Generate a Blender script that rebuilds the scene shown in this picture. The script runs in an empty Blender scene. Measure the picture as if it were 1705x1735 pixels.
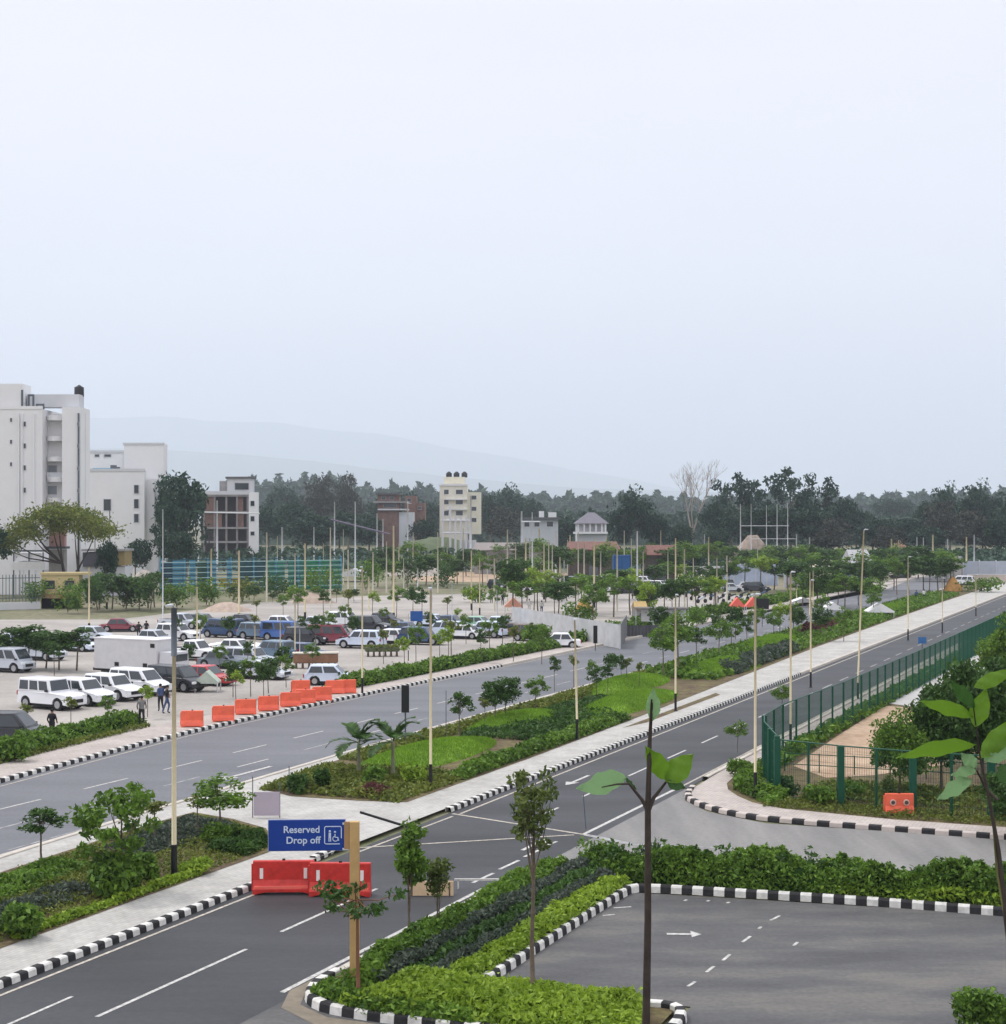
import bpy, bmesh, math, random
import numpy as np
from mathutils import Vector, Matrix

# ------------------------------------------------------------------ camera, sky, sun, exposure
scene = bpy.context.scene
col = scene.collection
CAM_H = 12.0            # viewpoint: a fourth floor window / balcony
FPX = 2700.0            # focal length expressed in pixels of the 1705 px wide photograph
HOR = 880.0
cam_d = bpy.data.cameras.new("camera")
cam_d.sensor_fit = 'HORIZONTAL'; cam_d.sensor_width = 36.0
cam_d.lens = FPX / 1705 * 36.0
cam_d.shift_y = -(HOR - 867.5) / 1705 * -1.0
cam_d.clip_start = 0.3; cam_d.clip_end = 30000
cam = bpy.data.objects.new("camera", cam_d); col.objects.link(cam)
cam.location = (0, 0, CAM_H); cam.rotation_euler = (math.radians(90), 0, 0)
scene.camera = cam

SUN_EL, SUN_AZ = math.radians(58), math.radians(-60)     # azimuth from +Y, clockwise
world = bpy.data.worlds.new("World"); scene.world = world; world.use_nodes = True
wn = world.node_tree; wn.nodes.clear()
wo = wn.nodes.new('ShaderNodeOutputWorld')
sky = wn.nodes.new('ShaderNodeTexSky'); sky.sky_type = 'NISHITA'; sky.sun_disc = False
sky.sun_elevation = SUN_EL; sky.sun_rotation = SUN_AZ; sky.air_density = 1.0; sky.dust_density = 3.0
bg1 = wn.nodes.new('ShaderNodeBackground'); bg1.inputs['Strength'].default_value = 0.10
bg2 = wn.nodes.new('ShaderNodeBackground'); bg2.inputs['Strength'].default_value = 1.0
tc = wn.nodes.new('ShaderNodeTexCoord'); sep = wn.nodes.new('ShaderNodeSeparateXYZ')
ramp = wn.nodes.new('ShaderNodeValToRGB')
ramp.color_ramp.elements[0].position = 0.0; ramp.color_ramp.elements[0].color = (0.86, 0.84, 0.86, 1)
ramp.color_ramp.elements[1].position = 1.0; ramp.color_ramp.elements[1].color = (1.5, 1.5, 1.55, 1)
e = ramp.color_ramp.elements.new(0.08); e.color = (0.90, 0.86, 0.90, 1)
e = ramp.color_ramp.elements.new(0.30); e.color = (0.87, 0.85, 0.90, 1)
ns = wn.nodes.new('ShaderNodeTexNoise'); ns.inputs['Scale'].default_value = 2.2; ns.inputs['Detail'].default_value = 5
mp = wn.nodes.new('ShaderNodeMapping'); mp.inputs['Scale'].default_value = (1, 1, 5)
mr = wn.nodes.new('ShaderNodeMapRange'); mr.inputs['To Min'].default_value = 0.92; mr.inputs['To Max'].default_value = 1.12
vm = wn.nodes.new('ShaderNodeVectorMath'); vm.operation = 'SCALE'
mx = wn.nodes.new('ShaderNodeMixShader'); mx.inputs[0].default_value = 0.93      # mostly closed overcast over the clear sky
L = wn.links.new
L(tc.outputs['Generated'], sep.inputs[0]); L(sep.outputs['Z'], ramp.inputs[0])
L(tc.outputs['Generated'], mp.inputs[0]); L(mp.outputs[0], ns.inputs['Vector']); L(ns.outputs['Fac'], mr.inputs['Value'])
L(ramp.outputs[0], vm.inputs[0]); L(mr.outputs[0], vm.inputs['Scale']); L(vm.outputs[0], bg2.inputs['Color'])
L(sky.outputs[0], bg1.inputs['Color']); L(bg1.outputs[0], mx.inputs[1]); L(bg2.outputs[0], mx.inputs[2]); L(mx.outputs[0], wo.inputs['Surface'])

sun_d = bpy.data.lights.new("sun", 'SUN'); sun_d.energy = 1.8; sun_d.angle = math.radians(10); sun_d.color = (1, 0.96, 0.9)
sun = bpy.data.objects.new("sun", sun_d); col.objects.link(sun)
sd = Vector((math.sin(SUN_AZ) * math.cos(SUN_EL), math.cos(SUN_AZ) * math.cos(SUN_EL), math.sin(SUN_EL)))
sun.rotation_euler = sd.to_track_quat('Z', 'Y').to_euler()
scene.view_settings.view_transform = 'Standard'; scene.view_settings.look = 'None'
scene.view_settings.exposure = 0.22; scene.view_settings.gamma = 1.0
scene.cycles.volume_bounces = 2; scene.cycles.max_bounces = 6
scene.cycles.diffuse_bounces = 3; scene.cycles.transparent_max_bounces = 8

# ------------------------------------------------------------------ layout helpers (real metres; roads share one heading)
def G(px, py, z=0.0):
    """ground position (metres) of a surveyed photo point lying at height z"""
    Y = FPX * (CAM_H - z) / (py - HOR)
    return Vector(((px - 852.5) * Y / FPX, Y, z))
def D(px, py, Y):
    return Vector(((px - 852.5) * Y / FPX, Y, CAM_H - (py - HOR) * Y / FPX))
US, UN = Vector((0.3997, 0.9167, 0)), Vector((0.9167, -0.3997, 0))
R0 = Vector((-2.2, 65.1, 0))
def R(s, n, z=0.0):
    v = R0 + US * s + UN * n; v.z = z; return v
HEAD = math.atan2(0.9167, 0.3997)        # heading of +s
rnd = random.Random(7)

# ------------------------------------------------------------------ materials
MATS = {}
def mat(name, c, rough=0.8, var=0.12, scale=2.0, bump=0.0, metal=0.0, spec=0.3, c2=None, stretch=None, bscale=None, detail=5):
    if name in MATS: return MATS[name]
    m = bpy.data.materials.new(name); m.use_nodes = True; nt = m.node_tree
    b = nt.nodes['Principled BSDF']; b.inputs['Roughness'].default_value = rough; b.inputs['Metallic'].default_value = metal
    b.inputs['Specular IOR Level'].default_value = spec
    t = nt.nodes.new('ShaderNodeTexCoord'); mp = nt.nodes.new('ShaderNodeMapping')
    nt.links.new(t.outputs['Object'], mp.inputs[0])
    if stretch:
        mp.inputs['Rotation'].default_value = (0, 0, stretch[0]); mp.inputs['Scale'].default_value = (stretch[1], stretch[2], 1)
    n = nt.nodes.new('ShaderNodeTexNoise'); n.inputs['Scale'].default_value = scale; n.inputs['Detail'].default_value = detail
    n.inputs['Roughness'].default_value = 0.65
    nt.links.new(mp.outputs[0], n.inputs['Vector'])
    r = nt.nodes.new('ShaderNodeValToRGB'); r.color_ramp.elements[0].position = 0.3; r.color_ramp.elements[1].position = 0.7
    lo = tuple(x * (1 - var) for x in c); hi = tuple(min(1, x * (1 + var)) for x in (c2 or c))
    r.color_ramp.elements[0].color = (*lo, 1); r.color_ramp.elements[1].color = (*hi, 1)
    nt.links.new(n.outputs['Fac'], r.inputs[0]); nt.links.new(r.outputs[0], b.inputs['Base Color'])
    if bump:
        n2 = nt.nodes.new('ShaderNodeTexNoise'); n2.inputs['Scale'].default_value = bscale or scale * 12; n2.inputs['Detail'].default_value = 4
        nt.links.new(t.outputs['Object'], n2.inputs['Vector'])
        bp = nt.nodes.new('ShaderNodeBump'); bp.inputs['Strength'].default_value = bump; bp.inputs['Distance'].default_value = 0.05
        nt.links.new(n2.outputs['Fac'], bp.inputs['Height']); nt.links.new(bp.outputs[0], b.inputs['Normal'])
    MATS[name] = m; return m

def ground_mat(name, c, c2, big=0.08, fine=6.0, mixf=0.5, rough=0.9, stretch=None, specks=0.25, bump=0.3, brick=None, var3=None):
    """two scales of mottling, specks and (for footpaths) paver joints"""
    if name in MATS: return MATS[name]
    m = bpy.data.materials.new(name); m.use_nodes = True; nt = m.node_tree; N = nt.nodes.new; K = nt.links.new
    b = nt.nodes['Principled BSDF']; b.inputs['Roughness'].default_value = rough; b.inputs['Specular IOR Level'].default_value = 0.36 if 'asphalt' in name else 0.25
    t = N('ShaderNodeTexCoord'); mp = N('ShaderNodeMapping'); K(t.outputs['Object'], mp.inputs[0])
    if stretch: mp.inputs['Rotation'].default_value = (0, 0, stretch[0]); mp.inputs['Scale'].default_value = (stretch[1], stretch[2], 1)
    n1 = N('ShaderNodeTexNoise'); n1.inputs['Scale'].default_value = big; n1.inputs['Detail'].default_value = 6; n1.inputs['Roughness'].default_value = 0.6
    K(mp.outputs[0], n1.inputs['Vector'])
    r1 = N('ShaderNodeValToRGB'); r1.color_ramp.elements[0].position = 0.35; r1.color_ramp.elements[1].position = 0.65
    r1.color_ramp.elements[0].color = (*c, 1); r1.color_ramp.elements[1].color = (*c2, 1)
    if var3:
        e = r1.color_ramp.elements.new(0.5); e.color = (*var3, 1)
    K(n1.outputs['Fac'], r1.inputs[0])
    n2 = N('ShaderNodeTexNoise'); n2.inputs['Scale'].default_value = fine; n2.inputs['Detail'].default_value = 6; K(t.outputs['Object'], n2.inputs['Vector'])
    mr = N('ShaderNodeMapRange'); mr.inputs['From Min'].default_value = 0.3; mr.inputs['From Max'].default_value = 0.7
    mr.inputs['To Min'].default_value = 1 - specks; mr.inputs['To Max'].default_value = 1 + specks; K(n2.outputs['Fac'], mr.inputs['Value'])
    v = N('ShaderNodeVectorMath'); v.operation = 'SCALE'; K(r1.outputs[0], v.inputs[0]); K(mr.outputs[0], v.inputs['Scale'])
    out = v.outputs[0]
    if brick:
        br = N('ShaderNodeTexBrick'); mp2 = N('ShaderNodeMapping'); mp2.inputs['Rotation'].default_value = (0, 0, brick[0]); K(t.outputs['Object'], mp2.inputs[0]); K(mp2.outputs[0], br.inputs['Vector'])
        br.inputs['Scale'].default_value = brick[1]; br.inputs['Color1'].default_value = (1, 1, 1, 1); br.inputs['Color2'].default_value = (.92, .92, .92, 1); br.inputs['Mortar'].default_value = (.78, .76, .74, 1)
        br.inputs['Mortar Size'].default_value = 0.02
        v2 = N('ShaderNodeVectorMath'); v2.operation = 'MULTIPLY'; K(out, v2.inputs[0]); K(br.outputs['Color'], v2.inputs[1]); out = v2.outputs[0]
    K(out, b.inputs['Base Color'])
    if bump:
        n3 = N('ShaderNodeTexNoise'); n3.inputs['Scale'].default_value = fine * 4; K(t.outputs['Object'], n3.inputs['Vector'])
        bp = N('ShaderNodeBump'); bp.inputs['Strength'].default_value = bump; bp.inputs['Distance'].default_value = 0.03
        K(n3.outputs['Fac'], bp.inputs['Height']); K(bp.outputs[0], b.inputs['Normal'])
    MATS[name] = m; return m

def leafmat(name, c1, c2, c3=None, trans=0.3, rough=0.55):
    if name in MATS: return MATS[name]
    m = bpy.data.materials.new(name); m.use_nodes = True; nt = m.node_tree; N = nt.nodes.new; K = nt.links.new
    b = nt.nodes['Principled BSDF']; b.inputs['Roughness'].default_value = rough; b.inputs['Specular IOR Level'].default_value = 0.3
    g = N('ShaderNodeNewGeometry'); r = N('ShaderNodeValToRGB')
    r.color_ramp.elements[0].color = (*c1, 1); r.color_ramp.elements[1].color = (*c2, 1)
    if c3:
        r.color_ramp.elements[1].position = 0.88; e = r.color_ramp.elements.new(1.0); e.color = (*c3, 1)
    # clumps of lighter and darker growth through the plant
    t = N('ShaderNodeTexCoord'); n = N('ShaderNodeTexNoise'); n.inputs['Scale'].default_value = 0.9; K(t.outputs['Object'], n.inputs['Vector'])
    ad = N('ShaderNodeMath'); ad.operation = 'MULTIPLY_ADD'; ad.inputs[1].default_value = 0.55; K(g.outputs['Random Per Island'], ad.inputs[0])
    mr = N('ShaderNodeMapRange'); mr.inputs['From Min'].default_value = 0.3; mr.inputs['From Max'].default_value = 0.7; mr.inputs['To Max'].default_value = 0.45; K(n.outputs['Fac'], mr.inputs['Value'])
    K(mr.outputs[0], ad.inputs[2]); K(ad.outputs[0], r.inputs[0]); K(r.outputs[0], b.inputs['Base Color'])
    tr = N('ShaderNodeBsdfTranslucent'); K(r.outputs[0], tr.inputs['Color'])
    ms = N('ShaderNodeMixShader'); ms.inputs[0].default_value = trans
    K(b.outputs[0], ms.inputs[1]); K(tr.outputs[0], ms.inputs[2]); K(ms.outputs[0], nt.nodes['Material Output'].inputs['Surface'])
    MATS[name] = m; return m

ROT = math.pi / 2 - HEAD
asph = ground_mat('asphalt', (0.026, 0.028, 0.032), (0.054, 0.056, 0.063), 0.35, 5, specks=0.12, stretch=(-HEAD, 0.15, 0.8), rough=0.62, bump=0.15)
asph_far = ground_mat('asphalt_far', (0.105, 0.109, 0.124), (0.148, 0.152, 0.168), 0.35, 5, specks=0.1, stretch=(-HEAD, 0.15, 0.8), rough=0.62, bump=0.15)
asph_side = ground_mat('asphalt_side', (0.17, 0.166, 0.163), (0.235, 0.228, 0.22), 0.5, 5, specks=0.08, stretch=(-HEAD, 1.4, 0.2), rough=0.8, bump=0.15)
asph_lot = ground_mat('asphalt_lot', (0.062, 0.062, 0.066), (0.135, 0.127, 0.117), 0.38, 7, specks=0.14, stretch=(-0.05, 0.45, 1.3), rough=0.7, bump=0.2, var3=(0.088, 0.088, 0.09))
pave = ground_mat('concrete_pavers', (0.39, 0.38, 0.36), (0.50, 0.49, 0.465), 0.5, 4, specks=0.08, brick=(-HEAD, 1.6), bump=0.1)
pave_pink = ground_mat('pink_pavers', (0.40, 0.355, 0.33), (0.49, 0.44, 0.41), 0.5, 4, specks=0.08, brick=(-HEAD, 1.6), bump=0.1)
lotpave = ground_mat('parking_paving', (0.29, 0.27, 0.25), (0.41, 0.38, 0.35), 0.12, 3, specks=0.1, bump=0.1)
soil = ground_mat('soil', (0.09, 0.06, 0.04), (0.14, 0.12, 0.05), 0.8, 5, specks=0.35)
sand = ground_mat('sand', (0.36, 0.25, 0.17), (0.46, 0.34, 0.24), 0.35, 3, specks=0.15)
grass = ground_mat('turf', (0.10, 0.19, 0.015), (0.19, 0.32, 0.03), 0.5, 9, specks=0.35, bump=0.8)
scrub = ground_mat('scrub_ground', (0.10, 0.12, 0.05), (0.24, 0.21, 0.15), 0.05, 1.2, specks=0.3, bump=0.5)
conc = ground_mat('bare_concrete', (0.40, 0.39, 0.38), (0.52, 0.51, 0.50), 0.15, 2, specks=0.08)
hillm = mat('hill_forest', (0.05, 0.08, 0.05), var=0.3, scale=0.004)
white_p = mat('white_road_paint', (0.36, 0.355, 0.345), var=0.3, scale=7, c2=(0.52, 0.51, 0.49))
cream_p = mat('cream_road_paint', (0.32, 0.29, 0.25), var=0.3, scale=6, c2=(0.46, 0.42, 0.36))
worn_p = mat('worn_road_paint', (0.22, 0.22, 0.23), var=0.4, scale=2, c2=(0.34, 0.34, 0.34))
kerb_w = mat('kerb_white_paint', (0.64, 0.63, 0.60), var=0.2, scale=5)
kerb_b = mat('kerb_black_paint', (0.025, 0.025, 0.027), var=0.3, scale=5)
kerb_g = mat('kerb_concrete', (0.50, 0.46, 0.41), var=0.15, scale=3)
wall_w = mat('white_render', (0.76, 0.76, 0.77), var=0.035, scale=0.25)
wall_w2 = mat('pale_render', (0.58, 0.59, 0.62), var=0.04, scale=0.5)
wall_g = mat('grey_concrete_wall', (0.30, 0.29, 0.29), var=0.2, scale=0.5)
wall_y = mat('cream_render', (0.72, 0.69, 0.58), var=0.08, scale=0.7)
brickm = mat('red_brick_wall', (0.20, 0.12, 0.10), var=0.25, scale=0.8)
glass = mat('dark_window_glass', (0.03, 0.04, 0.05), rough=0.12, var=0.2, spec=0.6)
glass_c = mat('car_glass', (0.035, 0.045, 0.055), rough=0.08, var=0.1, spec=0.7)
cream = mat('cream_pole_paint', (0.60, 0.52, 0.34), var=0.1, scale=2, rough=0.5)
black = mat('black_paint', (0.015, 0.016, 0.018), var=0.2, rough=0.5)
greyp = mat('galvanised_pole', (0.55, 0.57, 0.60), var=0.1, rough=0.5)
darkp = mat('dark_steel_pole', (0.10, 0.12, 0.14), var=0.1, rough=0.5)
bamboo = mat('bamboo', (0.62, 0.55, 0.36), var=0.2, scale=3)
bark = mat('grey_brown_bark', (0.13, 0.10, 0.075), var=0.3, scale=8)
bark_d = mat('dark_bark', (0.045, 0.035, 0.028), var=0.3, scale=8)
bark_p = mat('pale_bark', (0.36, 0.31, 0.27), var=0.25, scale=6)
fence_g = mat('green_fence_paint', (0.006, 0.075, 0.042), var=0.12, rough=0.45)
sky_blue = mat('blue_fence_paint', (0.07, 0.27, 0.42), var=0.1, rough=0.5)
teal = mat('teal_mesh_screen', (0.03, 0.17, 0.13), var=0.3, scale=1.2, c2=(0.05, 0.26, 0.14))
orange = mat('orange_plastic', (0.82, 0.15, 0.08), var=0.14, scale=2.5, rough=0.45)
redp = mat('red_plastic', (0.52, 0.035, 0.028), var=0.25, scale=3.5, rough=0.4)
redp_l = mat('faded_red_plastic', (0.85, 0.16, 0.12), var=0.08, rough=0.5)
reflw = mat('white_reflector', (0.85, 0.8, 0.78), var=0.05, rough=0.3)
rubber = mat('tyre_rubber', (0.02, 0.02, 0.02), var=0.2)
rimm = mat('alloy_rim', (0.45, 0.46, 0.48), metal=0.7, rough=0.35, var=0.1)
lampw = mat('headlamp_lens', (0.75, 0.78, 0.8), rough=0.1, var=0.05)
lampr = mat('tail_lamp_lens', (0.35, 0.01, 0.01), rough=0.2, var=0.05)
skin = mat('skin', (0.25, 0.14, 0.09), rough=0.6, var=0.05)
hairm = mat('black_hair', (0.012, 0.01, 0.01), var=0.1)
LG = leafmat('leaves_mid', (0.015, 0.055, 0.006), (0.20, 0.35, 0.04))
LL = leafmat('leaves_lime', (0.10, 0.19, 0.012), (0.36, 0.50, 0.05))
LD = leafmat('leaves_dark', (0.012, 0.04, 0.008), (0.085, 0.18, 0.03))
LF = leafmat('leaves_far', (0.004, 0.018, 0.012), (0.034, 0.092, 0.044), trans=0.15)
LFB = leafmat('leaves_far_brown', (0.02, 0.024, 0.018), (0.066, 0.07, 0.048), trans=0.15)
LP = leafmat('leaves_greyviolet', (0.022, 0.045, 0.022), (0.12, 0.145, 0.115))
LO = leafmat('leaves_olive', (0.05, 0.08, 0.012), (0.21, 0.25, 0.04), (0.22, 0.12, 0.06))
LR = leafmat('leaves_red_tips', (0.06, 0.10, 0.02), (0.14, 0.18, 0.04), (0.40, 0.12, 0.05))
LM = leafmat('leaves_maroon', (0.09, 0.03, 0.035), (0.18, 0.07, 0.06))
GB = leafmat('grass_blades', (0.10, 0.21, 0.012), (0.24, 0.41, 0.03), trans=0.25)
BIGL = leafmat('broad_leaf', (0.10, 0.21, 0.015), (0.17, 0.32, 0.03), trans=0.45, rough=0.4)
BIGP = leafmat('pale_broad_leaf', (0.18, 0.33, 0.14), (0.26, 0.42, 0.20), trans=0.45, rough=0.4)
BIGD = leafmat('deep_broad_leaf', (0.03, 0.09, 0.02), (0.06, 0.14, 0.03), trans=0.4, rough=0.4)

# ------------------------------------------------------------------ mesh helpers
def link(o, parent=None):
    col.objects.link(o)
    if parent is not None: o.parent = parent
    return o
def tag(o, label=None, cat=None, group=None, kind=None):
    if label: o['label'] = label
    if cat: o['category'] = cat
    if group: o['group'] = group
    if kind: o['kind'] = kind
    return o
def empty(name, loc=(0, 0, 0), rz=0):
    o = bpy.data.objects.new(name, None); o.empty_display_size = 0.2; link(o); o.location = loc; o.rotation_euler = (0, 0, rz); return o
class MB:
    def __init__(s): s.v = []; s.f = []; s.m = []; s.sm = False
    def add(s, vs, fs, m=0):
        k = len(s.v); s.v += [tuple(p) for p in vs]
        for f in fs: s.f.append(tuple(i + k for i in f)); s.m.append(m)
        return s
    def box(s, c, d, rz=0, m=0, taper=1.0, M=None):
        x, y, z = d[0] / 2, d[1] / 2, d[2] / 2; vs = []
        for sz, k in ((-1, 1), (1, taper)):
            for sx, sy in ((-1, -1), (1, -1), (1, 1), (-1, 1)): vs.append(Vector((sx * x * k, sy * y * k, sz * z)))
        rm = M or Matrix.Rotation(rz, 3, 'Z'); c = Vector(c)
        return s.add([c + rm @ v for v in vs], [(0, 3, 2, 1), (4, 5, 6, 7), (0, 1, 5, 4), (1, 2, 6, 5), (2, 3, 7, 6), (3, 0, 4, 7)], m)
    def tube(s, pts, rad, n=6, m=0, cap=True):
        pts = [Vector(p) for p in pts]
        if not isinstance(rad, (list, tuple)): rad = [rad] * len(pts)
        k = len(s.v); ref = None
        for i, p in enumerate(pts):
            t = (pts[min(i + 1, len(pts) - 1)] - pts[max(i - 1, 0)]).normalized()
            if ref is None: ref = Vector((1, 0, 0)) if abs(t.x) < 0.8 else Vector((0, 1, 0))
            a = t.cross(ref).normalized(); b = t.cross(a).normalized(); ref = a.cross(t) * -1 if False else ref
            for j in range(n):
                q = 2 * math.pi * j / n; s.v.append(tuple(p + a * (rad[i] * math.cos(q)) + b * (rad[i] * math.sin(q))))
        for i in range(len(pts) - 1):
            for j in range(n):
                s.f.append((k + i * n + j, k + i * n + (j + 1) % n, k + (i + 1) * n + (j + 1) % n, k + (i + 1) * n + j)); s.m.append(m)
        if cap:
            s.f.append(tuple(k + j for j in range(n))); s.m.append(m)
            s.f.append(tuple(k + (len(pts) - 1) * n + j for j in reversed(range(n)))); s.m.append(m)
        return s
    def lathe(s, prof, n=12, c=(0, 0, 0), m=0):
        k = len(s.v); c = Vector(c)
        for r, z in prof:
            for j in range(n):
                q = 2 * math.pi * j / n; s.v.append((c.x + r * math.cos(q), c.y + r * math.sin(q), c.z + z))
        for i in range(len(prof) - 1):
            for j in range(n):
                s.f.append((k + i * n + j, k + i * n + (j + 1) % n, k + (i + 1) * n + (j + 1) % n, k + (i + 1) * n + j)); s.m.append(m)
        s.f.append(tuple(k + j for j in reversed(range(n)))); s.m.append(m)
        s.f.append(tuple(k + (len(prof) - 1) * n + j for j in range(n))); s.m.append(m)
        return s
    def poly(s, pts, m=0): return s.add(pts, [tuple(range(len(pts)))], m)
    def prism(s, pts2, z0, z1, m=0):
        n = len(pts2); vs = [(p[0], p[1], z0) for p in pts2] + [(p[0], p[1], z1) for p in pts2]
        fs = [tuple(reversed(range(n))), tuple(range(n, 2 * n))] + [(i, (i + 1) % n, n + (i + 1) % n, n + i) for i in range(n)]
        return s.add(vs, fs, m)
    def leaves(s, V, F, m=0):
        k = len(s.v); s.v += [tuple(x) for x in V.tolist()]; s.f += [tuple(x) for x in (F + k).tolist()]; s.m += [m] * len(F); return s
    def mesh(s, name, mats, smooth=False, bevel=0):
        me = bpy.data.meshes.new(name); me.from_pydata(s.v, [], s.f)
        for m in (mats if isinstance(mats, (list, tuple)) else [mats]): me.materials.append(m)
        me.polygons.foreach_set('material_index', s.m)
        me.update()
        if bevel:
            bm = bmesh.new(); bm.from_mesh(me); bmesh.ops.recalc_face_normals(bm, faces=bm.faces)
            es = [e for e in bm.edges if len(e.link_faces) == 2 and e.calc_face_angle(0) > 0.5]
            bmesh.ops.bevel(bm, geom=es, offset=bevel, segments=2, affect='EDGES', clamp_overlap=True, profile=0.6)
            bm.to_mesh(me); bm.free()
        if smooth: me.polygons.foreach_set('use_smooth', [True] * len(me.polygons))
        me.update(); return me
    def build(s, name, mats, parent=None, loc=(0, 0, 0), rz=0, smooth=False, bevel=0):
        o = bpy.data.objects.new(name, s.mesh(name, mats, smooth, bevel)); link(o, parent); o.location = loc; o.rotation_euler = (0, 0, rz); return o
def put(name, me, parent=None, loc=(0, 0, 0), rz=0, sc=1):
    o = bpy.data.objects.new(name, me); link(o, parent); o.location = loc; o.rotation_euler = (0, 0, rz)
    o.scale = (sc, sc, sc) if not isinstance(sc, (tuple, list)) else sc; return o
def copy_tree(o, parent=None):
    c = o.copy(); col.objects.link(c)
    if parent is not None: c.parent = parent
    for ch in list(o.children): copy_tree(ch, c)
    return c
def flat(name, pts, z, m, label, cat='ground', kind='structure'):
    o = MB().poly([(p[0], p[1], z) for p in pts]).build(name, m)
    me = o.data
    if me.polygons[0].normal.z < 0: me.flip_normals()
    return tag(o, label, cat, kind=kind)

def leafquads(P, size, rng, up=0.0, aspect=0.5, outward=None, jitter=0.35):
    """small rhombic leaves at points P (n,3) facing every way (up: bias of the normals upward)"""
    n = len(P); nrm = rng.normal(size=(n, 3)); nrm[:, 2] += up
    if outward is not None: nrm += outward
    nrm /= np.linalg.norm(nrm, axis=1)[:, None] + 1e-9
    a = rng.normal(size=(n, 3)); a -= (a * nrm).sum(1)[:, None] * nrm; a /= np.linalg.norm(a, axis=1)[:, None] + 1e-9
    b = np.cross(nrm, a); s = size * (1 - jitter + 2 * jitter * rng.random(n))[:, None]
    V = np.empty((n, 4, 3)); V[:, 0] = P - a * s; V[:, 1] = P - b * s * aspect + a * s * 0.1 + nrm * s * 0.15; V[:, 2] = P + a * s; V[:, 3] = P + b * s * aspect + a * s * 0.1 + nrm * s * 0.15
    return V.reshape(-1, 3), np.arange(4 * n).reshape(-1, 4)
def blades(P, h, w, rng):
    n = len(P); q = rng.random(n) * 6.283; d = np.stack([np.cos(q), np.sin(q), np.zeros(n)], 1); hh = h * (0.6 + 0.8 * rng.random(n))
    V = np.empty((n, 3, 3)); V[:, 0] = P - d * w; V[:, 1] = P + d * w; V[:, 2] = P + rng.normal(size=(n, 3)) * h * 0.35; V[:, 2, 2] = P[:, 2] + hh
    return V.reshape(-1, 3), np.arange(3 * n).reshape(-1, 3)
# ------------------------------------------------------------------ terrain, roads, pavements
def S(*a): return [R(s, n) for s, n in a]
g = MB()
g.poly([(-12000, -60, -0.03), (12000, -60, -0.03), (12000, 22000, -0.03), (-12000, 22000, -0.03)])
tag(g.build('ground', scrub), 'scrubby brown and green open ground reaching to the wooded hills', 'ground', kind='structure')
# near carriageway and its joined side road and yard
flat('near_road', S((-60, 0), (420, 0), (420, 7.15), (-60, 7.15)), 0.0, asph, 'dark asphalt two lane carriageway running from lower left to upper right', 'road')
FR_N = [(-60, -7.0), (-14, -10.9), (6, -11.7), (20, -12.1), (60, -12.3), (420, -12.4)]
FR_F = [(-60, -16.5), (-14, -20.5), (-2, -21.8), (5, -22.6), (15, -23.7), (28, -24.0), (60, -23.8), (420, -24.0)]
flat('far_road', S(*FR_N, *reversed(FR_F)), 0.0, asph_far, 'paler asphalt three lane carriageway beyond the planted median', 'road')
flat('side_road', S((-7.5, 7.15), (-7.3, 10), (-6.2, 20), (-4.4, 70), (4.6, 70), (3.3, 17), (3.0, 12.4), (4.5, 9.6), (6.6, 8.0), (9.5, 7.15)), 0.004, asph_side, 'light grey side road leaving the junction to the right', 'road')
flat('yard', S((-70, 7.16), (-22.5, 7.16), (-24.5, 8.3), (-24.9, 16.8), (-21, 16.6), (-21.6, 11.3), (-10.2, 11.3), (-8.3, 23), (-7.4, 70), (-70, 70)), 0.003, asph_lot, 'stained grey asphalt yard behind the hedges at lower right', 'yard')
# median: one paved sheet under planting beds
flat('median_pavement', S((-60, -0.3), (-60, -7.0), (-14, -10.9), (6, -11.7), (20, -12.1), (60, -12.3), (420, -12.4), (420, -0.3)), 0.12, pave, 'pale paved footpaths and crossing between the two carriageways', 'pavement')
bedA = [(-60, -2.3), (-60, -5.4), (-30, -7.4), (-16, -8.9), (-7.7, -9.4), (-4.6, -9.3), (-5.2, -7), (-6.3, -4.8), (-8.6, -2.9), (-10, -2.35)]
bedB = [(0.9, -2.4), (0.4, -4.5), (0.2, -7.6), (1.2, -9.6), (4.5, -10.6), (14, -11.0), (30, -11.3), (60, -11.4), (420, -11.6), (420, -6.0), (179, -5.6), (129, -5.1), (90, -4.5), (60, -3.6), (30, -2.7), (14, -2.4)]
flat('lower_median_soil', S(*bedA), 0.135, soil, 'earth of the planting bed at lower left', 'soil')
flat('upper_median_soil', S(*bedB), 0.135, soil, 'earth of the long planted median strip', 'soil')
# dark bare patches in the near footpath
flat('footpath_trench', S((27, -2.0), (30, -1.5), (46, -1.6), (47, -2.2)), 0.124, soil, 'narrow unpaved earth strip left open in the footpath', 'soil')
# beyond the far carriageway
flat('far_footpath', S(*[(s, n - 0.3) for s, n in FR_F], (420, -27), (60, -27), (28, -27), (15, -27), (-2, -25), (-60, -19.5)), 0.12, pave_pink, 'pinkish footpath along the far carriageway', 'pavement')
pk = [R(-60, -19.6), R(-2, -25.1), R(15, -27.1), R(28, -27.1), R(300, -27.1), G(1500, 1000), G(1300, 1012), G(1100, 1000), G(860, 1005), G(620, 1010), G(430, 1022), G(200, 1050), G(0, 1050), G(-300, 1050)]
flat('car_park', pk, 0.02, lotpave, 'beige paved car park full of vehicles', 'car park')
flat('dusty_track', [G(700, 968), G(1250, 975), G(1240, 990), G(700, 985)], -0.01, sand, 'pale dusty track behind the car park', 'track')
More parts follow.
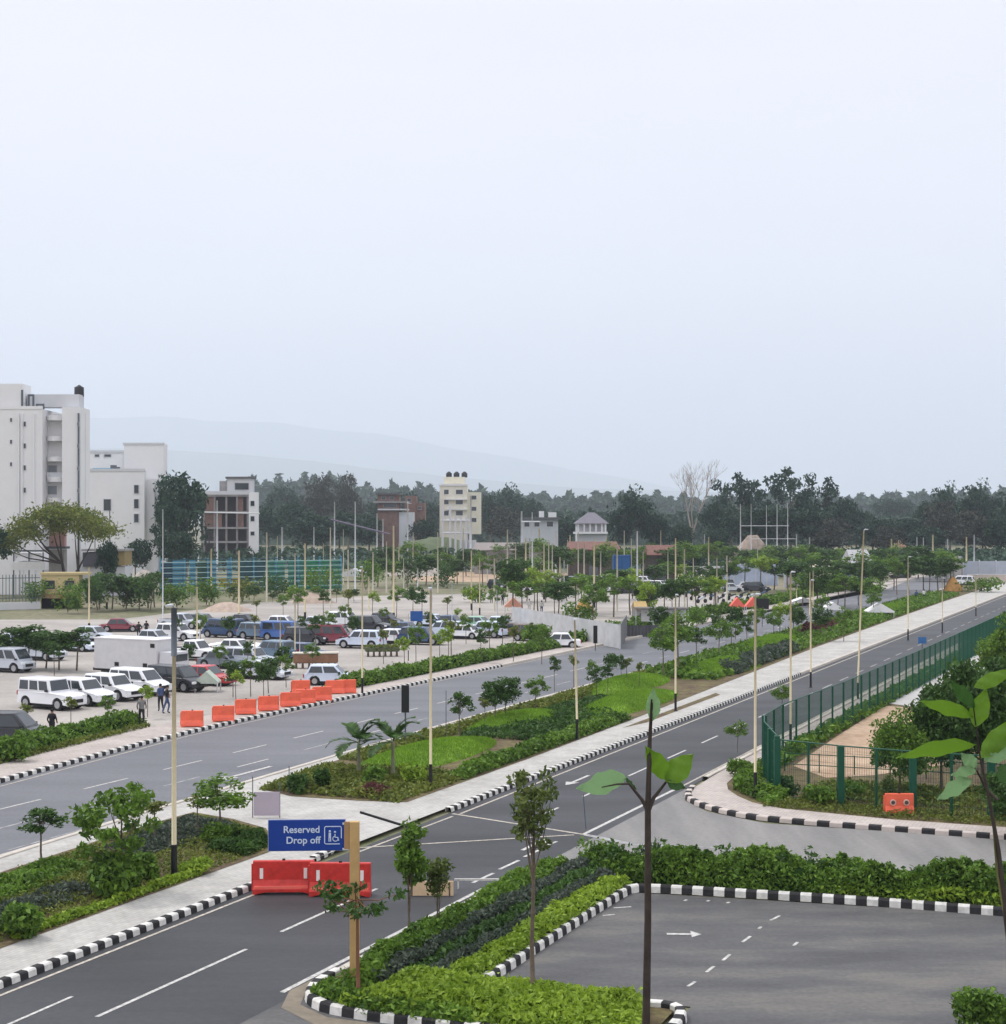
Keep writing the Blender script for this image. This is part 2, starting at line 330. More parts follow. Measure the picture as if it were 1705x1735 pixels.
# right hand side: rounded corner footpath, verge, ground inside the fence
cornerK = [(420, 7.15), (40, 7.15), (14, 7.15), (9.5, 7.3), (7.6, 7.6), (6.3, 8.2), (5.1, 9.2), (4.0, 10.6), (3.3, 12.4), (3.25, 17), (3.9, 40), (4.6, 70)]
innerK = [(420, 8.5), (40, 8.4), (14, 8.3), (11, 8.6), (9.4, 9.1), (8.0, 9.9), (6.7, 10.9), (5.8, 12.4), (5.2, 17), (5.9, 40), (6.6, 70)]
flat('corner_footpath', S(*[(s + (0 if s > 9 else .2), n + .28) for s, n in cornerK], *reversed(innerK)), 0.12, pave_pink, 'pinkish paved footpath curving round the fenced corner', 'pavement')
flat('verge_soil', S(*innerK, (420, 70)), 0.10, soil, 'earth and weeds around the green fence', 'soil')
flat('sand_patch', [G(1345, 1302), G(1420, 1250), G(1500, 1199), G(1575, 1204), G(1570, 1260), G(1600, 1300), G(1480, 1318), G(1400, 1322)], 0.115, sand, 'bare sandy earth inside the fence', 'sand')
flat('concrete_apron', [G(1505, 1195), G(1575, 1150), G(1640, 1105), G(1760, 1080), G(1800, 1150), G(1575, 1204)], 0.119, conc, 'pale concrete apron inside the fence beyond the sand', 'concrete')
flat('bed_soil', S((-7.6, 7.5), (-7.4, 10), (-6.4, 20), (-4.6, 70), (-7.2, 70), (-8.1, 23), (-9.9, 11.0), (-21.9, 11.0), (-21.3, 16.4), (-24.6, 16.5), (-25.0, 9.2), (-24.4, 7.9), (-23.2, 7.5)), 0.11, soil, 'earth of the L shaped hedge bed around the yard', 'soil')
flat('far_verge', [G(1500, 1020), G(1600, 996), G(1720, 990), G(1900, 990), G(1900, 1008), G(1720, 1012), R(230, -6)], 0.0, grass, 'green verge at the far end of the road', 'grass')

def resample(pts, step):
    out = [pts[0]]; acc = 0
    P = [Vector(p) for p in pts]; L_ = [0]
    for a, b in zip(P, P[1:]): L_.append(L_[-1] + (b - a).length)
    n = max(1, int(round(L_[-1] / step))); res = []
    for k in range(n + 1):
        t = L_[-1] * k / n
        for i in range(len(P) - 1):
            if t <= L_[i + 1] + 1e-6:
                u = (t - L_[i]) / max(1e-9, L_[i + 1] - L_[i]); res.append(P[i].lerp(P[i + 1], u)); break
    return res
def smooth_path(pts, it=2):
    for _ in range(it):
        q = [pts[0]]
        for a, b in zip(pts, pts[1:]): q += [a.lerp(b, .25), a.lerp(b, .75)]
        q.append(pts[-1]); pts = q
    return pts
def kerb(name, pts, label, w=0.28, h=0.19, striped=True, side=1, block=0.32, z0=0.0, pale=False):
    """a row of chamfered kerb stones, painted alternately black and white"""
    P = resample(smooth_path([Vector((p.x, p.y, 0)) for p in pts]), block if striped else 1.2); b = MB()
    sec = [(0, z0), (0.02, h * .8 + z0), (0.06, h + z0), (w - .03, h + z0), (w, h * .9 + z0), (w, z0)]
    for i in range(len(P) - 1):
        r = []
        for j in (i, i + 1):
            t = (P[min(j + 1, len(P) - 1)] - P[max(j - 1, 0)]).normalized(); nn = Vector((-t.y, t.x, 0)) * side
            r.append([P[j] + nn * d + Vector((0, 0, zz)) for d, zz in sec])
        k = len(sec); b.add(r[0] + r[1], [(q, q + 1, k + q + 1, k + q) for q in range(k - 1)], (i % 2) if striped else 2)
    o = b.build(name, [mat('kerb_pink_cream', (.52, .46, .42), var=.1) if pale else kerb_w, kerb_b, kerb_g])
    bm = bmesh.new(); bm.from_mesh(o.data); bmesh.ops.recalc_face_normals(bm, faces=bm.faces); bm.to_mesh(o.data); bm.free()
    return tag(o, label, 'kerb', kind='structure')
kerb('near_road_kerb', S((-60, 0), (-11.5, 0)), 'black and white painted kerb beside the dark carriageway at lower left')
kerb('junction_kerb', S((0.2, 0), (63, 0)), 'black and white painted kerb past the junction on the near carriageway')
kerb('distant_near_kerb', S((63, 0), (420, 0)), 'plain concrete kerb on the far stretch of the near carriageway', striped=False)
kerb('crossing_kerb', S((-10.2, -.28), (-9, -.35), (-7.2, -.8)), 'short black and white kerb end beside the red barriers')
kerb('far_road_kerb', S(*[p for p in FR_F if p[0] <= 60]), 'black and white painted kerb beside the car park hedge', block=0.36)
kerb('distant_far_kerb', S((60, -23.8), (420, -24)), 'plain kerb on the far stretch of the far carriageway', striped=False)
kerb('median_far_kerb', S(*[(s, n + .02) for s, n in FR_N]), 'plain low kerb between median pavement and far carriageway', striped=False, side=-1, h=.17)
kerb('corner_kerb', S(*[p for p in cornerK if p[0] < 12]), 'black and white painted kerb round the fenced corner', side=1, block=0.5, pale=True)
kerb('right_road_kerb', S((420, 7.15), (12, 7.15)), 'plain concrete kerb on the right of the near carriageway', striped=False)
kerb('yard_kerb', S((-21.9, 11.3), (-10.4, 11.3), (-9.9, 11.6), (-8.3, 23), (-7.4, 70)), 'black and white painted kerb along the two inner sides of the yard', side=1, block=0.34, h=.24)
kerb('island_end_kerb', S((-21.7, 15.0), (-21.3, 16.3), (-21.9, 16.9), (-24, 17), (-26, 17)), 'black and white kerb end of the hedge island at bottom centre', side=-1, block=0.36, h=.24)
kerb('island_tip_kerb', S((-22.2, 7.2), (-23.5, 7.2), (-24.6, 7.7), (-25.2, 8.8), (-25.1, 12), (-24.9, 17)), 'black and white kerb round the tip of the hedge island', side=1, block=0.36, h=.24)
kerb('island_side_kerb', S((-8.6, 7.2), (-22.2, 7.2)), 'plain pale kerb between the near carriageway and the hedge', striped=False, side=1)
kerb('side_road_kerb', S((-4.5, 70), (-6.3, 20), (-7.3, 10), (-7.7, 8.2), (-8.6, 7.2)), 'plain kerb of the tall hedge on the side road', striped=False, side=1)
flat('gutter_tip', [R(s, n) for s, n in ((-22.6, 6.9), (-23.8, 6.85), (-25.1, 7.4), (-25.9, 8.8), (-25.7, 12), (-25.25, 12), (-25.3, 8.8), (-24.7, 7.7), (-23.5, 7.2), (-22.6, 7.2))], 0.008, mat('gutter_concrete', (0.2, 0.17, 0.13), var=.2), 'stained concrete gutter round the island tip', 'gutter')

# painted markings
def mark(b, s0, n0, s1, n1, w, m=0, z=0.008):
    a, c = R(s0, n0, z), R(s1, n1, z); t = (c - a).normalized(); q = Vector((-t.y, t.x, 0)) * w / 2
    b.add([a - q, c - q, c + q, a + q], [(0, 1, 2, 3)], m)
b = MB()
mark(b, -60, .38, -10.5, .38, .11, 1); mark(b, -8.2, .3, -0.6, .45, .11, 1); mark(b, 0, .5, 420, .5, .12, 1)
mark(b, -24, 6.75, -11.6, 6.75, .15); mark(b, -1.9, 6.6, 9, 6.75, .17); mark(b, 9.5, 6.8, 420, 6.8, .12, 1)
for s in (-11, -8.8, -6.6, -4.6): mark(b, s, 6.1, s + (1.6 if s < -5 else 1.0), 6.15, .13)
mark(b, -27.5, 3.7, -20.9, 3.7, .12); mark(b, -18.9, 3.6, -13.0, 3.6, .12)
for k in range(0, 60): mark(b, -0.2 + 6 * k, 3.65, 2.9 + 6 * k, 3.65, .12, 0 if k < 9 else 2)
mark(b, -32, 2.2, -26.4, 2.1, .1)
mark(b, -0.1, 0.2, -2.0, 6.7, .16, 1); mark(b, -2.0, 6.7, -3.0, 9.0, .3, 2, 0.0085); mark(b, -3.0, 9.0, -1.7, 14.5, .22, 2, 0.0085)
mark(b, -7.6, -.1, -2.2, 6.3, .14, 1, .009)
for s in range(-26, 200, 6):
    mark(b, s + .7, -17.4, s + 3.9, -17.4, .13, 0 if s < 60 else 2); mark(b, s + 2.8, -14.6, s + 5.6, -14.6, .13, 2 if (s // 6) % 2 else 0)
mark(b, -13, -11.5, 100, -12.55, .1, 2)
mark(b, -20, -19.9, -2, -21.3, .12, 1); mark(b, -2, -21.3, 15, -23.2, .12, 1); mark(b, 15, -23.2, 28, -23.6, .12, 1); mark(b, 28, -23.6, 420, -23.5, .12, 1)
o = b.build('road_markings', [white_p, cream_p, worn_p]); tag(o, 'white and cream painted lane and edge lines', 'road markings', kind='structure')
def arrow(name, s, n, Ln, rz, label, w=.16):
    b = MB(); b.box((Ln * .35, 0, 0), (Ln * .7, w, .004)); b.add([(Ln * .7, -w * 2.1, .002), (Ln, 0, .002), (Ln * .7, w * 2.1, .002)], [(0, 1, 2)])
    o = b.build(name, white_p, loc=R(s, n, .012), rz=rz); return tag(o, label, 'road marking', kind='structure')
arrow('lane_arrow', 7.6, -13.2, 5.0, HEAD + math.pi, 'white straight arrow painted in the nearest lane of the far carriageway', .22)
arrow('lane_arrow', 11.2, 1.9, 3.0, HEAD + math.pi, 'short white arrow painted left of centre on the near carriageway')
arrow('lane_arrow', -5.6, 5.6, 2.2, HEAD, 'white arrow head painted close to the right edge before the junction')
a = G(1130, 1583)
arrow('yard_arrow', (a - R0).dot(US), (a - R0).dot(UN), 1.0, -.05, 'small white arrow painted near the middle of the yard', .17)
b = MB()
for x, y, x2, y2 in ((1040, 1539, 1070, 1537), (1022, 1552, 1042, 1550), (1258, 1597, 1272, 1587), (1225, 1628, 1237, 1618), (1197, 1648, 1210, 1638), (1166, 1672, 1178, 1664), (1306, 1560, 1322, 1552), (1345, 1603, 1352, 1597), (1160, 1527, 1164, 1525), (1198, 1528, 1202, 1526), (1232, 1531, 1236, 1529), (1286, 1574, 1290, 1571)):
    p, q = G(x, y), G(x2, y2); t = (q - p).normalized(); w = Vector((-t.y, t.x, 0)) * .045; zz = Vector((0, 0, .012))
    b.add([p - w + zz, q - w + zz, q + w + zz, p + w + zz], [(0, 1, 2, 3)])
tag(b.build('bay_marks', white_p), 'short white bay marks scattered over the yard', 'road markings', kind='structure')

# hazy mountains: real ridges several kilometres away
def ridge(name, prof, Y, depth, label, seed):
    rr = random.Random(seed); b = MB(); xs = np.linspace(prof[0][0], prof[-1][0], 90); ys = np.interp(xs, [p[0] for p in prof], [p[1] for p in prof])
    rows = []
    for k in range(7):
        u = k / 6; row = []
        for i, (x, y) in enumerate(zip(xs, ys)):
            top = D(x, y, Y); h = max(2, top.z); zz = h * (1 - abs(u - .5) * 2) ** 0.8 * (1 + .012 * math.sin(i * .7 + k) + rr.uniform(-.006, .006)) if 0 < k < 6 else -1
            row.append((top.x + (u - .5) * 40 * math.sin(i * .6), Y + (u - .5) * depth + rr.uniform(-30, 30), zz))
        rows.append(row)
    n = len(xs); vs = [p for r in rows for p in r]
    b.add(vs, [(k * n + i, k * n + i + 1, (k + 1) * n + i + 1, (k + 1) * n + i) for k in range(6) for i in range(n - 1)])
    tag(b.build(name, hillm, smooth=True), label, 'mountain', kind='structure')
ridge('hills', [(-500, 740), (-100, 712), (150, 706), (320, 709), (470, 718), (640, 736), (820, 768), (1000, 800), (1120, 822), (1250, 850), (1500, 872)], 19500, 2600, 'faint blue mountain ridge sloping down to the right behind the haze', 1)
ridge('hills', [(-500, 800), (-100, 770), (150, 758), (400, 768), (600, 790), (800, 812), (1000, 828), (1300, 836), (1700, 850), (2200, 860)], 13000, 1800, 'lower nearer blue foothills in the haze', 2)
# ------------------------------------------------------------------ vegetation
def strip_points(edgeA, edgeB, n, rng):
    """random ground points between two (s,n) polylines running the same way"""
    A = resample([Vector((a[0], a[1], 0)) for a in edgeA], 1.0); B = resample([Vector((a[0], a[1], 0)) for a in edgeB], 1.0)
    ta = np.linspace(0, 1, len(A)); tb = np.linspace(0, 1, len(B)); u = rng.random(n); v = rng.random(n)
    ax = np.interp(u, ta, [p.x for p in A]); ay = np.interp(u, ta, [p.y for p in A]); bx = np.interp(u, tb, [p.x for p in B]); by = np.interp(u, tb, [p.y for p in B])
    s = ax + (bx - ax) * v; nn = ay + (by - ay) * v
    return s, nn, u, v
def sn2w(s, n):
    return np.stack([R0.x + US.x * s + UN.x * n, R0.y + US.y * s + UN.y * n], 1)
def wob(x, y, seed=0):
    return (np.sin(x * 1.7 + seed) + np.sin(y * 2.3 + seed * 2.1) + np.sin((x + y) * 3.9 + seed) * .6 + np.sin((x - y) * 6.1) * .4) / 3.0
def hedge(name, A, B, h, count, leaf, m, core, label, cat='hedge', seed=0, z0=.11, up=.35, rough=.25, core_m=None, group=None):
    """a hedge: lumpy inner mass closely covered with leaves over top and flanks"""
    rng = np.random.default_rng(seed + 11)
    s, n, u, v = strip_points(A, B, count, rng); W = sn2w(s, n)
    edge = np.minimum(v, 1 - v) * 2; ends = np.clip(np.minimum(u, 1 - u) * 18, 0, 1)
    dome = np.clip(edge * 2.2, 0.0, 1) ** .5 * np.maximum(.35, ends ** .5); H = h * (.82 + rough * wob(W[:, 0] * 1.3, W[:, 1] * 1.3, seed))
    fr = np.where(rng.random(count) < .55, 1.0, rng.random(count) ** .6)
    z = z0 + H * dome * fr + rng.random(count) * leaf * .6
    side = rng.random(count) < .25; z = np.where(side, z0 + H * rng.random(count) * .9, z)
    P = np.stack([W[:, 0], W[:, 1], z], 1) + rng.normal(size=(count, 3)) * leaf * .35
    c0 = P.mean(0); c0[2] = 0; b = MB(); V, F = leafquads(P - c0, leaf, rng, up=up); b.leaves(V, F, 0)
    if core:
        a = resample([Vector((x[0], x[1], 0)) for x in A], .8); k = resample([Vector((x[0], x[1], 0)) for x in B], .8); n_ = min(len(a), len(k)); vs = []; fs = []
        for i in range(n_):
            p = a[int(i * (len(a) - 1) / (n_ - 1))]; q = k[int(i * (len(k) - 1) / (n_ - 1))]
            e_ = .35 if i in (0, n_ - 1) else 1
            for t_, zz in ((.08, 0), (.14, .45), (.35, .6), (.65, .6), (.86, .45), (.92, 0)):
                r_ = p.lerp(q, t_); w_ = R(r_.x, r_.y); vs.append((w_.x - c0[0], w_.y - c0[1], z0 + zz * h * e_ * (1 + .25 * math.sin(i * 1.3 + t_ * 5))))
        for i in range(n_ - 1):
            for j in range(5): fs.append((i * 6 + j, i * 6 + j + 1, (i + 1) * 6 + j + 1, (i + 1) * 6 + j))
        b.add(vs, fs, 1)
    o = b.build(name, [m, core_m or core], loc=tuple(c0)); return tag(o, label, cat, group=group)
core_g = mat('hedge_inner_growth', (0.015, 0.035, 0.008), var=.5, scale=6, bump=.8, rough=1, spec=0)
# island hedge rows between carriageway and yard
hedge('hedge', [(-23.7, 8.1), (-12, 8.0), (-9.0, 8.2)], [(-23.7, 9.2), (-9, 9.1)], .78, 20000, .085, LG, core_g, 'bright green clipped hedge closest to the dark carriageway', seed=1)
hedge('hedge', [(-23.4, 9.0), (-8.5, 9.0)], [(-23.4, 9.6), (-8.5, 9.6)], .68, 10000, .085, LP, core_g, 'grey violet row of foliage behind the bright hedge, the row nearer the road', seed=2, group='grey violet hedge rows')
hedge('hedge', [(-23.2, 9.5), (-8.6, 9.5)], [(-23.2, 10.05), (-8.6, 10.1)], .55, 5000, .09, LD, core_g, 'dark green low row between the two grey violet rows', seed=3)
hedge('hedge', [(-23.0, 9.95), (-9, 10.0)], [(-23.0, 10.5), (-9, 10.5)], .48, 8000, .08, LP, core_g, 'grey violet row of foliage beside the lime border, the row nearer the yard', seed=4, group='grey violet hedge rows')
hedge('border_plants', [(-22.6, 10.3), (-10, 10.2)], [(-22.6, 11.1), (-9.7, 11.2)], .42, 8500, .085, LL, core_g, 'lime green low border along the inner yard kerb', 'border plants', seed=5)
hedge('border_plants', [(-25, 9), (-24.7, 16.6)], [(-22.1, 9.6), (-21.6, 15.6)], .5, 17000, .10, LL, core_g, 'yellow green low foliage filling the bottom of the island', 'border plants', seed=6)
hedge('border_plants', [(-24.4, 7.8), (-25.1, 9.4), (-25, 12.5)], [(-23.4, 7.8), (-24.2, 9.2), (-24.2, 12.5)], .35, 5000, .09, LG, core_g, 'fresh green edging at the rounded tip of the island', 'border plants', seed=7)
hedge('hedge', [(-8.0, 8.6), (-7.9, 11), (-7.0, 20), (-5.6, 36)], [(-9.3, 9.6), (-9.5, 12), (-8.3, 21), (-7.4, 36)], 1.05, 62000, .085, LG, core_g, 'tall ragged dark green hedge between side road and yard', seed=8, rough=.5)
# ragged shoots above the tall hedge
b = MB(); rng = np.random.default_rng(5)
for k in range(60):
    n = rnd.uniform(9.0, 30); s = rnd.uniform(-8.9, -8.0) + (n - 10) * .085; w = R(s, n); z0 = .8; hh = rnd.uniform(.25, .55)
    P = np.array([[w.x, w.y, z0]]) + rng.normal(size=(26, 3)) * [.12, .12, .05] + np.stack([np.zeros(26), np.zeros(26), np.linspace(0, hh, 26)], 1)
    V, F = leafquads(P, .10, rng, up=.2); b.leaves(V, F)
tag(b.build('hedge_shoots', LD), 'uneven upright shoots standing above the tall hedge beside the yard', 'shoots', kind='stuff')
hedge('hedge', [(-8.3, 17), (-7.8, 24), (-7, 36)], [(-8.8, 17), (-8.2, 24), (-7.5, 36)], .5, 3500, .09, LL, None, 'lighter green low growth in front of the tall hedge', seed=9)
# beds beside the car park
hedge('hedge', [(-9, -22.8), (2, -25.4), (18.2, -28.2)], [(-8, -24.7), (2.5, -27.6), (18.2, -30.0)], .75, 9500, .13, LG, core_g, 'low dark hedge along the car park at left before the orange barriers', seed=12, rough=.5)
hedge('hedge', [(38.5, -26.3), (60, -26.2), (80, -26.0)], [(38.5, -28.0), (60, -28.0), (80, -27.6)], .85, 9000, .16, LG, core_g, 'green hedge along the far carriageway beyond the lamp post', seed=13, rough=.35)
hedge('border_plants', [(0, -25.0), (17, -27.0)], [(0, -25.4), (17, -27.5)], .25, 1500, .1, LO, None, 'thin olive edging below the car park hedge at left', 'border plants', seed=14)

# planting of the medians
def carpet(name, A, B, h, count, leaf, m, label, seed, up=.6, cat='ground cover'):
    return tag(hedge(name, A, B, h, count, leaf, m, None, label, cat, seed=seed, z0=.13, up=up, rough=.5), kind='stuff')
carpet('ground_cover', [(-30, -6.9), (-16, -8.6), (-8, -9.1), (-5, -9.0)], [(-30, -2.8), (-18, -2.7), (-10, -2.6), (-6.6, -5)], .16, 26000, .06, LO, 'mixed olive ground cover of the lower left bed', 20)
carpet('ground_cover', [(-30, -5.3), (-22.5, -5.5)], [(-30, -3.4), (-22.5, -3.3)], .6, 5500, .12, LG, 'green leafy plants at the lower left corner of the bed', 21)
carpet('ground_cover', [(-24.6, -4.6), (-17, -5.6)], [(-24.6, -3.5), (-17, -3.9)], .3, 2200, .10, LP, 'grey leaved plants in the lower left bed', 22)
carpet('ground_cover', [(-22, -7.6), (-14.5, -8.3)], [(-22, -5.6), (-14.5, -6.3)], .28, 6500, .09, LG, 'dark green ground cover towards the far side of the lower left bed', 23)
carpet('ground_cover', [(-12.7, -7.8), (-5.6, -8.8)], [(-12.7, -5.6), (-6.9, -5.5)], .28, 6500, .085, LP, 'blue grey ground cover at the blunt end of the lower left bed', 24)
carpet('ground_cover', [(-11, -4.4), (-7.4, -4.6)], [(-11, -2.7), (-9, -2.9)], .4, 3500, .1, LD, 'dark low plants at the corner nearest the blue sign', 25)
carpet('ground_cover', [(-23, -2.9), (-14, -2.75)], [(-23, -2.5), (-14, -2.45)], .2, 2500, .08, LL, 'lime edging along the footpath at lower left', 26)
carpet('ground_cover', [(1.0, -9.8), (8, -10.6)], [(.6, -2.7), (8, -2.6)], .28, 8500, .11, LO, 'brownish mixed planting at the near end of the long median', 27)
carpet('ground_cover', [(1.2, -5.0), (2.4, -5.0)], [(1.2, -3.8), (2.4, -3.9)], .4, 900, .11, LM, 'maroon leaved plants at the tip of the long median', 28)
carpet('ground_cover', [(7, -3.6), (31, -4.0)], [(7, -2.6), (31, -2.8)], .45, 11000, .12, LG, 'green border of the long median along the near footpath', 29)
carpet('ground_cover', [(10, -10.8), (60, -11.2)], [(10, -9.4), (60, -9.6)], .3, 9000, .13, LO, 'olive planting on the far edge of the long median', 30)
carpet('ground_cover', [(20, -9.0), (40, -9.0)], [(20, -4.2), (40, -4.2)], .35, 12000, .13, LD, 'dark green planting between the grass mounds', 31)
carpet('ground_cover', [(55, -11.2), (200, -11.2)], [(55, -4.5), (200, -6.3)], .5, 24000, .26, LG, 'green planting on the distant stretch of the long median', 32)
carpet('ground_cover', [(60, -6.5), (85, -6.8)], [(60, -4.2), (85, -4.9)], .7, 4500, .2, LP, 'greyish bushes on the distant median beside the footpath', 33)
carpet('ground_cover', [(101, -9), (112, -9)], [(101, -7), (112, -7)], 1.1, 1800, .22, LM, 'maroon shrubs far along the median', 34)
carpet('ground_cover', [(5.9, 11.5), (5.4, 17), (6.0, 34)], [(8.0, 11.5), (7.7, 17), (8.3, 34)], .16, 9000, .07, LO, 'weedy verge between corner footpath and green fence', 35)
carpet('ground_cover', [(14, 8.5), (9.4, 9.3), (6.2, 11.8)], [(14, 9.3), (10.4, 10.2), (8.0, 12.2)], .55, 4200, .11, LG, 'green plants on the rounded corner outside the fence', 36)
carpet('ground_cover', [(12, 8.7), (140, 8.7)], [(12, 9.7), (140, 10.4)], .4, 12000, .17, LG, 'weeds at the foot of the long green fence', 37)
carpet('ground_cover', [(8.4, 12.5), (8.6, 34)], [(12.5, 12.6), (15, 34)], .3, 9000, .12, LO, 'weedy grass just inside the front of the green fence', 38)
# mown grass mounds
def mound(s, n, a, b_, h, label, rz=0, seed=0):
    b = MB(); N_, M_ = 28, 8; vs = [(0, 0, h)]
    for i in range(1, M_ + 1):
        r = i / M_
        for j in range(N_):
            q = 6.2832 * j / N_; w_ = 1 + .05 * math.sin(3 * q + seed); vs.append((a * r * w_ * math.cos(q), b_ * r * w_ * math.sin(q), h * (1 - r * r) ** 1.0 + (-.06 if i == M_ else 0)))
    fs = [(0, 1 + j, 1 + (j + 1) % N_) for j in range(N_)] + [(1 + (i - 1) * N_ + j, 1 + i * N_ + j, 1 + i * N_ + (j + 1) % N_, 1 + (i - 1) * N_ + (j + 1) % N_) for i in range(1, M_) for j in range(N_)]
    b.add(vs, fs, 0); rng = np.random.default_rng(seed + 50); cnt = int(a * b_ * 900); q = rng.random(cnt) * 6.283; r = np.sqrt(rng.random(cnt))
    P = np.stack([a * r * np.cos(q), b_ * r * np.sin(q), h * (1 - r * r)], 1); V, F = blades(P, .11, .022, rng); b.leaves(V, F, 1)
    o = b.build('lawn_mound', [grass, GB], loc=R(s, n, .13), rz=HEAD + rz, smooth=True); return tag(o, label, 'lawn mound', kind='structure')
mound(13.3, -7.4, 6.6, 2.2, .55, 'smooth lime green grass mound behind the two palms', seed=1)
mound(26.5, -8.2, 6.0, 2.2, .6, 'grass mound in the middle of the long median, left of the leafy shoot', seed=2)
mound(38, -5.4, 8.5, 2.0, .7, 'long grass mound beside the near footpath behind the foreground sapling', seed=3)
mound(49, -9.2, 7.0, 2.2, .7, 'grass mound on the far side of the median in mid distance', seed=4)
mound(64, -6.6, 9.0, 2.4, .8, 'broad grass mound further along the median', seed=5)
mound(88, -8.6, 12.0, 2.6, .9, 'distant grass mound where the median narrows', seed=6)
mound(150, -8.6, 26.0, 2.8, .8, 'far grass bank at the end of the median', seed=7)

# ---------------- trees
def tree_meshes(kind, seed, H, rx, rz, clumps, per, leaf, m, bk=bark, trunk_r=.06, crown_z=None, base_h=None, stems=1, lean=0.0, up=.3, hollow=.55, csize=.42):
    """trunk with limbs reaching the clumps of an open crown; returns (trunk mesh, crown mesh)"""
    rr = random.Random(seed); rng = np.random.default_rng(seed); cz = crown_z or (H - rz)
    tb = MB(); cl = []
    while len(cl) < clumps:
        p = Vector((rr.gauss(0, 1), rr.gauss(0, 1), rr.gauss(0, 1))).normalized() * (rr.uniform(hollow, 1.0))
        if p.z < -.75: continue
        k = 1 - .25 * max(0, p.z) if kind == 'round' else (1 - .55 * (p.z + 1) / 2 if kind == 'cone' else 1)
        cl.append(Vector((p.x * rx * k, p.y * rx * k, cz + p.z * rz)))
    fork = base_h or (cz - rz * .8)
    for q in range(stems):
        o = Vector((rr.uniform(-.1, .1), rr.uniform(-.1, .1), 0)) * (stems > 1) * 3
        top = Vector((rr.uniform(-1, 1) * rx * .15 + lean, rr.uniform(-1, 1) * rx * .15, cz + rz * .45)); f = Vector((top.x * .4, top.y * .4, fork))
        tb.tube([o, o.lerp(f, .5) + Vector((rr.uniform(-.04, .04) * H * .2, 0, 0)), f, top], [trunk_r * 1.25, trunk_r, trunk_r * .8, trunk_r * .25], 7)
    for c in cl[:max(4, min(14, clumps))]:
        st = Vector((0, 0, fork + (cz + rz * .3 - fork) * rr.random() * .8)); st.x = lean * .4 * st.z / max(.1, fork) * .5
        mid = st.lerp(c, .5) + Vector((0, 0, -.08 * (c - st).length)); tb.tube([st, mid, c], [trunk_r * .42, trunk_r * .28, trunk_r * .1], 5)
    P = []
    for c in cl:
        d = rx * csize * rr.uniform(.7, 1.25); n = int(per * rr.uniform(.6, 1.3)); q = rng.normal(size=(n, 3)); q /= np.linalg.norm(q, axis=1)[:, None]; q *= (rng.random(n) ** .4)[:, None] * d
        q[:, 2] *= .62 * min(1.3, rz / rx + .35); P.append(q + np.array(c))
    P = np.concatenate(P); cb = MB(); V, F = leafquads(P, leaf, rng, up=up); cb.leaves(V, F)
    return tb.mesh(kind + '_trunk', bk, smooth=True), cb.mesh(kind + '_crown', m)
def plant_tree(name, ms, loc, sc, rz, label, cat='tree', group=None):
    t = empty(name, loc, rz); t.scale = (sc, sc, sc) if not isinstance(sc, tuple) else sc
    put('trunk', ms[0], t); put('crown', ms[1], t); return tag(t, label, cat, group)

